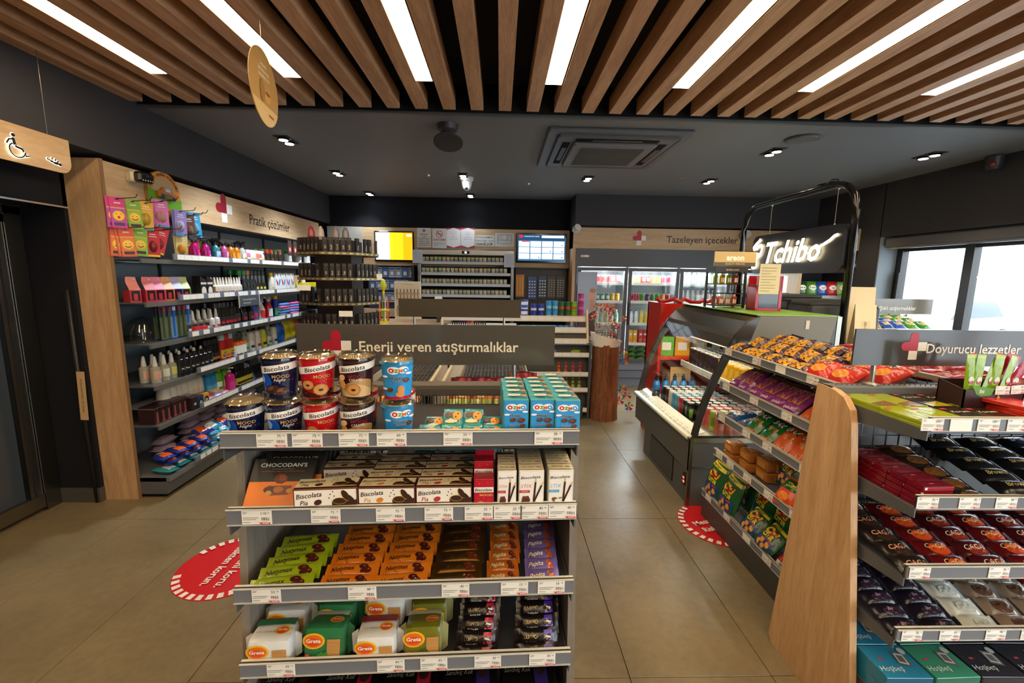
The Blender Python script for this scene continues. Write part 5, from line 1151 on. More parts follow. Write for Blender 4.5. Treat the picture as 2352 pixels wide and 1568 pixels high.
mood = boxp('biscuit_carton', .054, .040, .118, '#b5142c', a_mood, side='#9c1226')
mx_ = 0.6615
mood.put('red biscuit carton with white band, the front one', 'biscuit carton', (mx_, .030, Z2 - .004), 0, 'red biscuit cartons', FR)
mood.put('red biscuit carton standing higher, right behind the front red carton', 'biscuit carton', (mx_, .073, Z2 + .028), 0, 'red biscuit cartons', FR)
mood.put('upside down red biscuit carton, farthest of the red column', 'biscuit carton', (mx_ + .002, .116, Z2 + .168), (0, pi, 0), 'red biscuit cartons', FR)
obj('riser', MB().box((mx_ - .026, .054, Z2 - .002), (mx_ + .026, .14, Z2 + .028), '#5a4a3a', 'matte'), g1); obj('riser', MB().box((mx_ - .026, .096, Z2 + .028), (mx_ + .026, .14, Z2 + .050), '#5a4a3a', 'matte'), g1)
def a_stix(sc, bg, item):
    def f(m, W, w, h):
        W = up(W, h, .30); m.txt(W, 'Biscolata', -.002, h * .80, w * .16, '#2a1d1b', 'card', sh=.22, bold=.015, rot=.09, maxw=w * .84).txt(W, 'STIX', -w * .2, h * .54, w * .22, sc, 'card', sh=.2, bold=-.008, maxw=w * .42)
        m.rect(W, -w / 2 + .001, h * .34, -w * .06, h * .42, bg).txt(W, 'SÜTLÜ' if item else 'HİNDİSTAN', -w * .27, h * .38, w * .06, '#f0ece4', 'card', maxw=w * .34)
        for (x0, y0, x1, y1) in ((.10, .06, .16, .66), (.10, .05, .40, .56)):
            m.poly(W, [(w * x0 - .0025, h * y0), (w * x0 + .0025, h * y0), (w * x1 + .0025, h * y1), (w * x1 - .0025, h * y1)], '#3f1a14')
            m.poly(W, [(w * x1 - .0016, h * y1), (w * x1 + .0016, h * y1), (w * (x1 + (x1 - x0) * .22) + .0016, h * (y1 + .1)), (w * (x1 + (x1 - x0) * .22) - .0016, h * (y1 + .1))], '#d9a85c')
        if item: m.poly(W, [(-w * .4, h * .06), (-w * .08, h * .05), (-w * .04, h * .14), (-w * .12, h * .26), (-w * .34, h * .24)], '#5a2c1e').poly(W, [(-w * .32, h * .2), (-w * .14, h * .2), (-w * .16, h * .25), (-w * .32, h * .25)], '#7a4430')
        else: m.ell(W, -w * .24, h * .14, w * .11, w * .13, '#6b4630', n=10).ell(W, -w * .15, h * .11, w * .09, w * .08, '#eae6dc', n=10).ell(W, -w * .02, h * .18, w * .09, w * .04, '#5d8a3a', n=6, rot=.5)
    return f
def t_stix(sc):
    return lambda m, W, w, d: (m.rect(W, -w / 2 + .001, -d / 2 + .001, w / 2 - .001, d / 2 - .001, '#e4d6b0'), m.txt(W, 'Biscolata', -w * .12, 0, .006, '#2a1d1b', 'card', sh=.2, maxw=w * .5), m.rect(W, w * .2, -.004, w * .4, 0, sc))
stx = [boxp('stick_biscuit_box', w_, .033, .137, '#eceae6', a_stix(sc, bg, it), side='#dcd6c6', arttop=t_stix(sc)) for w_, sc, bg, it in ((.051, '#c23040', '#c23040', 1), (.068, '#c23040', '#c23040', 1), (.068, '#3a9fd0', '#3a9fd0', 0))]
sx_ = [0.7236, 0.7899, 0.87]
for c in range(3):
    for r in range((3, 6, 7)[c]):
        stx[c].put(f'white chocolate stick box, {["narrow column beside the red cartons","middle column with red print","right column with blue print"][c]}, {ORD[r]} from front', 'biscuit box', (sx_[c] + .001 * r, .027 + .035 * r, Z2 + (0 if c or r < 2 else 0)), J(.01), 'white stick biscuit boxes', FR)
mood.put('red biscuit carton at the back above the narrow white column', 'biscuit carton', (sx_[0], .16, Z2), 0, 'red biscuit cartons', FR)
# ---------------- level 3: bars
def bar(name, L, Wd, T, col, brand, bc, item, mt='film', dark=None, sub=None, edge=None, seed=1):
    m, W = pillow(L, Wd, T, col, mt, .010, 14, 6, seed=seed, wr=.0008)
    if dark: m.rect(W, L * .08, -Wd * .32, L * .40, Wd * .32, dark, mt, 8, 4)
    m.txt(W, brand, -L * .16, Wd * .04, Wd * .27, bc, 'card', sh=.3, bold=.015, rot=.06, maxw=L * .44, edge=edge)
    if sub: m.txt(W, sub, -L * .16, -Wd * .27, Wd * .12, '#5a2a18', 'card')
    if item:
        m.ell(W, L * .22, Wd * .12, L * .09, Wd * .17, item, 'gloss', 12, 3).ell(W, L * .28, -Wd * .08, L * .09, Wd * .2, item, 'gloss', 12, 3).ell(W, L * .20, -Wd * .16, L * .035, Wd * .12, item, 'gloss', 8, 2).ell(W, L * .23, Wd * .14, L * .03, Wd * .05, '#8a4630', 'gloss', 8, 2).ell(W, L * .32, -Wd * .04, L * .03, Wd * .06, '#8a4630', 'gloss', 8, 2)
    return Prod(name, m)
bars = [bar('nut_bar', .165, .052, .024, '#93a81a', 'Nutymax', '#231410', '#4a1d12', sub='2x', seed=1), bar('nut_bar', .150, .050, .024, '#d3741a', 'Nutymax', '#231410', '#4a1d12', sub='2x', seed=2),
        bar('nut_bar', .145, .050, .024, '#cf7419', 'Nutymax', '#231410', '#431a10', sub='2x', seed=3), bar('nut_bar', .145, .046, .024, '#6a4a1c', 'Nutymax', '#2a160c', '#5a2414', 'foil', seed=4),
        bar('cake_bar', .093, .046, .024, '#b4601c', 'Papita', '#e6cf9a', '#5a2414', seed=5, edge='#3a1c10'), bar('cake_bar', .098, .050, .026, '#6b5aa0', 'Papita', '#e9dfca', '#a8502a', seed=6, edge='#35245a')]
bxc = [0.1048, 0.2826, 0.4335, 0.5832, 0.7179, 0.8291]
bl = ['lime green nut bar', 'orange nut bar in the left orange column', 'orange nut bar in the right orange column', 'dark gold foil nut bar', 'orange brown cake bar', 'purple cake bar']
Z3 = BZ1[2]
for c in range(6):
    n_ = 6 if c else 5
    for r in range(n_):
        for t in range(1):
            bars[c].put(f'{bl[c]}, {ORD[r]} from the front', 'snack bar', (bxc[c] + .003 * r + J(.003), .045 + .043 * r, Z3 + .012 + .004 * r), (radians(24 + J(5)), 0, radians(2 + J(2.5)) + (.08 if c == 0 else 0)), 'wrapped bars on the third shelf', FR)
# ---------------- level 4: cracker cubes and dark cakes
def softbox(name, w, d, h, col, art, sidec='#d9dbdc', seed=0):
    m = MB(); nx, ny, nz = 6, 5, 5; rg = random.Random(seed)
    def P(a, b, c):
        s_ = (abs(a) ** 8 + abs(b) ** 8 + abs(c) ** 8) ** (1 / 8); a, b, c = a / s_, b / s_, c / s_
        return (a * w / 2, b * d / 2, c * h / 2 + h / 2)
    for ax in range(3):
        for sg in (-1, 1):
            n1, n2 = 6, 6; V = []
            for i in range(n1 + 1):
                for j in range(n2 + 1):
                    a, b = -1 + 2 * i / n1, -1 + 2 * j / n2; q = [0, 0, 0]; q[ax] = sg; q[(ax + 1) % 3] = a; q[(ax + 2) % 3] = b; V.append(P(*q))
            F = [(i * 7 + j, (i + 1) * 7 + j, (i + 1) * 7 + j + 1, i * 7 + j + 1) for i in range(n1) for j in range(n2)]
            if sg < 0: F = [f[::-1] for f in F]
            m.add(V, F, col if ax else sidec, 'film', True)
    # crimped side seams
    for sg in (-1, 1): m.prism([(sg * w / 2, h * .08), (sg * (w / 2 + .016), h * .2), (sg * (w / 2 + .018), h * .8), (sg * w / 2, h * .93)], -.002, .002, sidec, 'film', 1)
    def WF(u, v, e=0):
        a, c = 2 * u / w, 2 * v / h - 1; s_ = (abs(a) ** 8 + 1 + abs(c) ** 8) ** .125; return Vector((u, -d / 2 / s_ - e - .0006, v))
    def WT(u, v, e=0):
        a, b = 2 * u / w, 2 * v / d; s_ = (abs(a) ** 8 + 1 + abs(b) ** 8) ** .125; return Vector((u, v, h / 2 + h / 2 / s_ + e + .0006))
    art(m, WF, WT, w, d, h); return Prod(name, m)
def a_greta(tc, accent, flav):
    def f(m, WF, WT, w, d, h):
        WF0 = WF; WF = up(WF0, h, .22)
        for W, k, x0, y0, cr in ((WF, 1, -w * .24, h * .56, True), (WT, .62, w * .22, -d * .05, False)):
            m.ell(W, x0, y0, .032 * k, .027 * k, '#eab41a', 'card', 16, 2).ell(W, x0, y0 - .001, .026 * k, .022 * k, '#dd6a1c', 'card', 16, 2).ell(W, x0, y0 - .004, .018 * k, .014 * k, '#cf4a18', 'card', 14, 2).txt(W, 'Greta', x0, y0 + .001, .0125 * k, '#f2ece0', 'card', bold=.02, maxw=.046 * k)
        m.rect(WF, w * .10, h * .10, w * .42, h * .62, '#b8864a', 'card', 4, 4)
        for i in range(4):
            for j in range(4): m.ell(WF, w * (.14 + .08 * i), h * (.16 + .12 * j), .0012, .0012, '#8a5c28', 'card', 5)
        for i in range(7): m.ell(WF, -w * .08 + .004 * i, h * (.14 + .03 * (i % 3)), .006, .004, accent, 'card', 6, 1, i)
        m.rect(WT, -w * .46, d * .12, w * .46, d * .44, tc, 'card', 6, 2).txt(WT, flav, -w * .12, -d * .2, .006, '#4a4a44', 'card', maxw=w * .5)
        m.ell(WF, -w * .36, h * .13, .007, .007, '#c23a30', 'card', 10)
    return f
gr_ = [softbox('cracker_pack', .118, .085, .092, '#d8d9d8', a_greta('#2f6a44', '#3f6e2a', 'OTLU KRAKER'), seed=1), softbox('cracker_pack', .112, .085, .105, '#2f7346', a_greta('#cfd4ce', '#3f7e2a', 'MEVSİM YEŞİLLİKLİ'), '#356f4a', 2),
       softbox('cracker_pack', .112, .085, .092, '#dcdcda', a_greta('#7a1c2c', '#a3202c', 'ACI BİBERLİ'), seed=3), softbox('cracker_pack', .106, .085, .098, '#6f6e20', a_greta('#cfd0c8', '#3a4a1c', 'ZEYTİNLİ VE DAĞ KEKİKLİ'), '#9a9a6a', 4)]
gx_ = [0.0659, 0.2132, 0.3581, 0.4889]; Z4 = BZ1[3]
gn = ['white and green cracker pack', 'green cracker pack', 'white and red cracker pack', 'olive green cracker pack']
for c in range(4):
    tl_ = (0, radians(0), 0)
    gr_[c].put(f'{gn[c]} with orange oval, front of its column', 'cracker pack', (gx_[c], .055, Z4 + .002), (radians(-14 if c in (1, 3) else -3), 0, J(.03)), 'cracker packs on the fourth shelf', FR)
    gr_[c].put(f'{gn[c]} with orange oval, second from the front', 'cracker pack', (gx_[c] + .008, .150, Z4 + (.012 if c != 2 else .04)), (radians(-6), 0, J(.05)), 'cracker packs on the fourth shelf', FR)
    gr_[c].put(f'{gn[c]} with orange oval, at the back of the column', 'cracker pack', (gx_[c] + .014, .245, Z4 + .004), (radians(-4), 0, J(.05)), 'cracker packs on the fourth shelf', FR)
def cake(name, c2, L=.128, Wd=.062, seed=1, br='LUPPO'):
    m, W = pillow(L, Wd, .030, '#17100f', 'film', .012, 14, 6, seed=seed, wr=.0012, crimp='#1d0f10')
    m.rect(W, L * .16, -Wd * .40, L * .36, Wd * .40, c2, 'film', 4, 6).txt(W, br, -L * .14, Wd * .12, Wd * .17, '#b79a5a', 'foil', bold=.0, maxw=L * .4).txt(W, 'Sandviç Kek', -L * .12, -Wd * .12, Wd * .085, '#d8d2c6', 'card', sh=.3, maxw=L * .3)
    m.ell(W, L * .24, Wd * .08, L * .10, Wd * .17, '#3d1c14', 'gloss', 12, 3).band(W, L * .20, L * .31, lambda u: Wd * (.10 - 6 * (u - L * .2)**1 * .3 / L * .3), lambda u: Wd * (.18 - 6 * (u - L * .2) * .3 / L * .3), '#e6dcc0', 'card', 5)
    return Prod(name, m)
ck = [cake('cake_pack', '#b01a34', .122, .056, 1), cake('cake_pack', '#45249c', .132, .058, 2)]
kx = [0.6396, 0.8174]
for c in range(2):
    for r in range(6):
        ck[c].put(f'black wrapped sandwich cake pack with {["red","violet"][c]} panel, {ORD[r]} from the front', 'cake pack', (kx[c] + .004 * r, .045 + .030 * r, Z4 + .004 + .021 * r), (radians(62 - 3 * r), 0, J(.04)), 'black sandwich cake packs', FR)
Z5 = BZ1[4]
def a_dk(c2):
    return lambda m, W, w, h: m.rect(W, w * .1, 0, w * .35, h * .98, c2, 'film').txt(W, 'LUPPO', -w * .2, h * .45, h * .16, '#9a8450', 'foil', maxw=w * .5)
def t_dk(c2):
    return lambda m, W, w, d: m.rect(W, w * .1, -d * .48, w * .35, d * .48, c2, 'film').txt(W, 'Sandviç Kek', -w * .2, 0, .016, '#8a8578', 'card', sh=.3, maxw=w * .5).ell(W, w * .22, 0, w * .09, d * .2, '#35201a', 'gloss')
dk = [boxp('cake_carton', .16, .10, .155, '#15110f', a_dk(c), 'film', side='#100d0c', arttop=t_dk(c)) for c in ('#8a1c30', '#2c2260', '#1c1512')]
for i, c in enumerate((2, 0, 0, 1, 1)):
    for r in range(2): dk[c].put(f'large dark cake carton on the lowest visible shelf, {ORD[i]} from the left, {["front","back"][r]} row', 'cake carton', (.10 + .175 * i, .075 + .12 * r, Z5), J(.03), 'dark cake cartons', FR)
# ---------------- long gondola behind the centre stand
gb, W_ = pillow(.115, .085, .05, '#7a4a20', 'foil', .010, 10, 6, seed=3, wr=.002); gb.ell(W_, 0, 0, .016, .014, '#c9a86a', 'card', 8, 2); gold = Prod('golden_packet', gb)
gb, W_ = pillow(.11, .085, .045, '#8f9a2c', 'film', .010, 10, 6, seed=5, wr=.002); gb.rect(W_, -.02, -.02, .02, .02, '#c9d08a', 'card', 3, 3); lime = Prod('lime_packet', gb)
gb, W_ = pillow(.12, .09, .05, '#c8741f', 'film', .010, 10, 6, seed=7, wr=.002); orp = Prod('orange_packet', gb)
gb, W_ = pillow(.12, .09, .05, '#5e1420', 'foil', .010, 10, 6, seed=9, wr=.002); mar = Prod('maroon_packet', gb)
for c in range(4):
    for r in range(2):
        (gold if r == 0 else mar).put(f'{["golden brown","dark red"][r]} foil packet lying behind the header board, {ORD[c]} from the wire divider', 'snack packet', (-.155 + .088 * c, 1.76 + .13 * r, 1.115 + (.025 if c == 3 else 0) + .03 * r), (radians(34), 0, J(.2)), 'foil packets on the long gondola')
        mar.put(f'dark packet beneath the {["golden brown","dark red"][r]} foil packets, {ORD[c]} from the wire divider', 'snack packet', (-.155 + .088 * c, 1.79 + .13 * r, 1.062), (radians(8), 0, J(.1)), 'dark packets under the foil packets')
        lime.put(f'lime green packet seen through the wire back, {ORD[c]} from the wire divider, {["near","far"][r]} row', 'snack packet', (-.155 + .088 * c, 1.625 + .045 * r, 1.062 + .055), (radians(78), 0, J(.1)), 'lime packets on the long gondola')
for c in range(3):
    orp.put(f'orange packet left of the wire divider on the long gondola, {ORD[c]} from the left', 'snack packet', (-.61 + .105 * c, 1.84, 1.10), (radians(20), 0, J(.2)), 'orange packets on the long gondola')
    mar.put(f'dark red packet on the lower left tray of the long gondola, {ORD[c]} from the left', 'snack packet', (-.61 + .105 * c, 1.70, 1.065), (radians(20), 0, J(.2)), 'dark packets on the long gondola')

# ---------------- right end stand
def tablet(name, w, d, t, c1, c2, br=None):
    m = MB().rbox((-w / 2, -d / 2, 0), (w / 2, d / 2, t), .002, c1, 'film'); W = top(t)
    m.poly(W, [(-w * .46, -d * .47), (w * .46, -d * .47), (w * .46, -d * .1), (-w * .46, -d * .28)], c2, 'film')
    if br: m.txt(W, br, 0, d * .22, .018, '#dcd6b8', 'card', sh=.2, maxw=w * .8)
    m.rect(W, -w * .46, d * .36, -w * .2, d * .44, '#c23040', 'card'); return Prod(name, m)
tg = tablet('chocolate_tablet', .088, .165, .012, '#93a01e', '#7a5c32'); tk = tablet('chocolate_tablet', .088, .165, .012, '#2b2119', '#a79a20', 'Karam'); tr_ = tablet('chocolate_tablet', .10, .17, .014, '#bd2a1c', '#8f1a14')
A = BZ4[0]
for i, (pr, x) in enumerate(((tg, .085), (tg, .178), (tk, .275), (tk, .368))):
    for r in range(2):
        for t in range(2):
            pr.put(f'{["green","green","black and yellow","black and yellow"][i]} chocolate tablet, {ORD[i]} column from the oak panel, {["front","rear"][r]} row, {["under","upper"][t]} one', 'chocolate tablet', (RX + x, RY + .10 + .175 * r, A + .0125 * t), J(.04) + .05, 'chocolate tablets on the top shelf')
for i in range(3):
    for t in range(4 if i == 0 else 3): tr_.put(f'flat red chocolate box, pile {ORD[i]} from the left, {ORD[t]} layer up', 'chocolate box', (RX + .47 + (.0 if i < 2 else .115), RY + (.12 if i == 0 else .29 if i == 1 else .10), A + .0145 * t), J(.06) + .25 * (t == 3), 'flat red chocolate boxes')
cube = boxp('red_gift_box', .052, .052, .046, '#b3332e', lambda m, W, w, h: m.rect(W, -.012, .01, .012, .034, '#d9b0a0').rect(W, -.009, .013, .009, .031, '#b3332e'), arttop=lambda m, W, w, d: m.rect(W, -.02, -.012, .02, .012, '#c9574c'))
for i in range(4):
    for j in range(4):
        for t in range(2): cube.put(f'small red cube box, {ORD[i]} column, {ORD[j]} row from the front, {["bottom","top"][t]} layer', 'chocolate box', (RX + .675 + .054 * i, RY + .06 + .054 * j, A + .0465 * t), J(.02), 'small red cube boxes')
cub2 = boxp('red_gift_box', .085, .05, .045, '#a8302c', lambda m, W, w, h: m.rect(W, -.016, .012, .016, .032, '#d9b0a0')); cub2.put('red oblong box in front of the chocolate stick display', 'chocolate box', (RX + .615, RY + .215, A), .2)
dsx, dsy = 1.70, 1.455
ds = thing('stick_display', 'brown counter display holding green and red chocolate sticks', 'display box', (dsx, dsy, A))
m = MB().box((-.10, -.045, 0), (.115, -.041, .085), '#2e1a17', 'card').box((-.10, .045, 0), (.115, .049, .105), '#2e1a17', 'card').prism([(-.045, 0), (.049, 0), (.049, .105), (-.045, .085)], -.10, -.096, '#2e1a17', 'card', 0).prism([(-.045, 0), (.049, 0), (.049, .105), (-.045, .085)], .111, .115, '#2e1a17', 'card', 0).box((-.10, -.045, 0), (.115, .049, .003), '#2e1a17', 'card')
W = front(-.0455); m.poly(W, [(-.075, .098), (-.06, .07), (-.04, .062), (-.005, .066), (.004, .09), (-.03, .094)], '#4f8f2a').txt(W, 'Eti', -.04, .08, .012, '#d8d8d0', 'card', bold=.03).rect(W, -.054, .072, -.026, .073, '#c23040').poly(W, [(.02, .07), (.035, .045), (.01, .045)], '#b59a3c').rect(W, -.06, .02, .06, .022, '#6a4038')
obj('tray', m, ds)
for k, x in enumerate((.03, .085)): obj('price_ticket', tag_mesh('40', .05, .03), ds, (x, -.0475, .085 + .003 * k), (0, radians(-4 * k), 0))
def stick(col, col2):
    m, W = pillow(.20, .032, .012, col, 'film', .012, 12, 4, seed=3, crimp=col2, wr=.0006)
    m.rect(W, -.086, -.008, -.035, .008, '#3a1c18', 'card', 6, 2).ell(W, .012, 0, .012, .009, '#c9d6c4', 'card', 8, 2).rect(W, -.002, -.006, .008, .006, '#b23040', 'card', 2, 2)
    return Prod('chocolate_stick', turned(m, RM(0, -pi / 2) if False else Matrix.Rotation(pi / 2, 4, 'X') @ Matrix.Rotation(pi / 2, 4, 'Z')))
sg_, sr_ = stick('#7fa11f', '#a9b83a'), stick('#9c1030', '#b8303c')
for k, (dx_, a, c, y_) in enumerate(((-.075, -3, 0, -.02), (-.052, 2, 0, -.025), (-.03, -10, 1, .01), (-.004, 16, 0, -.02), (.018, 4, 0, -.025), (.036, 10, 0, .0), (.05, 16, 0, -.03), (.06, 10, 1, .015), (.078, 20, 1, -.01), (.088, 26, 1, -.025), (.098, 16, 1, .02))):
    (sg_, sr_)[c].put(f'{["green","dark red"][c]} wrapped chocolate stick in the counter display, {ORD[k]} from the left', 'chocolate stick', (dsx + dx_ * .9, dsy + y_, A + .10 + .006), (0, radians(a), J(.2)), 'chocolate sticks in the counter display')
def foilbar(name, L, Wd, T, col, c2=None, br=None, bc='#b9a05a', mt='film', seed=1):
    m, W = pillow(L, Wd, T, col, mt, .010, 12, 6, seed=seed, wr=.001)
    if c2: m.ell(W, L * .05, -Wd * .1, L * .28, Wd * .28, c2, mt, 14, 3)
    if br: m.txt(W, br, 0, Wd * .06, Wd * .24, bc, 'card', sh=.25, bold=.01, maxw=L * .6)
    return Prod(name, m)
mb = boxp('maroon_box', .105, .058, .017, '#8e1026', lambda m, W, w, h: m.rect(W, -w * .46, h * .3, -w * .38, h * .75, '#dcd0d0'), 'gloss', side='#6e0c1e', arttop=lambda m, W, w, d: m.txt(W, 'sütlü', -.01, -.012, .006, '#d9b9b9', 'card').rect(W, -w * .4, .0, w * .4, .018, '#6c0e20'))
B = BZ4[1]
for j in range(5):
    for t in range(4): mb.put(f'flat maroon bar box beside the oak panel, {ORD[j]} row from the front, {ORD[t]} layer up', 'chocolate box', (RX + .105 + .004 * t, RY + .05 + .062 * j, B + .0175 * t), J(.05), 'flat maroon boxes')
bf = [foilbar('foil_snack_pack', .14, .07, .032, '#241a12', '#6a4420', seed=2), foilbar('foil_snack_pack', .15, .072, .034, '#0d0e12', None, 'Browni', '#b9a05a', seed=3), foilbar('foil_snack_pack', .15, .072, .034, '#0e1118', '#15243c', 'Browni', '#c9c9c4', seed=4)]
for i in range(5):
    for j in range(5):
        k = 0 if i == 0 else 1 if i < 3 else 2
        bf[k].put(f'{["dark bronze","black","blue black"][k]} foil cake pack on the second shelf, {ORD[i]} column from the maroon boxes, {ORD[j]} row', 'cake pack', (RX + .24 + .155 * i, RY + .045 + .065 * j, B + .004 + .012 * j + (.03 if k else 0)), (radians(18 + J(5)), 0, J(.06)), 'foil cake packs on the second shelf')
C_ = BZ4[2]
kf = [foilbar('wafer_pack', .125, .075, .03, '#1b1512', '#302018', 'CAGA', '#c98a6a', seed=5), foilbar('wafer_pack', .125, .075, .03, '#5a0f16', '#c8481a', 'CAGA', '#d8c88a', seed=6), foilbar('wafer_pack', .125, .075, .03, '#450d14', '#8a2c18', 'CAGA', '#d8d0b8', seed=7)]
for i in range(7):
    for j in range(5):
        k = 0 if i < 1 else 1 if i in (1, 3) else 2
        kf[k].put(f'{["black","red and orange","dark red"][k]} wafer pack on the third shelf, {ORD[i]} column from the oak panel, {ORD[j]} row', 'wafer pack', (RX + .10 + .132 * i, RY + .045 + .066 * j, C_ + .006 + .010 * j), (radians(24 + J(6)), 0, J(.1)), 'wafer packs on the third shelf')
D_ = BZ4[3]
df = [foilbar('biscuit_bar', .13, .05, .026, '#17121f', '#2a1c2e', 'Bir', '#a88a9a', seed=8), foilbar('biscuit_bar', .12, .07, .03, '#cdd3ce', '#b9bfba', 'Lifalif', '#8a8f86', seed=9), foilbar('biscuit_bar', .12, .07, .03, '#8a7a6c', '#5a3c2c', 'Lifalif', '#1e1712', seed=10), foilbar('biscuit_bar', .13, .07, .03, '#7d1020', '#9a1a28', seed=11)]
for i, k in enumerate((0, 0, 1, 2, 2, 3, 3)):
    for j in range(5 if k else 6):
        df[k].put(f'{["dark violet biscuit bar","white and olive bar pack","brown bar pack","dark red biscuit pack"][k]} on the fourth shelf, {ORD[i]} column, {ORD[j]} row', 'biscuit pack', (RX + .10 + .134 * i, RY + .05 + (.066 if k else .052) * j, D_ + .004 + .012 * j), (radians(20), 0, J(.06)), 'bars on the fourth shelf')
E_ = BZ4[4]
def a_hos(m, W, w, d):
    m.txt(W, 'Hoşbeş', -w * .2, -d * .22, .020, '#dfe6e6', 'card', sh=.2, bold=-.005, maxw=w * .5).rect(W, -w * .32, d * .02, -w * .22, d * .08, '#b23040').poly(W, [(w * .05, -d * .1), (w * .3, -d * .2), (w * .38, d * .25), (w * .12, d * .3)], '#55565a').poly(W, [(w * .09, -d * .06), (w * .27, -d * .13), (w * .33, d * .2), (w * .15, d * .24)], '#c2c8c8').poly(W, [(w * .12, -d * .02), (w * .25, -d * .08), (w * .29, d * .15), (w * .17, d * .19)], '#55565a').ell(W, w * .38, d * .3, .012, .014, '#b4bcc0', n=8)
hb_ = [boxp('wafer_box', .155, .13, .05, c, None, 'gloss', side=s2, arttop=a_hos) for c, s2 in (('#1d5a7a', '#2a7a9c'), ('#2c6a58', '#3c8a72'), ('#23252c', '#2c2e38'), ('#2a1a1c', '#3a2426'))]
for i in range(5):
    k = (0, 1, 2, 2, 3)[i]
    for j in range(3):
        for t in range(2): hb_[k].put(f'{["blue","green","dark grey","dark grey","dark brown"][i]} flat wafer box on the bottom shelf, {ORD[i]} column, {ORD[j]} row, {["lower","upper"][t]}', 'wafer box', (RX + .115 + .163 * i, RY + .02 + .135 * j + .05, E_ + .0505 * t), J(.03), 'wafer boxes on the bottom shelf')
# ================================================================ cracker gondola goods (frame CF)
def bag(name, L, Wd, T, col, art=None, crimp=None, seed=1, mt='film', wr=.0025):
    """crisps bag: drawn upright, u across, v up; local base at the bottom seam when stood with rot x = 90"""
    m, W = pillow(L, Wd, T, col, mt, .012, 12, 8, seed=seed, crimp=crimp, wr=wr)
    WU = lambda u, v, e=0: W(v - L / 2, -u, e)      # u to the right, v upward along the bag
    if art: art(m, WU, Wd, L)
    # long axis of the pillow becomes +y (away from the viewer when lying), then things are tilted up
    m2 = turned(m, Matrix.Translation((0, L / 2, 0)) @ Matrix.Rotation(pi / 2, 4, 'Z'))
    return Prod(name, m2)
def sticks(m, W, w, h, v0, v1, c1='#a8662e', c2='#c98a4a'):
    for i in range(9):
        u = -w * .36 + w * .08 * i; s_ = ((i * 7) % 5 - 2) * .006
        m.poly(W, [(u, h * v0), (u + w * .06, h * v0), (u + w * .06 + s_, h * v1), (u + s_, h * v1)], (c1, c2)[i % 2], 'card')
a_goni = lambda m, W, w, h: m.rect(W, -w * .36, h * .2, w * .36, h * .8, '#d3962a', 'film', 4, 4).txt(W, 'Goni', 0, h * .5, w * .2, '#3a2210', 'card', sh=.2, bold=.03, maxw=w * .6, edge='#e8d9a0').ell(W, w * .2, h * .7, w * .12, w * .1, '#b9701f', 'card', 8, 2)
a_stk = lambda c, br: (lambda m, W, w, h: (sticks(m, W, w, h, .34, .82), m.rect(W, -w * .40, h * .06, w * .40, h * .3, c, 'film', 4, 3), m.txt(W, br, 0, h * .2, w * .15, '#e2d6dc', 'card', sh=.2, bold=.02, maxw=w * .7, edge='#2a1020')))
a_crx = lambda c: (lambda m, W, w, h: (sticks(m, W, w, h, .12, .52), m.txt(W, 'CRAX', 0, h * .68, w * .24, '#e9eae0', 'card', sh=.2, bold=.03, maxw=w * .8, edge='#101810', edgew=.05)))
a_red = lambda m, W, w, h: (m.ell(W, 0, h * .35, w * .3, h * .17, '#d98a2c', 'card', 12, 3), m.txt(W, 'atak', 0, h * .68, w * .2, '#1c1210', 'card', sh=.2, bold=.03, maxw=w * .7, edge='#e8d8c8'))
def a_cizi(m, W, w, h):
    m.rect(W, -w * .42, h * .06, w * .42, h * .42, '#1c3f86', 'film', 6, 4); m.txt(W, 'Çizi', 0, h * .68, w * .26, '#e8c81c', 'card', sh=.2, bold=.05, maxw=w * .8, edge='#a3201c', edgew=.05, rot=-.15)
    m.txt(W, 'ÇITIR', 0, h * .5, w * .15, '#d8cf30', 'card', bold=.04, maxw=w * .62, rot=-.1).rect(W, -w * .1, h * .36, w * .3, h * .4, '#c22c3a', 'card', 4)
    m.band(W, -w * .45, w * .45, lambda u: h * .84 - .1 * u, lambda u: h * .93 - .1 * u, '#e3c91f', 'card', 8).txt(W, 'PARTİ BOY', -w * .08, h * .888, w * .075, '#1f3a20', 'card', bold=.03, rot=-.1)
    for a, b in ((-.2, .2), (.06, .16), (.24, .26), (-.05, .3)): m.ell(W, w * a, h * b, w * .12, w * .09, '#c98a34', 'card', 8, 2, a * 9).ell(W, w * a, h * b, w * .09, w * .065, '#dca24a', 'card', 8, 2, a * 9)
goni = bag('cracker_bag', .12, .105, .045, '#3a1d2c', a_goni, '#2a1622', 1, 'film'); redb = bag('crisps_bag', .15, .12, .06, '#c2281c', a_red, '#8c1a14', 2); redd = bag('snack_bag', .16, .13, .05, '#7a1420', lambda m, W, w, h: m.rect(W, -w * .25, h * .3, w * .25, h * .7, '#a82030', 'film', 4, 4).rect(W, -w * .1, h * .6, w * .3, h * .66, '#cfc6c6', 'card', 4), '#4a1018', 3)
purp = bag('stick_bag', .20, .11, .045, '#7a2a6e', a_stk('#8a2c7e', 'çubuk'), '#b9a02c', 4); blu = bag('stick_bag', .20, .11, .045, '#2f63a8', a_crx(0), '#6f9ad0', 5); grn = bag('stick_bag', .20, .115, .05, '#14642c', a_crx(0), '#1a7a34', 6); org = bag('stick_bag', .20, .115, .05, '#c2501c', a_crx(0), '#a83c14', 7)
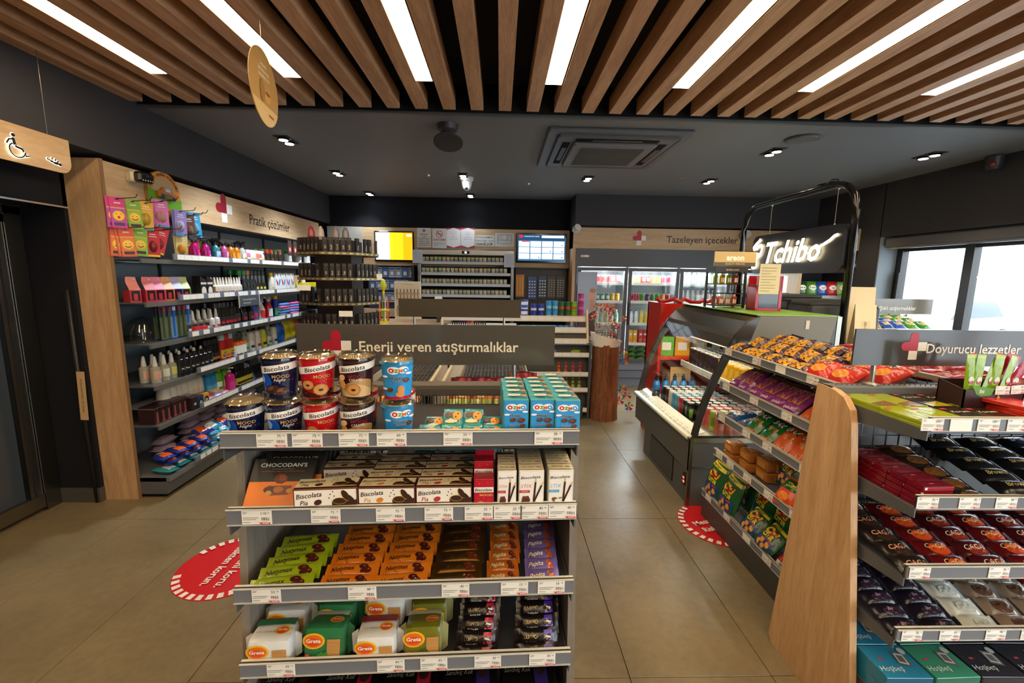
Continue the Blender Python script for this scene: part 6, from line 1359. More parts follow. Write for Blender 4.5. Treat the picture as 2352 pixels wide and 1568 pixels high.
cz = bag('crisps_bag', .26, .17, .08, '#1d5a2a', a_cizi, '#d8c020', 8, wr=.004); cz2 = bag('crisps_bag', .18, .15, .07, '#1b5228', a_cizi, '#1a4a24', 9, wr=.003); cz3 = bag('crisps_bag', .15, .12, .06, '#cf4a14', lambda m, W, w, h: (m.rect(W, -w * .42, h * .55, w * .42, h * .94, '#1f5a2a', 'film', 6, 4), m.txt(W, 'Çizi', 0, h * .74, w * .2, '#d8d020', 'card', sh=.2, bold=.04, maxw=w * .7), m.ell(W, 0, h * .3, w * .25, w * .2, '#dd7a2c', 'card', 10, 3)), '#a83a10', 10)
T_ = lambda a, rz=0: (radians(a), 0, rz)
K1, K2, K3, K4 = BZ5; KB = .157
k = 0
for i in range(6):
    for j in range(3):
        goni.put(f'gold and dark snack bag on the top shelf, {ORD[5 - i]} from the right end, {ORD[j]} row', 'snack bag', (.05 + .112 * i + J(.01), .02 + .125 * j, K1 + .004 + .02 * j), (radians(20 + 10 * j + J(8)), radians(J(8)), J(.25)), 'gold snack bags on the cracker gondola', CF)
for i in range(2):
    for j in range(2): redb.put(f'bright red snack bag at the near end of the top shelf, {["left","right"][i]} one, {["front","rear"][j]}', 'snack bag', (.735 + .13 * i, .03 + .17 * j, K1 + .004 + .01 * j), (radians(28 + J(5)), 0, J(.15)), 'red snack bags on the cracker gondola', CF)
for i in range(7):
    for j in range(2): redd.put(f'dark red foil bag on the far side of the cracker gondola, {ORD[i]} from the left, {["near","far"][j]} row', 'snack bag', (.06 + .135 * i, .50 + .17 * j, K1 + .01 + .01 * j), (radians(6), radians(J(6)), J(.15)), 'dark red bags on the cracker gondola', CF)
for i in range(6):
    for j in range(2):
        purp.put(f'purple bag of brown breadsticks on the second shelf, {ORD[i]} from the left, {["front","rear"][j]} row', 'snack bag', (.09 + .10 * i, .03 + .10 * j, K2 + .002), (radians(38 + J(5)), 0, J(.1)), 'purple breadstick bags', CF)
for i in range(2): org.put(f'red orange breadstick bag at the near end of the second shelf, {["left","right"][i]}', 'snack bag', (.72 + .12 * i, .03, K2 + .002), (radians(32), 0, J(.1)), 'red orange breadstick bags', CF)
for i, (p_, n_) in enumerate(((blu, 'blue'), (blu, 'blue'), (grn, 'green'), (grn, 'green'), (org, 'orange'), (org, 'orange'), (org, 'orange'))):
    for j in range(2): p_.put(f'{n_} stick cracker bag on the third shelf, {ORD[i]} from the left, {["front","rear"][j]}', 'snack bag', (.07 + .125 * i, .02 + .12 * j, K3 + .002), (radians((12 if i < 2 else 42) + J(4)), 0, J(.1)), 'stick cracker bags on the third shelf', CF)
toast = softbox('toast_pack', .115, .10, .06, '#a8682c', lambda m, WF, WT, w, d, h: (m.rect(WF, -w * .3, h * .25, w * .3, h * .75, '#c98a3c', 'card', 3, 3), m.rect(WT, -w * .2, -d * .2, w * .2, d * .2, '#d2a04a', 'card', 3, 3), m.rect(WT, -w * .1, -d * .05, w * .1, d * .05, '#b8442c', 'card', 2, 2)), '#a8682c', 5)
for i in range(3):
    for t in range(2): toast.put(f'amber wrapped toast pack on the fourth shelf, {ORD[i]} from the left, {["lower","upper"][t]}', 'toast pack', (.10 + .122 * i, .08 + .03 * i, K4 + .002 + .061 * t), J(.05), 'amber toast packs', CF)
for i in range(2): cz3.put(f'green and orange snack bag right of the toast packs, {["left","right"][i]} front one', 'snack bag', (.66 + .13 * i, .02, K4 + .004), (radians(50), 0, J(.15)), 'green and orange snack bags', CF)
for i in range(3): cz2.put(f'dark green snack bag behind the toast packs, {ORD[i]} from the left', 'snack bag', (.48 + .14 * i, .16, K4 + .004), (radians(60), 0, J(.15)), 'dark green snack bags behind the toast', CF)
for i in range(2): redd.put(f'brown snack bag at the near end of the fourth shelf, {["left","right"][i]} one', 'snack bag', (.80 + .08 * i, .05 + .14 * i, K4 + .006), (radians(30), 0, J(.1)), 'brown snack bags', CF)
cz.put('large green, blue and yellow crisps bag standing at the far left end', 'crisps bag', (-.13, .11, KB), T_(74, .1), 'large crisps bags', CF); cz.put('large green, blue and yellow crisps bag, second from the far left end', 'crisps bag', (.07, .10, KB), T_(72, .05), 'large crisps bags', CF)
for i in range(4): cz.put(f'large crisps bag in the shade behind the front ones, {ORD[i]} from the left', 'crisps bag', (.0 + .18 * i, .26, KB), T_(75, J(.1)), 'large crisps bags', CF)
cz2.put('smaller green crisps bag leaning back, left of the red packs', 'crisps bag', (.30, .09, KB), T_(48, .08), 'small crisps bags', CF); cz2.put('smaller green crisps bag leaning back, beside the red packs', 'crisps bag', (.46, .08, KB), T_(45, .02), 'small crisps bags', CF)
cbk = bag('stick_pack', .20, .12, .035, '#b0182a', lambda m, W, w, h: (sticks(m, W, w, h, .18, .46, '#8f4e24', '#b8743c'), m.rect(W, -w * .4, h * .06, w * .4, h * .16, '#d8d0c4', 'card', 4), m.txt(W, 'Çubuk', 0, h * .11, w * .1, '#1c2c3c', 'card', sh=.2, bold=.03), m.txt(W, 'ÜLKER', 0, h * .68, w * .13, '#d9b8b4', 'card', bold=-.005)), '#8a1020', 11)
for i in range(3): cbk.put(f'red breadstick pack on the base shelf, {ORD[i]} from the left', 'breadstick pack', (.60 + .115 * i, .09 - .005 * i, KB), T_(40 - 5 * i, .05), 'red breadstick packs', CF)
for i in range(3): cbk.put(f'red breadstick pack behind the front red packs, {ORD[i]} from the left', 'breadstick pack', (.58 + .12 * i, .20, KB + .02), T_(45, .05), 'red breadstick packs', CF)

# ================================================================ drinks
def can(name, col, r=.0325, h=.160, c2=None, art=None):
    m = MB().lathe([(r * .82, 0, '#b9bcc0'), (r, .008, '#b9bcc0'), (r, h - .014, col), (r * .86, h - .003, col), (r * .84, h, '#d9d9d4'), (r * .74, h, '#d9d9d4'), (r * .72, h - .004, '#8d8f92'), (.001, h - .0035, '#cfd0cc')], col, 'gloss', 16, cap=False)
    W0 = cyl(r); W = lambda u, v, e=0: W0(u, v, e)
    if c2: m.rect(W, -r * .75, h * .28, r * .75, h * .72, c2, 'gloss', 8)
    if art: art(m, W, r, h)
    return Prod(name, m)
flame = lambda m, W, r, h: m.poly(W, [(-r * .35, h * .2), (r * .35, h * .2), (r * .2, h * .45), (r * .05, h * .72), (-r * .12, h * .5)], '#d85a1c').poly(W, [(-r * .15, h * .2), (r * .15, h * .2), (r * .02, h * .5)], '#f0b83c')
claw = lambda m, W, r, h: [m.poly(W, [(r * a, h * .25), (r * a + .003, h * .25), (r * a + .007, h * .72), (r * a - .004, h * .66)], '#6bb52a') for a in (-.4, -.1, .2)]
DC = {'peach': can('drink_can', '#c5654a', c2='#d9805e'), 'green': can('drink_can', '#9ab52c', c2='#7c9a20'), 'pink': can('drink_can', '#c8504e', c2='#d8706a'), 'black': can('drink_can', '#15171a', art=claw), 'red': can('drink_can', '#b81f28', c2='#8a1420'), 'blue': can('drink_can', '#4f97b8', c2='#8cc0d2'), 'white': can('drink_can', '#d5cfc4', c2='#c2b8a8'), 'flame': can('drink_can', '#2a1416', art=flame), 'yellow': can('drink_can', '#d9a21c', .031, .15, c2='#e8c040')}
order = ['peach', 'green', 'pink', 'pink', 'black', 'black', 'red', 'blue', 'blue', 'white', 'flame', 'flame']
DN = {'peach': 'peach coloured', 'green': 'lime green', 'pink': 'coral red', 'black': 'black with green claw mark', 'red': 'red', 'blue': 'pale blue', 'white': 'off-white', 'flame': 'black with flame print', 'yellow': 'yellow'}
for j, c_ in enumerate(order):
    for i in range(6):
        DC[c_].put(f'{DN[c_]} drink can, display floor, {ORD[j]} row, {ORD[i]} from the aisle', 'drink can', (1.37 + .16 + (.085 if j < 4 else 0) + .069 * i + J(.002), 3.02 + .073 * j, .5125), J(.4), 'cans on the floor of the chilled display')
for j in range(12):
    for i in range(4):
        c_ = 'yellow' if j < 5 else 'flame'
        DC[c_].put(f'{DN[c_]} drink can on the glass shelf, {ORD[j]} from the near end, {ORD[i]} row', 'drink can', (1.37 + .465 + .068 * i, 3.15 + .078 * j, .8405), J(.4), 'cans on the lower glass shelf')
def bottle(name, col, cap, label, prof='sport', h=.22, r=.034, mt='plastic', lab2=None, txt=None, tc='#222'):
    P = {'sport': [(r * .9, 0), (r, .01), (r, h * .58), (r * .9, h * .66), (r * .55, h * .76), (r * .42, h * .80), (r * .42, h * .84)],
         'drink': [(r * .9, 0), (r, .01), (r, h * .62), (r * .42, h * .86), (r * .38, h * .92)],
         'pump': [(r * .95, 0), (r, .006), (r, h * .66), (r * .85, h * .72), (r * .35, h * .76), (r * .33, h * .80)],
         'spray': [(r * .95, 0), (r, .006), (r, h * .45), (r * .75, h * .60), (r * .42, h * .70), (r * .40, h * .74)],
         'squeeze': [(r * .9, 0), (r, .006), (r, h * .6), (r * .9, h * .74), (r * .62, h * .80)],
         'can': [(r, 0), (r, h * .78), (r * .88, h * .80)], 'dropper': [(r, 0), (r, h * .55), (r * .5, h * .62)], 'jar': [(r * .92, 0), (r, .005), (r, h * .8)]}[prof]
    m = MB().lathe([(a, b) for a, b in P], col, mt, 14)
    top_ = P[-1][1]; tr_ = P[-1][0]
    if label: W = cyl(r + .0003); m.rect(W, -r * 1.1, h * .16, r * 1.1, h * .46, label, 'card', 8)
    if lab2: m.rect(W, -r * .7, h * .2, r * .7, h * .3, lab2, 'card', 6)
    if txt: m.txt(W, txt, 0, h * .36, r * .4, tc, 'card', bold=.03, maxw=r * 1.5)
    c = MB()
    if prof == 'sport': c.lathe([(tr_ * 1.25, top_), (tr_ * 1.25, h * .92), (tr_ * .7, h * .93), (tr_ * .6, h)], cap, 'plastic', 12)
    elif prof == 'pump': c.lathe([(tr_ * 1.2, top_), (tr_ * 1.2, top_ + h * .06), (tr_ * .35, top_ + h * .07), (tr_ * .35, h * .95)], cap, 'plastic', 10).box((-r * .25, -r * .9, h * .94), (r * .25, r * .25, h), cap, 'plastic')
    elif prof == 'spray': c.lathe([(tr_ * 1.3, top_), (tr_ * 1.2, top_ + h * .08)], cap, 'plastic', 10).prism([(-r * 1.25, h * .93), (-r * 1.25, h * .98), (r * .7, h), (r * .85, h * .90), (r * .2, top_ + h * .06), (-r * .25, top_ + h * .06), (-r * .3, h * .90)], -r * .32, r * .32, cap, 'plastic', 0).prism([(-r * .55, h * .92), (-r * .35, h * .92), (-r * .65, h * .76), (-r * .8, h * .77)], -r * .12, r * .12, cap, 'plastic', 0)
    elif prof == 'can': c.lathe([(r * .86, h * .79), (r * .86, h * .98), (r * .7, h)], cap, 'plastic', 14)
    elif prof == 'dropper': c.lathe([(r * .55, top_), (r * .5, h * .7), (r * .3, h * .97), (r * .2, h)], cap, 'plastic', 10)
    elif prof == 'jar': c.lathe([(r * 1.04, h * .8), (r * 1.04, h)], cap, 'plastic', 14)
    else: c.lathe([(tr_ * 1.15, top_ - .002), (tr_ * 1.15, h)], cap, 'plastic', 12)
    return Prod(name, m, [('cap', c)])
spb = bottle('sports_drink_bottle', '#2a78b8', '#1a1c20', '#20262e', 'sport', .235, .034, txt='P', tc='#d8dde2')
for i in range(5):
    for j in range(2): spb.put(f'blue sports drink bottle with black cap at the far end, {ORD[i]} from the aisle, {["near","far"][j]} row', 'bottle', (1.37 + .10 + .085 * i + .03 * j, 3.92 + .075 * j, .5125), J(.5), 'blue bottles in the chilled display')
pop = MB(); rg = random.Random(8)
for i in range(60): pop.sphere((rg.uniform(-.05, .05), rg.uniform(-.06, .06), .02 + rg.uniform(0, .06)), rg.uniform(.008, .014), '#e6e0d4', 'matte', 5, 3)
o = obj('popcorn', pop, None, (2.02, 3.09, .845)); o['kind'] = 'stuff'; tag(o, 'heap of white popcorn behind the near glass of the chilled display', 'popcorn')
# red crate stand seen through the display: drinks stand at the far end
rc = thing('red_drinks_stand', 'red open drinks stand behind the far end of the chilled display', 'display stand', (1.60, 4.28, 0))
m = MB().box((0, .35, 0), (.75, .38, 1.38), '#c22a1c', 'plastic').box((0, 0, 0), (.03, .38, 1.40), '#b52418', 'plastic').box((.72, 0, 0), (.75, .38, 1.40), '#b52418', 'plastic')
obj('case', m, rc)
for z in (.15, .52, .86, 1.18): obj('shelf', MB().box((.03, 0, z - .03), (.72, .35, z), '#c8301e', 'plastic'), rc)
obj('cable_bundle', MB().tube([(.0 + .05 * i, .1 + .08 * sin(i * 1.3), 1.42 + .02 * cos(i * 2.1)) for i in range(14)], .02, '#b52418', 'plastic', 6), rc)
for i, (c, s2) in enumerate((('#5fae44', '#3f8e34'), ('#d9a02c', '#b9801c'), ('#d8b89a', '#b8987a'), ('#2e2c2c', '#1e1c1c'))):
    boxp('carton', .15, .2, .2, c, lambda m, W, w, h: m.rect(W, -w * .3, h * .3, w * .3, h * .7, '#e6e2da'), side=s2).put(f'{["green","yellow","beige","black"][i]} printed carton on the upper shelf of the red stand', 'carton', (1.71 + .165 * i, 4.43, 1.181 if 0 else .861), J(.1), 'cartons on the red stand')
cb = MB().box((-.11, -.09, 0), (.11, .09, .16), '#cdb084', 'card'); cb.rect(front(-.09), -.07, .03, .06, .12, '#e0d0ae').rect(front(-.09), .0, .03, .09, .08, '#7a3a24'); cb.add([(-.11, -.09, .16), (.11, -.09, .16), (.12, -.06, .22), (-.10, -.06, .22)], [(0, 1, 2, 3)], '#c4a068', 'card'); tag(obj('open_carton', cb, None, (1.86, 4.42, .521), .1), 'open tan cardboard carton on the lower shelf of the red stand', 'carton')

# ================================================================ goods in the drinks coolers
def fz(k): return FZ[k]
ck_ = {c: can('drink_can', c, .033, .115, c2=c2) for c, c2 in (('#c22a2a', '#e6e0da'), ('#cc3a30', '#b01c24'), ('#5a2a6a', '#7a3a86'), ('#5a9a2c', '#3f7e20'), ('#d8842a', '#e6a84a'), ('#c23a4a', '#8a1c30'), ('#3a8a78', '#cfe6dc'), ('#e0b43a', '#f0d070'))}
carton_ = {c: boxp('juice_carton', .062, .062, .20, c, lambda m, W, w, h: (m.ell(W, 0, h * .25, w * .35, w * .35, '#e0762c', n=10), m.rect(W, -w * .3, h * .6, w * .3, h * .75, '#f0e8e0')), side=c) for c in ('#c2303c', '#b02a6a', '#d8a02c', '#5a3a8a', '#5a9a3c')}
bt_ = {c: bottle('drink_bottle', c, cp, lb, 'drink', .20, .030) for c, cp, lb in (('#e2e6ea', '#3a6ab0', '#c9d8ea'), ('#e0d060', '#d8b820', '#e6c83a'), ('#c2524a', '#d8d8d4', '#b8302c'), ('#3f8a6a', '#d8d8d4', '#dfe8e0'), ('#8fb8a0', '#cfd6d4', '#a8d0b8'))}
door_sets = [
    [('bottle', ['#8fb8a0', '#3f8a6a', '#8fb8a0']), ('bottle', ['#3f8a6a', '#8fb8a0', '#c2524a']), ('bottle', ['#e2e6ea', '#8fb8a0']), ('can', ['#d8842a', '#3a8a78', '#e0b43a']), ('can', ['#c22a2a', '#cc3a30', '#c22a2a'])],
    [('bag', ['#5a9a3c']), ('carton', ['#d8a02c', '#c2303c', '#b02a6a', '#d8a02c', '#5a3a8a']), ('bottle', ['#e2e6ea', '#e0d060', '#c2524a', '#e2e6ea']), ('can', ['#c23a4a', '#5a9a2c', '#5a2a6a', '#5a9a2c', '#d8842a', '#c23a4a']), ('can', ['#e0b43a', '#c22a2a', '#d8842a', '#c23a4a'])],
    [('bottle', ['#e2e6ea']), ('bottle', ['#8fb8a0']), ('bottle', ['#e2e6ea', '#8fb8a0']), ('bottle', ['#e2e6ea']), ('bottle', ['#e2e6ea', '#8fb8a0'])],
    [('bottle', ['#e2e6ea']), ('bottle', ['#e2e6ea']), ('bottle', ['#3f8a6a', '#e2e6ea']), ('can', ['#3a8a78']), ('can', ['#3a8a78', '#3a8a78'])]]
CNm = {'#c22a2a': 'red and white', '#cc3a30': 'red', '#5a2a6a': 'purple', '#5a9a2c': 'green', '#d8842a': 'orange', '#c23a4a': 'crimson', '#3a8a78': 'teal', '#e0b43a': 'yellow', '#c2303c': 'red', '#b02a6a': 'magenta', '#d8a02c': 'yellow', '#5a3a8a': 'violet', '#5a9a3c': 'green', '#e2e6ea': 'pale', '#e0d060': 'yellow', '#c2524a': 'red', '#3f8a6a': 'green', '#8fb8a0': 'pale green'}
SN = ['floor', 'lowest shelf', 'second shelf up', 'third shelf up', 'top shelf']; DN_ = ['first', 'second', 'third', 'fourth']
vegbag, Wv = pillow(.15, .11, .07, '#3f7a3a', 'film', .01, 8, 6, seed=4, wr=.004)
for a, b in ((-.03, .02), (.03, -.01), (0, -.03), (.04, .03)): vegbag.ell(Wv, a, b, .014, .012, ('#c23a2c', '#d8c83a')[a > 0], 'card', 8, 2)
veg = Prod('produce_bag', vegbag)
for d_, rows_ in enumerate(door_sets):
    a, b = dx[d_] + .075, dx[d_ + 1] - .075
    if d_ == 0: a += .0
    for lv, (kd, cl) in enumerate(rows_):
        z = FZ[lv] if lv else .372
        if kd == 'bag':
            for i in range(4):
                for t in range(3): veg.put(f'green produce bag on the floor of the second cooler, {ORD[i]} from the left, {ORD[t]} layer', 'produce bag', (1.10 + a + .08 + .145 * i, 6.62, z + .075 * t), (radians(15), 0, J(.2)), 'produce bags in the second cooler')
            continue
        n_ = int((b - a) / (.072 if kd != 'carton' else .076)); 
        for i in range(n_):
            c_ = cl[i * len(cl) // n_]; P_ = {'can': ck_, 'carton': carton_, 'bottle': bt_}[kd][c_]
            P_.put(f'{CNm[c_]} {kd} in the {DN_[d_]} cooler from the left, {SN[lv]}, {ORD[i]} in line', {'can': 'drink can', 'carton': 'juice carton', 'bottle': 'bottle'}[kd], (1.10 + a + .036 + (b - a) / n_ * i, 6.56, z + .001), J(.3), f'goods in the {DN_[d_]} cooler')
# ================================================================ cigarettes
pkc = []
rg = random.Random(11)
for c in ('#cfcdc6', '#b8b4a8', '#9aa6b0', '#c9b8a8', '#8f9298', '#d8d6d0', '#7f9a98'):
    m = MB().box((-.024, -.01, 0), (.024, .01, .082), c, 'card'); W = front(-.01); m.rect(W, -.023, .052, .023, .066, '#d2c23c').rect(W, -.020, .012, .020, .045, '#6f6a66').rect(W, -.008, .02, .014, .04, c).rect(W, -.023, .07, .023, .081, '#55504c'); pkc.append(Prod('cigarette_pack', m))
for r_, z in enumerate(CZ[:4]):
    for i in range(21): pkc[rg.randrange(7)].put(f'small yellow striped cigarette pack, {["top","second","third","fourth"][r_]} cabinet row, {ORD[i]} from the left', 'cigarette pack', (cx0 + .09 + .0602 * i + J(.002), 6.53, z - .004), J(.05), f'cigarette packs, {["top","second","third","fourth"][r_]} cabinet row')
wb = MB().box((-.02, -.01, -.32), (.02, .01, 0), '#3a3a3c', 'satin').prism([(-.05, 0), (.05, 0), (.035, .05), (-.035, .05)], -.03, .03, '#e8e6e0', 'card', 1).prism([(-.062, 0), (.062, 0), (.05, .02), (-.05, .02)], -.031, .031, '#e3d61c', 'card', 1); tag(obj('paper_hat_box', wb, None, (-0.7404, 5.3, 1.3381)), 'small white and yellow folded box on a post before the cigarette cabinet', 'box')
# ---- accessories and charms
bl_ = []
for c in ('#b9c6dc', '#5f86c0', '#c9ccd6'):
    m = MB().box((-.045, -.004, 0), (.045, 0, .15), c, 'card'); W = front(-.004); m.rect(W, -.035, .02, .035, .10, '#3a3f55').rect(W, -.025, .03, .025, .09, '#d2d8e2').rect(W, -.04, .115, .04, .14, '#2f5aa8'); bl_.append(Prod('accessory_pack', m))
for j in range(3):
    for i in range(7): bl_[(i * 2 + j) % 3].put(f'blue and white phone accessory pack on the pegboard, {ORD[j]} row, {ORD[i]} from the left', 'accessory pack', (-1.95 + .10 * i, 6.78, 1.60 - .19 * j), 0, 'phone accessory packs')
def charm(c1, c2, n, w=.13, h=.34):
    m = MB().box((-w / 2, -.004, 0), (w / 2, 0, h), c1, 'card'); W = front(-.004)
    for i in range(n):
        for j in range(3): m.ell(W, -w * .3 + w * .3 * j, h * (.12 + .8 * i / n), w * .11, h * .03, c2, 'plastic', 8)
    return Prod('charm_card', m)
for i, (x, c1, c2, n, z, lb) in enumerate(((.31, '#c87a2c', '#e0a848', 12, 1.33, 'amber card of thin charms'), (.50, '#33508c', '#c9cfe0', 6, 1.30, 'blue card of evil eye charms'), (.66, '#1f3f6a', '#d8d8a0', 6, 1.31, 'dark blue card of star charms'), (.80, '#3a332c', '#8a7a62', 8, 1.31, 'brown card of metal charms, left one'), (.94, '#332e2a', '#9a8a70', 8, 1.31, 'brown card of metal charms, right one'))):
    charm(c1, c2, n).put(f'{lb} under the blue television', 'charm card', (x, 6.775, z), 0, 'charm cards')
kc = thing('keyring_board', 'cream board hung with round wooden keyrings on the counter', 'display board', (-1.28, 5.35, 1.10))
m = MB().rbox((0, 0, 0), (.32, .01, .46), .004, '#d8cbb0', 'card'); m.txt(front(0), 'THE WISE ARROW', .16, .425, .014, '#b3a68a', 'card', maxw=.22); obj('board', m, kc)
for i in range(7):
    for j in range(2):
        x, z = .035 + .042 * i, .37 - .20 * j
        obj('keyring', MB().tube([(x, -.008, z), (x, -.01, z - .04)], .004, '#3a322a', 'metal', 5).tube([(x + .012 * cos(a_ * .785), -.012, z - .055 + .016 * sin(a_ * .785)) for a_ in range(8)], .004, '#9a6a3c', 'satin', 5, True).box((x - .006, -.014, z - .13), (x + .006, -.008, z - .075), '#8a7458', 'satin'), kc)
pc = thing('pen_stand', 'round stand of coloured toy pens on the counter left of the keyring board', 'display stand', (-1.33, 5.05, 1.076))
m = MB().lathe([(.05, 0), (.05, .03), (.012, .04), (.012, .15), (.06, .155), (.06, .17)], '#e3c81c', 'plastic', 14); obj('stand', m, pc)
for j in range(2):
    for i in range(12):
        a = 2 * pi * i / 12; x, y, z = .05 * cos(a), .05 * sin(a), .035 + .135 * j
        obj('pen', MB().tube([(x, y, z), (x * 1.15, y * 1.15, z + .11)], .006, ('#c92a2a', '#5aa83a', '#e6e2da', '#e0782c')[i % 4], 'plastic', 5), pc)
o = tag(obj('yellow_balloon_toy', MB().sphere((0, 0, .16), .032, '#cfcf1c', 'plastic', 10, 8, 2.2).tube([(0, 0, 0), (0, 0, .1)], .012, '#e0b81c', 'plastic', 8), None, (-1.33, 5.05, 1.36)), 'yellow paddle shaped toy standing above the pens', 'toy')
# ---- counter goods
tubs = [bottle('gum_tub', c, cp, lb, 'jar', h_, r__, 'plastic') for c, cp, lb, h_, r__ in (('#dfe2e8', '#2a4aa0', '#3a5ab0', .11, .042), ('#2c3f9c', '#2a3a90', '#c9d6ec', .085, .036), ('#3f98cc', '#3a90c8', '#8cc6e6', .105, .034), ('#2c6a3f', '#23603a', '#c23a2c', .10, .034), ('#7ab82c', '#6aa824', '#b8542c', .10, .036), ('#a83a86', '#9c2c7c', '#c86aa8', .10, .036))]
tn = ['white and blue', 'navy blue', 'sky blue', 'green and red', 'lime green', 'purple']
TXY = [(.29, 0), (.40, 1), (.485, 1), (.575, 2), (.65, 2), (.725, 3), (.80, 3), (.87, 4), (.95, 5)]
for i, (x, c) in enumerate(TXY):
    for t in range(2):
        hh_ = (.11, .085, .105, .10, .10, .10)[c]
        tubs[c].put(f'{tn[c]} gum tub on the top counter tray, {ORD[i]} from the left, {["bottom","stacked"][t]}', 'gum tub', (x, 5.075, 1.156 + hh_ * t), J(.4), 'gum tubs on the counter')
tubs[5].put('purple gum tub topmost at the right end of the counter tray', 'gum tub', (.95, 5.075, 1.356), .2, 'gum tubs on the counter')
sml = [bottle('candy_jar', c, cp, lb, 'jar', .055, .028) for c, cp, lb in (('#3f8a4a', '#3a8044', '#cfe0d0'), ('#3f98cc', '#3a90c8', '#cfe0ea'), ('#3a3a9c', '#2a2a80', '#b8b8e0'))]
for i in range(11): sml[min(i // 5, 2)].put(f'small {["green","blue","violet"][min(i // 5, 2)]} candy jar on the middle counter tray, {ORD[i]} from the left', 'candy jar', (.27 + .063 * i, 5.02, 1.031), 0, 'small candy jars')
flat = [boxp('candy_pack', .10, .08, .016, c, None, arttop=lambda m, W, w, d: m.rect(W, -w * .3, -d * .2, w * .3, d * .2, '#e6e2dc')) for c in ('#3a5aa8', '#c24a6a', '#4a78b8', '#d8a83a', '#b8302c')]
for i in range(7): flat[i % 4].put(f'flat {["blue","pink","light blue","yellow"][i % 4]} candy pack on the lowest pale tray, {ORD[i]} from the left', 'candy pack', (.26 + .105 * i, 4.97, .909), J(.1), 'flat candy packs on the counter')
for i in range(8): flat[(4, 0, 1)[i % 3]].put(f'flat candy pack on the left end of the counter trays, {ORD[i]} from the left', 'candy pack', (-.55 + .105 * i, 5.075, 1.157), J(.1), 'flat candy packs left of the tubs')
def tower(c):
    m = MB()
    for k_, r__ in enumerate((.03, .028, .024, .018)): m.sphere((0, 0, .03 + .045 * k_), r__, c, 'plastic', 10, 6)
    m.lathe([(.026, 0), (.03, .02)], '#e6ded0', 'plastic', 10); return Prod('candy_tower', m)
tw = [tower('#e0521c'), tower('#d8244a'), tower('#a8c42c')]
for i in range(4): tw[i // 2].put(f'{["orange","pink"][i // 2]} stacked ball candy bottle on the second grey counter shelf, {["left","right"][i % 2]}', 'candy bottle', (.70 + .085 * i, 5.02, .526), 0, 'stacked ball candies'); tw[i // 2].put(f'{["orange","pink"][i // 2]} stacked ball candy bottle behind the front row, {["left","right"][i % 2]}', 'candy bottle', (.70 + .085 * i, 5.12, .55), 0, 'stacked ball candies')
for i in range(3): tw[2].put(f'lime green stacked ball candy bottle on the lowest counter shelf, {ORD[i]} from the left', 'candy bottle', (.80 + .075 * i, 5.02, .341), 0, 'stacked ball candies')
cardb = [boxp('candy_box', .10, .06, .11, c, lambda m, W, w, h: m.rect(W, -w * .38, h * .15, w * .38, h * .5, '#b8b09a').rect(W, -w * .38, h * .6, w * .38, h * .88, '#d8d2c0')) for c in ('#8a8a7a', '#c9a84a', '#b87a8a', '#8a8a92')]
for i in range(4): cardb[i].put(f'open {["grey","yellow","pink","silver"][i]} candy box on the second grey counter shelf, {ORD[i]} from the left', 'candy box', (.26 + .11 * i, 5.03, .526), (radians(-25), 0, 0), 'open candy boxes')
bgp = [Prod('candy_bag', pillow(.13, .10, .05, c, 'film', .01, 8, 6, seed=i, wr=.003)[0]) for i, c in enumerate(('#6a94cc', '#8ab83a', '#b8302c'))]
for i, (k_, x) in enumerate(((2, .3), (2, .44), (0, .62), (1, .90))): bgp[k_].put(f'{["red","red","blue","lime green"][i]} candy bag on the top grey counter shelf, {ORD[i]} from the left', 'candy bag', (x, 5.02, .754), (radians(70), 0, J(.2)), 'candy bags on the counter')
lt = thing('lollipop_tree', 'tree shaped cardboard stand of orange lollipops at the counter front', 'display stand', (.24, 4.72, 0))
m = MB().box((-.02, -.01, 0), (.02, .01, .74), '#8a5a34', 'card')
m.prism([(-.10, .38), (.10, .38), (.05, .5), (.09, .52), (.045, .62), (.07, .64), (0, .76), (-.07, .64), (-.045, .62), (-.09, .52), (-.05, .5)], -.006, .006, '#a8703c', 'card', 1); m.lathe([(.1, 0), (.1, .02)], '#8a5a34', 'card', 14); obj('card_tree', m, lt)
rg = random.Random(3)
for i in range(22):
    x = rg.uniform(-.11, .11); z = rg.uniform(.40, .74); obj('lollipop', MB().sphere((x, -.03, z), .016, ('#d8842c', '#c2502c', '#e0a83a')[i % 3], 'gloss', 8, 5).tube([(x, -.03, z), (x, 0, z)], .003, '#e8e4da', 'plastic', 4), lt)
# goods hidden in part by the boards on the counter
cs_ = tag(obj('lighter_tray', MB().box((0, 0, 0), (.52, .12, .03), '#d8d2c4', 'plastic'), None, (-.62, 5.15, 1.031)), 'pale counter tray of lighters behind the far header board', 'tray')
lgt = {c: Prod('lighter', MB().rbox((-.008, -.005, 0), (.008, .005, .075), .003, c, 'plastic')) for c in ('#c92a2a', '#2a4ab0', '#e0a02c', '#2c2c30')}
for i in range(16): lgt[list(lgt)[(3, 3, 3, 3, 3, 3, 3, 0, 0, 2)[i % 10]]].put(f'upright pocket lighter in the pale tray, {ORD[i]} from the left', 'lighter', (-.56 + .026 * i, 5.2, 1.062), 0, 'lighters in the pale tray')
ch = thing('desk_chair', 'rounded dark magenta chair back behind the sales counter', 'chair', (-.42, 5.98, 0))
obj('backrest', MB().prism([(-.25, .62), (.25, .62), (.25, .88), (.20, .97), (.1, 1.03), (-.1, 1.03), (-.20, .97), (-.25, .88)], -.03, .03, '#6a1c3c', 'satin', 1), ch); obj('seat', MB().rbox((-.24, .03, .45), (.24, .48, .52), .02, '#2a2226', 'satin'), ch)
obj('base', MB().lathe([(.26, 0), (.26, .03), (.03, .08), (.03, .45)], '#2c2c2e', 'darkmetal', 12, 0, .25), ch)

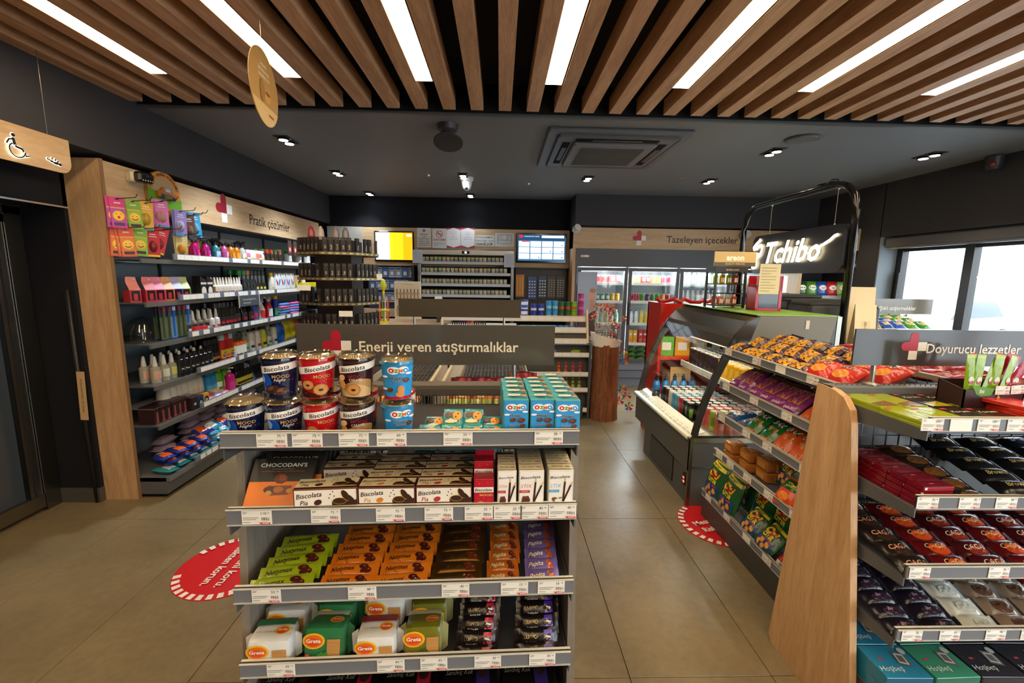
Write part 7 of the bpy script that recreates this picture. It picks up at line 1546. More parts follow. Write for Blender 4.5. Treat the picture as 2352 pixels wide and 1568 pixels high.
# ================================================================ rotating stand goods
names_ = ['Dilan', 'Dilara', 'Dilber', 'Dilek', 'Doğa', 'Duru', 'Duygu', 'Elif', 'Emir', 'Eren', 'Ezgi', 'Hakan', 'Halil', 'Hasan', 'Havva', 'Jale', 'Kadir', 'Kamil', 'Lale', 'Leyla']
ni = []
for i, nm in enumerate(names_):
    m = MB().rbox((-.017, -.009, 0), (.017, .009, .115), .002, '#17110f', 'satin'); W = front(-.009); m.txt(lambda u, v, e=0, W=W: W(-v, u, e), nm, .045, 0, .013, '#cfb98a' if i % 2 else '#d8d2c4', 'card', maxw=.07); m.rect(W, -.012, .095, .012, .108, '#3a302a')
    ni.append(Prod('name_souvenir', m))
k_ = 0
tn_ = ['top tier', 'second tier', 'third tier', 'fourth tier', 'fifth tier']
for t_, z in enumerate(TZ[:5]):
    for s_ in range(-3, 4):
        for q_ in range(5):
            if rg.random() < (.12 if t_ < 4 else .05): k_ += 1; continue
            a = .3 + 2 * pi * s_ / 8; uu = (q_ - 2) * .042; rr3 = .283
            x = SX + rr3 * sin(a) + uu * cos(a); y = SY - rr3 * cos(a) + uu * sin(a)
            if a > 2.4 or a < -2.4: continue
            ni[k_ % 20].put(f'narrow black name souvenir on the rotating stand, {tn_[t_]}, {["far left","left","front left","front","front right","right","far right"][s_ + 3]} tray, {ORD[q_]}', 'souvenir', (x, y, z - .063), a + J(.03), f'name souvenirs on the {tn_[t_]}'); k_ += 1
for i, (x, y, c) in enumerate(((-.12, -.05, '#b8a8a0'), (-.02, 0, '#8a7a80'), (-.19, -.06, '#9a3a48'), (.05, .02, '#7a7a7a'))): tag(obj('plastic_figure_bag', MB().lathe([(.02, 0), (.03, .03), (.024, .08), (.008, .11)], c, 'film', 8), None, (SX + x, SY + y, 1.90)), f'crumpled {["pale","grey","red","clear"][i]} plastic bag on top of the rotating stand', 'bag')

# ================================================================ left wall goods (frame LF: x away from the camera, front -y faces the shop)
LF = Matrix.Translation((-2.60, 3.05, 0)) @ Matrix.Rotation(radians(90), 4, 'Z')
def lx(p): return p
WO = ['left', 'middle', 'right']
def line(pr, n, x0, x1, ly, z, desc, cat, grp, rows=1, dy=.07, jit=.1, rot=None, sc=1.14):
    for r in range(rows):
        for i in range(n):
            x = x0 + (x1 - x0) * (i / max(n - 1, 1))
            p_ = pr[i % len(pr)] if isinstance(pr, list) else pr
            d_ = desc[i % len(desc)] if isinstance(desc, list) else desc
            l_ = d_ + (f', {ORD[i]} from the left' if n > 1 else '') + ((', front row', ', second row', ', third row')[r] if rows > 1 else '')
            p_.put(l_, cat, (x + J(.004), ly + dy * r, z), rot if rot is not None else J(jit), grp, LF, sc)
B1, B2, B3, B4, B5 = BZ6; B0 = .161
P6 = lambda px: px
L1 = [0.6497, 0.7854, 0.9196, 1.0379, 1.1364, 1.2258, 1.3192, 1.3562, 1.6091, 1.6259, 1.97, 1.9895, 2.2151, 2.4386]
sp_ = [bottle('trigger_spray', c, '#141416', lb, 'spray', .21, .036, 'tinted', l2) for c, lb, l2 in (('#d0208a', '#c8208a', '#e6a8d0'), ('#d0208a', '#c8208a', '#e6a8d0'), ('#2a9aa8', '#a8c8e8', '#6a8ad0'), ('#d060a8', '#d8a8c8', '#2a2020'), ('#d8841c', '#e0902c', '#e6b85a'), ('#d8841c', '#e0902c', '#e6b85a'), ('#c9cfd0', '#e0e0c0', '#8aa83a'))]
spd = ['pink trigger spray bottle', 'bright pink trigger spray bottle', 'teal trigger spray bottle', 'pale pink trigger spray bottle', 'orange trigger spray bottle', 'deep orange trigger spray bottle', 'clear trigger spray bottle']
for r in range(2):
    for i in range(7): sp_[i].put(spd[i] + f' on the top shelf, {["front","rear"][r]} one', 'spray bottle', (L1[i], -.10 + .09 * r, B1), .5 + J(.3), 'trigger sprays on the top shelf', LF)
sb_ = [bottle('small_bottle', c, '#e6e4e0', lb, 'squeeze', .12, .022, 'plastic', l2) for c, lb, l2 in (('#c86a9a', '#d8d8d0', '#c24a8a'), ('#d8d0c8', '#e0c83a', '#5a9a3a'), ('#c9ccd0', '#b8a8d8', '#d86a9a'), ('#d8784a', '#d89a5a', '#c24a2a'))]
line(sb_, 6, L1[7], L1[8], -.13, B1, 'small white capped car care bottle on the top shelf', 'bottle', 'small bottles on the top shelf', 2)
tb_ = [bottle('additive_bottle', '#241c14', cp, lb, 'squeeze', .14, .024, 'plastic', l2) for cp, lb, l2 in (('#2a6a3a', '#3a3020', '#d8a81c'), ('#b82a20', '#3a2418', '#d8842c'), ('#c2341c', '#54461c', '#e0c01c'))]
line(tb_, 5, L1[9], L1[10], -.13, B1, 'dark additive bottle with bright cap on the top shelf', 'bottle', 'dark bottles on the top shelf', 2)
cn_ = [bottle('wipes_canister', '#c9ccc8', '#2a8a4a', '#d8dad6', 'jar', .15, .036, 'plastic', '#c2203a')]
line(cn_, 4, L1[11], L1[13] + .3, -.10, B1, 'white wipes canister with green lid on the top shelf', 'canister', 'wipes canisters')
hcard = MB().box((-.04, -.003, 0), (.04, 0, .15), '#241a1c', 'card'); hcard.rect(front(-.003), -.03, .03, .03, .09, '#9a2030').ell(front(-.003), 0, .06, .012, .02, '#d8d2cc'); hc = Prod('hanging_pack', hcard)
line(hc, 4, L1[12] - .05, L1[12] + .35, -.16, 1.84, 'dark red hanging pack above the wipes canisters', 'hanging pack', 'dark hanging packs', 1, rot=0)
# -- hooks with air fresheners
def smile(m, W, cu, cv, r, wink=False):
    m.ell(W, cu, cv, r, r, '#eaa81c', n=20).ell(W, cu, cv + r * .08, r * .9, r * .88, '#f2c21f', n=20)
    if wink: m.rect(W, cu - r * .6, cv + r * .3, cu - r * .2, cv + r * .38, '#2a1a10').rect(W, cu + r * .2, cv + r * .3, cu + r * .6, cv + r * .38, '#2a1a10').ell(W, cu, cv - r * .3, r * .25, r * .28, '#c8201c')
    else:
        for s in (-.35, .35): m.ell(W, cu + r * s, cv + r * .28, r * .13, r * .22, '#f4f0e4', n=10).ell(W, cu + r * s, cv + r * .24, r * .09, r * .14, '#1c120c', n=8)
        m.poly(W, [(cu + r * .62 * cos(radians(a)), cv - .02 * r + r * .6 * sin(radians(a))) for a in range(200, 345, 12)] + [(cu + r * .56 * cos(radians(a)), cv + .08 * r + r * .5 * sin(radians(a))) for a in range(340, 200, -12)], '#4a2410')
def fresh(c1, c2, kind, w=.085, h=.20, wink=False):
    m = MB().box((-w / 2, -.0015, -h), (w / 2, .0015, 0), c1, 'card'); W = front(-.0015)
    m.ell(W, 0, -.014, .012, .004, '#2a1a14', n=10).txt(W, 'areon', 0, -.035, .011, '#f0e8e0', 'card', bold=.03, maxw=w * .7)
    if kind == 's': m.rect(W, -w * .45, -h * .95, w * .45, -h * .36, c2).rect(W, -w * .45, -h * .36, w * .45, -h * .33, '#e6b02c'); smile(m, W, 0, -h * .60, w * .38, wink); m.rect(W, -w * .35, -h * .92, w * .35, -h * .82, '#4a2a6a' if wink else '#3a1a10')
    if kind == 'b':
        m.rect(W, -w * .3, -.055, w * .3, -.051, '#e8dcd8'); b = MB()
        m.add([Vector((w * .32 * cos(a) * k, -.0015 - .022 * (1 - k * k) ** .5, -h * .62 + h * .22 * sin(a) * k)) for k in (1, .8, .5, .01) for a in [2 * pi * i / 12 for i in range(12)]], [(12 * j + i, 12 * j + (i + 1) % 12, 12 * j + 12 + (i + 1) % 12, 12 * j + 12 + i) for j in range(3) for i in range(12)], c2, 'tinted', True)
        m.rect(W, -w * .45, -h * .99, w * .45, -h * .92, '#3a8ab0' if c1 != '#c2242c' else '#d8c820')
    return Prod('air_freshener', m)
AF = {'pinks': fresh('#c82a7a', '#b0489a', 's', wink=True), 'greens': fresh('#7aa82c', '#8ab83a', 's'), 'yel': fresh('#dba81c', '#d8b84a', 'b'), 'pinkb': fresh('#c86aa8', '#d8a0a0', 'b'), 'vio': fresh('#8a7ab8', '#c8c0dc', 'b'), 'blu': fresh('#2a8ab8', '#7ac0d0', 'b'), 'brn': fresh('#5a3a30', '#8a7068', 'b'), 'ors': fresh('#cf4a1c', '#d8742c', 's'), 'redb': fresh('#c2242c', '#a83a3a', 'b'), 'cream': fresh('#c9b878', '#d8a03a', 'b')}
GA = 'air fresheners on hooks over the left shelves'
HK = [(0.01, 2.1203), (0.132, 2.1242), (0.243, 2.1307), (0.382, 2.1661), (0.567, 2.1178), (0.649, 2.0957), (0.711, 2.118), (0.051, 1.9343), (0.179, 1.9425), (0.287, 1.9416), (0.395, 1.9593), (0.58, 1.9384), (0.646, 1.9309), (0.714, 1.9159), (0.754, 1.9051)]
hk = [(['pinks', 'pinks'], 'pink winking face'), (['greens', 'greens'], 'upper green smiling face'), (['yel', 'yel'], 'upper yellow'), (['pinkb', 'pinkb'], 'pink and coral'), (['vio', 'vio'], 'violet'), (['brn', 'redb'], 'dark brown'), (['blu', 'blu'], 'turquoise'),
      (['ors', 'ors', 'ors', 'ors'], 'orange smiling face'), (['greens', 'greens'], 'lower green smiling face'), (['redb'], 'small red'), (['redb', 'redb'], 'tilted red'), (['cream', 'cream'], 'cream and orange'), (['cream'], 'cream and green'), (['pinks'], 'magenta'), (['greens'], 'rear green')]
for i, ((x, z), (ks, nm)) in enumerate(zip(HK, hk)):
    yf = -.035 - .004 * i * (i < 7)
    h_ = thing('display_hook', f'thin black display hook carrying the {nm} air fresheners', 'hook', (0, 0, 0), 0, 'display hooks'); h_.matrix_world = LF @ Matrix.Translation((x, .008, z - .012))
    obj('rod', MB().tube([(0, 0, 0), (0, -.10, .004), (0, -.19, .012), (0, -.205, .035)], .0026, '#141416', 'satin', 6), h_)
    for q, kk in enumerate(ks):
        AF[kk].put(f'{nm} air freshener card, {["front one","behind the front one","third in line","fourth in line"][q]}', 'air freshener', (x - .012 * q, yf + .014 * q - .02, z), (0, radians(J(4) + (14 if nm == 'tilted red' else 0)), radians(-28) + J(.05)), GA, LF)
# round wooden plaque on the header
pq = thing('wooden_plaque', 'round orange plaque with a carved car reading AHŞAP ARABA KOKULARI on the oak header', 'plaque'); pc_ = (0.4996, 2.2054)
pq.matrix_world = LF @ Matrix.Translation((pc_[0], -.012, pc_[1] + .02))
m = MB(); R1 = .165
m.prism([(R1 * cos(2 * pi * i / 36), R1 * sin(2 * pi * i / 36)) for i in range(36)], -.004, .016, '#c9822c', 'card', 1); W = front(-.004)
m.ell(W, 0, 0, R1 * .72, R1 * .72, '#a8906a', n=30); m.prism([(-R1 * 1.02, -R1), (R1 * 1.02, -R1), (R1 * 1.02, -.02), (R1 * .5, -.045), (-R1 * .4, -.005), (-R1 * 1.02, .03)], -.008, -.004, '#5f9a20', 'card', 1)
W = front(-.0085); m.rect(W, -.12, -.15, .12, -.105, '#c9822c').txt(W, 'ahsapkoku.com', 0, -.127, .018, '#4a2a10', 'card', bold=.03, maxw=.22)
t_ = 'AHŞAP ARABA KOKULARI'
for i, ch in enumerate(t_):
    if ch != ' ':
        a = radians(162 - 144 * i / (len(t_) - 1)); m.txt(front(-.0045), ch, R1 * .86 * cos(a), R1 * .86 * sin(a), .020, '#3a2010', 'card', bold=.02, rot=a - pi / 2)
obj('disc', m, pq)
m = MB().prism([(-.09, -.03), (.09, -.03), (.10, .005), (.06, .012), (.035, .045), (-.035, .045), (-.06, .012), (-.095, .01)], -.03, -.010, '#b8681c', 'card', 1).rbox((-.075, -.032, -.025), (.045, -.03, -.002), .001, '#5a5450', 'satin').prism([(-.03, .015), (.03, .015), (.022, .04), (-.025, .04)], -.032, -.03, '#6a7a80', 'gloss', 1)
for x in (-.055, .055): m.add([Vector((x + .018 * cos(2 * pi * i / 12), -.034, -.03 + .018 * sin(2 * pi * i / 12))) for i in range(12)], [tuple(range(12))], '#2a2220', 'satin')
obj('carved_car', m, pq)
# -- second shelf
L2 = [-0.0688, -0.0104, 0.0687, 0.156, 0.2486, 0.3205, 0.4324, 0.5275, 0.6023, 1.0176, 1.0952, 1.3032, 1.3474, 1.616, 1.6668, 1.9296, 2.0775, 2.3113]
def winbox(c1, c2):
    m = MB().prism([(-.035, 0), (.035, 0), (.035, .085), (-.035, .085)], -.035, .035, c1, 'card', 1)
    m.add([(-.035, -.035, .085), (.035, -.035, .085), (.035, .0, .14), (-.035, .0, .14)], [(0, 1, 2, 3)], c2, 'card').add([(-.035, .0, .14), (.035, .0, .14), (.03, .002, .175), (-.03, .002, .175)], [(0, 1, 2, 3)], c2, 'card')
    W = front(-.035); m.rect(W, -.026, .012, .026, .08, '#2a1a1c', 'gloss').rect(W, -.012, .016, .012, .06, '#a83a4a', 'gloss').ell(plane((0, 0, .14), (1, 0, 0), (0, 0, 1)), .015, .018, .008, .008, '#d8a0a0'); return Prod('perfume_box', m)
wbx = [winbox('#a82a30', '#d0807a'), winbox('#b0283a', '#d0707a'), winbox('#c02a5a', '#d87a9a'), winbox('#c86a2a', '#d8a06a'), winbox('#4a4a9a', '#a8a8d0'), winbox('#7aa82a', '#b8c88a')]
wn = ['dark red', 'crimson', 'pink', 'orange', 'violet blue', 'lime green']
xs_ = [.045, .13, .215, .305, .395, .48]
for i in range(6): wbx[i].put(f'{wn[i]} perfume box with a cut-out window on the second shelf', 'perfume box', (xs_[i] - .0, -.10 if i > 0 else -.06, B2), -.35, 'perfume boxes on the second shelf', LF)
ba = MB().prism([(-.03, 0), (.03, 0), (.03, .13), (-.03, .16)], -.03, .03, '#1a181a', 'card', 1); ba.ell(front(-.03), 0, .05, .024, .035, '#d8d2c8', n=12).rect(front(-.03), -.028, .10, .028, .115, '#c9c4cc'); babx = Prod('bulb_box', ba)
line(babx, 2, .63, .71, -.13, B2, 'black box with white oval on the second shelf', 'box', 'black boxes with white ovals')
tag(obj('grey_cap', MB().lathe([(.03, 0), (.04, .02), (.03, .05), (.005, .06)], '#8a8880', 'satin', 12), None, LF @ Vector((.67, -.02, B2 + .155))), 'small grey rounded pack above the black boxes', 'pack') if False else None
sq_ = [bottle('dropper_bottle', '#d8d0c4', '#e2dcd2', '#c9c2b4', 'dropper', .15, .020, 'plastic', c) for c in ('#c23a2c', '#3a5ab0', '#b82a3a', '#3a8a4a')]
line(sq_, 10, .82, 1.18, -.13, B2, 'white dropper bottle in the cardboard tray on the second shelf', 'bottle', 'white dropper bottles', 2, .05)
tag(obj('cardboard_tray', MB().box((0, 0, 0), (.44, .004, .03), '#c9b08a', 'card').prism([(0, 0), (.004, 0), (.004, .09), (0, .03)], 0, .12, '#b89a70', 'card', 1)), 'low tan cardboard tray under the white dropper bottles', 'tray').matrix_world = LF @ Matrix.Translation((.78, -.16, B2))
bc_ = bottle('black_spray_can', '#121214', '#0e0e10', '#1e1e22', 'can', .13, .026, 'gloss', '#c9c9c4')
line(bc_, 4, 1.24, 1.40, -.14, B2, 'short black spray can on the second shelf', 'spray can', 'short black spray cans', 2, .06)
tc_ = [bottle('tall_spray_can', '#141416', cp, '#2a2a2c', 'can', .21, .028, 'gloss', '#d8d03a') for cp in ('#2a9a3a', '#2a9a3a', '#c8842a', '#141416', '#141416', '#141416', '#141416')]
line(tc_, 7, 1.30, 1.72, -.06, B2, [f'tall black spray can with {c} cap on the second shelf' for c in ('green', 'bright green', 'orange', 'black', 'black', 'black', 'black')], 'spray can', 'tall black spray cans', 2, .08)
yw = [bottle('yellow_capped_bottle', '#d8d8d0', '#e0c81c', '#c9c9c0', 'squeeze', .19, .026, 'plastic', '#c2a81c'), bottle('yellow_capped_bottle', '#c8b81c', '#e0c81c', '#2a2a2a', 'squeeze', .15, .024, 'plastic')]
line(yw, 5, 1.78, 2.55, -.12, B2, 'yellow capped bottle on the second shelf', 'bottle', 'yellow capped bottles', 1)
bf_ = MB().prism([(-.05, 0), (.05, 0), (.045, .14), (.03, .19), (0, .15), (-.03, .19), (-.045, .14)], -.01, .01, '#d8dce0', 'card', 1)
for s, c in ((-1, '#c23a2c'), (1, '#2a7ac0')): bf_.ell(front(-.01), .02 * s, .10, .012, .035, c, n=10, rot=-.4 * s)
line(Prod('butterfly_box', bf_), 4, 1.88, 2.22, -.14, B2, 'white butterfly shaped box with red and blue print on the second shelf', 'box', 'butterfly boxes')
line(boxp('yellow_pack', .08, .04, .09, '#e0cf1c', lambda m, W, w, h: m.rect(W, -w * .3, h * .3, w * .3, h * .5, '#2a2a1c')), 4, 2.5, 2.85, -.13, B2, 'bright yellow pack at the far end of the second shelf', 'pack', 'yellow packs')
# hanging shelf notice
sn_ = MB().rbox((0, -.002, 0), (.33, .002, .10), .002, '#4a4d52', 'card'); sn_.txt(front(-.0025), 'Personel Olmadan Ürün', .165, .065, .016, '#d8dce0', 'card', maxw=.28).txt(front(-.0025), 'Denemeyiniz', .12, .033, .016, '#d8dce0', 'card', maxw=.18).box((-.008, -.004, -.01), (0, .004, .12), '#b9bec4', 'plastic').box((.33, -.004, -.01), (.338, .004, .12), '#b9bec4', 'plastic')
tag(obj('shelf_notice', sn_), 'grey clip-on notice hanging under the second shelf rail', 'notice').matrix_world = LF @ Matrix.Translation((1.0157, -.215, 1.325))
# -- third shelf
L3 = [-0.0613, 0.2035, 0.4241, 0.4575, 0.8189, 0.8485, 1.1029, 1.1371, 1.355, 1.4329, 1.555, 1.7019, 1.8681, 1.9657, 2.3404]
dm_ = thing('plastic_dome', 'clear plastic dome bowl at the near end of the third shelf', 'container'); dm_.matrix_world = LF @ Matrix.Translation((.145, -.02, B3))
obj('dome', MB().lathe([(.10, 0), (.115, .03), (.115, .08), (.09, .13), (.05, .165), (.001, .18)], '#fff', 'clearlid', 22, cap=False).lathe([(.11, .0), (.13, .008), (.13, .014)], '#c9c4b8', 'clearlid', 22, cap=False), dm_)
tbm = MB().box((-.028, -.003, 0), (.028, 0, .24), '#2a4a9a', 'card'); tbm.rect(front(-.003), -.026, .01, .026, .15, '#7a9ac8').rect(front(-.003), -.004, .02, .004, .20, '#d8e0ea').box((-.008, -.014, .02), (.002, -.006, .20), '#2a6ac0', 'plastic').box((-.010, -.018, .19), (.004, -.006, .215), '#e0e4e8', 'plastic')
tbm2 = MB().box((-.028, -.003, 0), (.028, 0, .24), '#20304a', 'card'); tbm2.rect(front(-.003), -.026, .01, .026, .15, '#5a6a50').box((-.008, -.014, .02), (.002, -.006, .20), '#4a5a3a', 'plastic').box((-.010, -.018, .19), (.004, -.006, .215), '#a83040', 'plastic')
line([Prod('toothbrush_pack', tbm2), Prod('toothbrush_pack', tbm2), Prod('toothbrush_pack', tbm)], 6, L3[1], L3[2] + .03, -.13, B3, ['dark toothbrush pack on the third shelf', 'dark green toothbrush pack on the third shelf', 'blue toothbrush pack on the third shelf'], 'toothbrush pack', 'toothbrush packs', 2, .05)
ws = [bottle('pump_spray_bottle', c, '#c9c8c2', lb, 'dropper', .17, .024, mt_, l2) for c, lb, l2, mt_ in (('#a8a89c', '#1c1c1e', '#d8d8d4', 'tinted'), ('#b0aca0', '#1c1c1e', '#d8d8d4', 'tinted'), ('#e0e0e0', '#c9ccd0', '#b02a30', 'plastic'))]
line([ws[0], ws[1], ws[0], ws[1], ws[2], ws[2]], 6, L3[3], L3[4], -.12, B3, ['clear spray bottle with black label on the third shelf'] * 4 + ['white spray bottle with red label on the third shelf'] * 2, 'spray bottle', 'small spray bottles on the third shelf', 2, .06)
line(boxp('small_red_pack', .06, .03, .06, '#c22a30', lambda m, W, w, h: m.rect(W, -w * .35, h * .2, w * .35, h * .6, '#c9d0d4')), 2, .50, .58, -.16, B3, 'small red and white pack below the spray bottles', 'pack', 'small red packs')
kb = [bottle('black_wax_can', '#121215', '#2a2a2c', '#2a1418', 'can', .21, .033, 'gloss', '#b8202c'), bottle('black_bottle', '#101012', '#101012', '#1a1a1c', 'spray', .24, .036, 'gloss', '#b8202c')]
line(kb[0], 5, L3[5], L3[6], -.09, B3, 'black wax can with red band on the third shelf', 'spray can', 'black wax cans', 2, .08)
line(kb[1], 3, L3[7], L3[8], -.10, B3, 'black trigger bottle with red label on the third shelf', 'spray bottle', 'black trigger bottles', 2, .08)
ru = [bottle('blue_red_can', '#2a4ab0', '#c22030', '#c22030', 'can', .20, .034, 'gloss', '#2a4ab0'), bottle('white_red_trigger', '#d8d8d8', '#d0d0d0', '#c22030', 'spray', .23, .036), bottle('white_red_trigger', '#c22030', '#d0d0d0', '#d8d8d8', 'spray', .24, .036), bottle('blue_aerosol', '#2438a8', '#d8b82c', '#2aa03a', 'can', .24, .030, 'gloss')]
line(ru, 4, L3[9], L3[12], -.10, B3, ['blue and red striped can on the third shelf', 'white trigger bottle with red label on the third shelf', 'red trigger bottle on the third shelf', 'blue aerosol with yellow cap on the third shelf'], 'bottle', 'red, white and blue bottles', 2, .09)
def cloth(c, i): 
    m = MB().rbox((-.10, -.09, 0), (.10, .09, .028), .011, c, 'matte'); return Prod('folded_cloth', m)
for i, (c, nm) in enumerate((('#5a6878', 'grey'), ('#5a6878', 'grey'), ('#4a78b8', 'blue'), ('#5a6878', 'grey'), ('#c85a9a', 'pink'), ('#4a88c8', 'blue'))):
    for s in range(2): cloth(c if not s else ('#c85a9a' if i % 2 else '#4a88c8'), i).put(f'folded {nm if not s else ("pink" if i % 2 else "blue")} cloth, {["nearer","farther"][s]} stack, {ORD[i]} layer up', 'cloth', (L3[13] + .24 * s, -.08, B3 + .0285 * i), J(.12), 'folded cloths on the third shelf', LF)
# -- fourth shelf
L4 = [-0.1141, -0.0087, 0.2273, 0.2922, 0.479, 0.5039, 0.6608, 0.6718, 0.8029, 0.8326, 0.9564, 0.9887, 1.075, 1.1023, 1.4209, 1.4612, 1.6477, 1.8123, 1.9587, 2.3378]
cs4 = [bottle('cologne_bottle', c, '#c9c8c4', lb, 'dropper', .17, .028, 'tinted') for c, lb in (('#c9c8bc', '#c89a8a'), ('#c4c8b4', '#c9cfc0'), ('#c9ccb8', '#c8c870'))]
line(cs4, 7, .12, .62, -.10, B4, ['clear cologne bottle with peach label', 'clear cologne bottle with pale label', 'clear cologne bottle with yellow green label'], 'bottle', 'clear cologne bottles', 2, .08)
bd4 = [bottle('deodorant_can', '#18181a', '#0e0e10', '#0f0f11', 'can', .15, .026, 'gloss', txt='Force' if k else 'Flex', tc='#d8d8d4') for k in (0, 1)]
line(bd4, 7, L4[3] + .03, L4[6], -.13, B4, 'black deodorant can on the fourth shelf', 'deodorant can', 'black deodorant cans', 2, .07)
line(bottle('black_tall_can', '#15151a', '#101014', '#1e2028', 'can', .20, .028, 'gloss', '#c9803a'), 4, L4[7] + .02, L4[8] + .03, -.08, B4, 'tall dark deodorant can with copper mark', 'deodorant can', 'tall dark cans', 2, .08)
line([bottle('insect_spray', '#b02a28', '#a8c8cc', '#c9b020', 'can', .22, .030, 'gloss', '#6a4a9a', txt='lebi', tc='#1a1a1a'), bottle('insect_spray', '#a8201c', '#c22a20', '#c9b020', 'can', .22, .030, 'gloss', '#c8481a')], 3, L4[9] + .05, L4[11] + .02, -.10, B4, 'red aerosol with yellow band on the fourth shelf', 'aerosol', 'red and yellow aerosols', 1)
line(bottle('orange_canister', '#e0e0d8', '#d8641c', '#e0e0d8', 'jar', .14, .034, 'plastic', '#3a3028'), 3, L4[11] + .06, L4[13] + .06, -.12, B4, 'white canister with orange lid on the fourth shelf', 'canister', 'orange lidded canisters')
line([bottle('cleaner_bottle', '#b8bcac', '#a8a8a0', '#c9d0c4', 'spray', .24, .038, 'tinted', '#3a9a4a'), bottle('cleaner_bottle', '#d0ccb8', '#141416', '#e0e0dc', 'squeeze', .24, .038, 'plastic', '#2a2e44'), bottle('cleaner_bottle', '#d8d0c8', '#141416', '#e0dcd8', 'squeeze', .24, .038, 'plastic', '#b02a70'), bottle('cleaner_bottle', '#c8c83a', '#141416', '#d8d03a', 'squeeze', .24, .038, 'plastic', '#1e1e1c')], 6, L4[14] - .16, L4[17], -.08, B4, ['clear trigger cleaner bottle', 'cream bottle with dark blue label', 'cream bottle with magenta label', 'yellow bottle with black label', 'clear trigger cleaner bottle', 'cream bottle with blue black label'], 'bottle', 'cleaner bottles on the fourth shelf', 2, .09)
line([Prod('detergent_bag', turned(pillow(.22, .15, .07, c, 'film', .01, 8, 6, seed=2, wr=.004)[0], Matrix.Translation((0, .0, .11)) @ Matrix.Rotation(pi / 2, 4, 'X') @ Matrix.Rotation(pi / 2, 4, 'Z'))) for c in ('#1c5ab0', '#c8b81c', '#c8b81c', '#b8442c')], 4, L4[17] + .12, L4[19], -.06, B4 + .0, ['blue detergent bag', 'yellow sponge bag', 'second yellow sponge bag', 'red and white bag'], 'bag', 'bags at the far end of the fourth shelf')
# -- fifth shelf
L5 = [-0.0986, 0.2303, 0.3189, 0.6166, 0.252, 0.6715, 0.711, 0.7985, 0.9218, 1.0534, 1.2162]
line(boxp('dark_red_box', .045, .10, .11, '#2c1418', lambda m, W, w, h: m.rect(W, -w * .15, h * .1, w * .15, h * .7, '#8a4a4a').rect(W, -w * .35, h * .05, w * .35, h * .1, '#c23a3a')), 6, .05, .33, -.08, B5, 'narrow dark red box on the fifth shelf', 'box', 'narrow dark red boxes', 1, jit=.02)
for i, (c, t) in enumerate((('#2a1c24', '#d8d2d0'), ('#223a6a', '#d8d8d8'), ('#c8962a', '#1c1c1c'))): 
    p_ = boxp('square_box', .065, .08, .10, c, lambda m, W, w, h, t=t, c=c: (m.ell(W, 0, h * .5, w * .42, w * .42, '#1c1c20', n=14), m.txt(W, 'dx', 0, h * .5, w * .32, '#d8d4cc', 'card', sh=.15, bold=.03))); p_.put(f'{["dark","blue","gold"][i]} square box with dx lettering on the fifth shelf', 'box', (.395 + .068 * i, -.13, B5), 0, 'boxes with dx lettering', LF)
tag(obj('wire_pusher', wire_mesh(MB(), 0, .42, 0, .24, 0, .03, .012, .001, '#8a8c90')), 'small wire grid pusher lying on the narrow dark red boxes', 'wire rack').matrix_world = LF @ Matrix.Translation((.02, .10, B5 + .115)) @ Matrix.Rotation(radians(90), 4, 'X')
pp_ = [Prod('pad_pack', pillow(.12, .09, .045, c, 'film', .008, 8, 6, seed=i, wr=.002)[0]) for i, c in enumerate(('#c88a98', '#b8606a', '#a8a0d0', '#d0b0a0'))]
for i in range(6): pp_[i % 4].put(f'{["rose","dark rose","lilac","peach"][i % 4]} pad pack lying on the fifth shelf, {ORD[i]} from the left', 'pad pack', (.63 + .05 * i, -.12 + .05 * (i % 2), B5 + .03 * (i % 2)), (radians(15), 0, J(.3)), 'pad packs on the fifth shelf', LF)
line(bottle('white_lotion_bottle', '#dcd8cc', '#e2ded4', '#d0ccc0', 'squeeze', .24, .042, 'plastic', '#3a6a7a'), 7, L5[4] + .03, L5[5] - .02, -.02, B5, 'white lotion bottle on the fifth shelf', 'bottle', 'white lotion bottles')
line([bottle('blue_lotion_bottle', '#2a8ac8', '#2a8ac8', '#58a8d8', 'squeeze', .26, .042, 'plastic', '#e0c82c')], 2, L5[5] + .05, L5[6] + .07, -.06, B5, 'sky blue lotion bottle with yellow spot', 'bottle', 'sky blue lotion bottles', sc=1)
line([bottle('green_bottle', '#5aa82a', '#8ac84a', '#d8e4cc', 'squeeze', .28, .042, 'plastic', '#5a8a4a')], 2, L5[7] + .02, L5[7] + .12, -.08, B5, 'green cleaner bottle with white label', 'bottle', 'green cleaner bottles', sc=1)
line([bottle('pink_pump_bottle', '#b81c7a', '#e0d8dc', '#c83a8e', 'pump', .21, .036, 'plastic')], 1, L5[8], L5[8], -.13, B5, 'magenta pump soap bottle on the fifth shelf', 'soap bottle', None)
line([bottle('black_oil_bottle', '#141413', '#141413', '#c8b82a', 'squeeze', .20, .038, 'gloss', '#1c1c1a')], 5, L5[8] + .14, L5[9] + .2, -.10, B5, 'black bottle with yellow label on the fifth shelf', 'bottle', 'black yellow labelled bottles', 2, .09)
for i in range(6): boxp('folded_mat', .008, .10, .24, ('#c9cfe6', '#6a78b8')[i % 2]).put(f'thin {["white","blue"][i % 2]} leaflet leaning on the fifth shelf, {ORD[i]} from the left', 'leaflet', (L5[10] + .03 * i, -.08, B5), (0, radians(-14 - 4 * i), 0), 'leaning leaflets', LF)
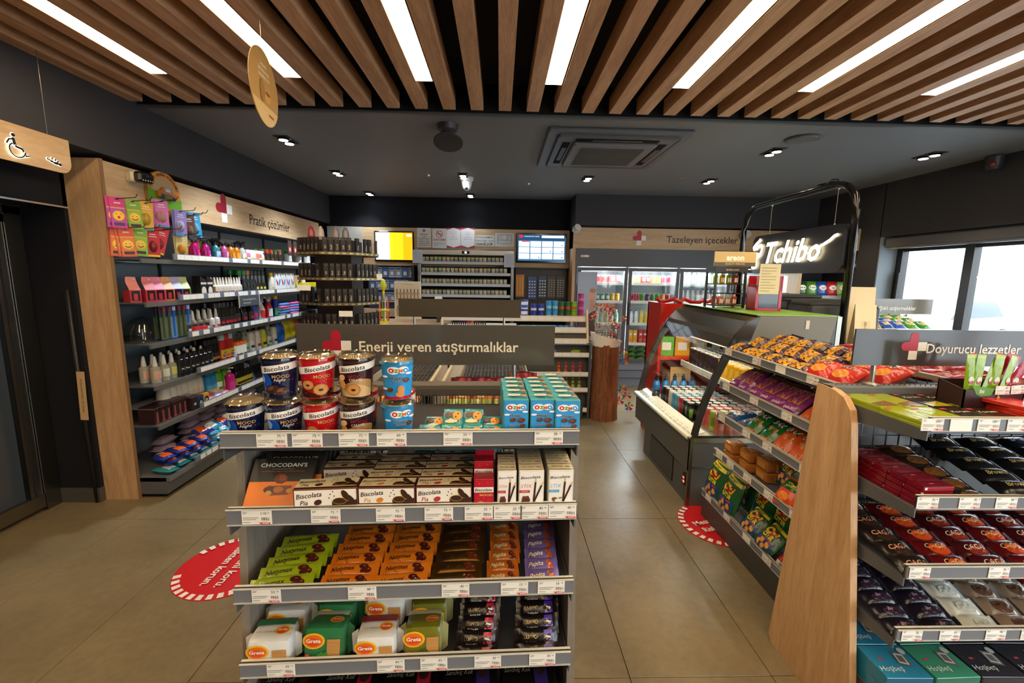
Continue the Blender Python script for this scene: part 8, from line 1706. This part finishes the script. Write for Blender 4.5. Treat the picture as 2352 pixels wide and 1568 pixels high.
# -- base
wipe = MB(); wm, Ww = pillow(.19, .11, .065, '#a08fa6', 'film', .012, 10, 6, seed=3, wr=.004); wm.rect(Ww, -.04, -.028, .04, .028, '#a89aac', 'plastic', 4, 3); wm.ell(Ww, .06, -.03, .014, .012, '#c8a070', 'card', 8, 2)
wm2, Ww2 = pillow(.19, .11, .065, '#cdbfda', 'film', .012, 10, 6, seed=4, wr=.004); wm2.rect(Ww2, -.04, -.028, .04, .028, '#d8d0dc', 'plastic', 4, 3)
wp1, wp2 = Prod('wet_wipe_pack', wm), Prod('wet_wipe_pack', wm2)
wx = [.34, .56, .78, 1.0, 1.22, 1.45]
for i, x in enumerate(wx):
    for t in range((3, 6, 7, 7, 6, 5)[i]):
        (wp1 if i < 4 else wp2).put(f'{["mauve grey","lilac"][i >= 4]} wet wipe pack on the base, pile {ORD[i]} from the left, {ORD[t]} layer up', 'wipes pack', (x + J(.02), .02 + (.0 if i else .04), B0 + .056 * t), (radians(J(4)), radians(J(4)), J(.2)), 'wet wipe packs on the base', LF)
def dia(c1, c2, c3):
    m, W = pillow(.16, .10, .055, c1, 'film', .010, 10, 6, seed=6, wr=.003); m.rect(W, -.06, -.03, .0, .035, c2, 'film', 4, 4).ell(W, .03, 0, .025, .03, c3, 'film', 10, 3); return Prod('tissue_pack', m)
dp = [dia('#24368c', '#d8581c', '#d8d0cc'), dia('#2a8a98', '#c9ccd0', '#d8581c'), dia('#3a9ac0', '#d8e4e8', '#2a6ab0')]
dn = ['navy and orange', 'teal and white', 'light blue']
for i in range(7):
    for t in range(3):
        k_ = 0 if (t and i < 4) else 1 if i < 4 else 2
        dp[k_].put(f'{dn[k_]} tissue pack at the base front, {ORD[i]} from the left, {ORD[t]} layer up', 'tissue pack', (.07 + .125 * i + (.03 if t == 1 else 0), -.135, B0 + .048 * t), (radians(J(4)), radians(J(5)), 1.35 + J(.15)), 'tissue packs on the base front', LF)
for i in range(5): dp[2 if i % 2 else 0].put(f'small dark and blue pack lying in front of the wipes, {ORD[i]} from the left', 'tissue pack', (.52 + .12 * i, -.12, B0 + .14), (radians(25), 0, J(.3)), 'small packs in front of the wipes', LF)

# ================================================================ windmills, crisps shelf, window gondola
WN = ['yellow', 'red', 'green', 'blue', 'orange', 'magenta']; WC = ['#d8c81c', '#c82a2a', '#2a8a3a', '#2a5ac0', '#d88a1c', '#c82a7a']
rg = random.Random(21)
for i in range(17):
    a = rg.uniform(0, 2 * pi); sp2 = rg.uniform(.04, .24); hx_, hy_, hz_ = 1.215 + sp2 * cos(a), 4.93 + sp2 * sin(a) * .7, 1.10 + rg.uniform(0, .22)
    m = MB().tube([(1.215 + .06 * cos(a), 4.93 + .06 * sin(a), .93), (hx_, hy_, hz_)], .0025, '#b8a88a', 'satin', 5)
    c1, c2 = WC[i % 6], WC[(i * 3 + 1) % 6]; w_ = obj('windmill', m)
    f_ = MB(); bl = rg.uniform(.035, .05)
    for q in range(4):
        b = q * pi / 2 + i; x1, z1 = bl * cos(b), bl * sin(b); x2, z2 = bl * cos(b + .8), bl * sin(b + .8)
        f_.add([(hx_, hy_ - .012, hz_), (hx_ + x1, hy_ - .014, hz_ + z1), (hx_ + x2 * .7, hy_ - .022, hz_ + z2 * .7)], [(0, 1, 2)], (c1, c2)[q % 2], 'plastic').add([(hx_, hy_ - .011, hz_), (hx_ + x1, hy_ - .010, hz_ + z1), (hx_ + x2 * .7, hy_ - .004, hz_ + z2 * .7)], [(2, 1, 0)], (c1, c2)[q % 2], 'plastic')
    f_.sphere((hx_, hy_ - .018, hz_), .006, '#e8e4da', 'plastic', 6, 4)
    obj('sails', f_, w_)
    tag(w_, f'{WN[i % 6]} and {WN[(i * 3 + 1) % 6]} toy windmill in the trunk stand, {"left" if cos(a) < 0 else "right"} side, {["low","middle","high"][min(2, int((hz_ - 1.10) / .075))]}, {["nearer","farther"][sin(a) > 0]}', 'toy windmill', 'toy windmills')
for i, (x, z) in enumerate(((1.43, .78), (1.46, .70), (1.44, .36), (1.50, .28), (1.42, .22), (1.53, .15))):
    f_ = MB()
    for q in range(5):
        b = q * 1.257 + i; f_.add([(0, 0, 0), (.06 * cos(b), -.01, .06 * sin(b)), (.05 * cos(b + .8), -.03, .05 * sin(b + .8)), (.02 * cos(b + .8), -.01, .02 * sin(b + .8))], [(0, 1, 2, 3)], WC[(q + i) % 6], 'plastic')
    f_.tube([(0, .0, 0), (1.34 - x, .02, .05)], .0025, '#b8a88a', 'satin', 4)
    tag(obj('windmill', f_, None, (x, 4.92, z)), f'coloured toy windmill sticking out right of the trunk, {ORD[i]} from the top', 'toy windmill', 'toy windmills')
CB = {n: bag('crisps_bag', .22, .16, .07, c, lambda m, W, w, h, t=t: (m.ell(W, 0, h * .55, w * .36, h * .18, '#e8e4dc', 'card', 14, 3), m.txt(W, t, 0, h * .56, w * .16, '#1c2c5a', 'card', bold=.05, maxw=w * .55)), None, i) for i, (n, c, t) in enumerate((('dark green', '#2c4a20', 'patos'), ('green', '#4a8a2c', 'Ruffles'), ('blue', '#2450a8', 'lays'), ('red', '#c2202c', 'lays'), ('pale green', '#8ab86a', 'cips'), ('yellow', '#c8b81c', 'cips')))}
for lv, z in enumerate((1.44, 1.85)):
    for i, n in enumerate(('dark green', 'green', 'blue', 'red', 'pale green')):
        CB[n if lv == 0 else ('yellow', 'pale green')[i % 2]].put(f'{n if lv == 0 else ("yellow","pale green")[i % 2]} crisps bag in the corner shelf, {["lower","upper"][lv]} level, {ORD[i]} from the left', 'crisps bag', (3.93 + .135 * i, 5.62, z + .002), T_(78 if lv == 0 else 70), 'crisps bags in the corner shelf', None, .85)
wg = [bag('snack_sachet', .13, .10, .04, c, lambda m, W, w, h: m.rect(W, -w * .3, h * .3, w * .3, h * .6, '#c9a878', 'card', 3, 3), '#d8d8d0', i) for i, c in enumerate(('#c2401c', '#b8702c', '#2450a8', '#2a5ac0', '#4a9a2c', '#3a8a2c'))]
for i in range(6):
    for j in range(3): wg[i].put(f'{["red","brown","dark blue","blue","light green","green"][i]} snack packet in front of the window, {ORD[j]} row from the front', 'snack packet', (3.28 + .115 * i, 3.80 + .12 * j, 1.205 + .02 * j), T_(30), 'snack packets on the window gondola')
for i in range(6):
    for j in range(2): wg[5 - i].put(f'snack packet on the second shelf of the window gondola, {ORD[i]} from the left, {["front","rear"][j]}', 'snack packet', (3.28 + .115 * i, 3.80 + .15 * j, .905), T_(35), 'snack packets on the window gondola, second shelf')
# outdoors: a parked pale car and a low red and white kerb barrier
pcx = thing('parked_car', 'pale silver parked car seen through the window', 'car', (11.5, 11.2, -.15), radians(20))
pr_ = [(-2.1, .35), (-2.05, .75), (-1.3, .9), (-.75, 1.4), (.8, 1.42), (1.45, .95), (2.05, .85), (2.12, .4)]
obj('body', MB().prism(pr_, -.85, .85, '#b8bec4', 'gloss', 1), pcx)
obj('windows', MB().prism([(-1.15, .92), (-.7, 1.34), (.75, 1.36), (1.25, .95)], -.86, .86, '#3a4650', 'gloss', 1), pcx)
for x in (-1.35, 1.3):
    for y in (-.8, .8): obj('wheel', MB().lathe([(.1, -.1), (.32, -.09), (.32, .09), (.1, .1)], '#2a2a2c', 'satin', 20), pcx, (x, y, .32), (radians(90), 0, 0))
br = thing('kerb_barrier', 'low white barrier with a red stripe outside the window', 'barrier', (10.2, 7.2, -.15), radians(8))
obj('beam', MB().box((-3, 0, .55), (3, .12, .95), '#e6e6e4', 'satin').box((-3, -.005, .68), (3, 0, .80), '#c22a3a', 'satin'), br)
for x in (-2.5, 0, 2.5): obj('post', MB().box((x, .02, 0), (x + .1, .1, .55), '#9a9a9a', 'satin'), br)
bpy.context.view_layer.update()
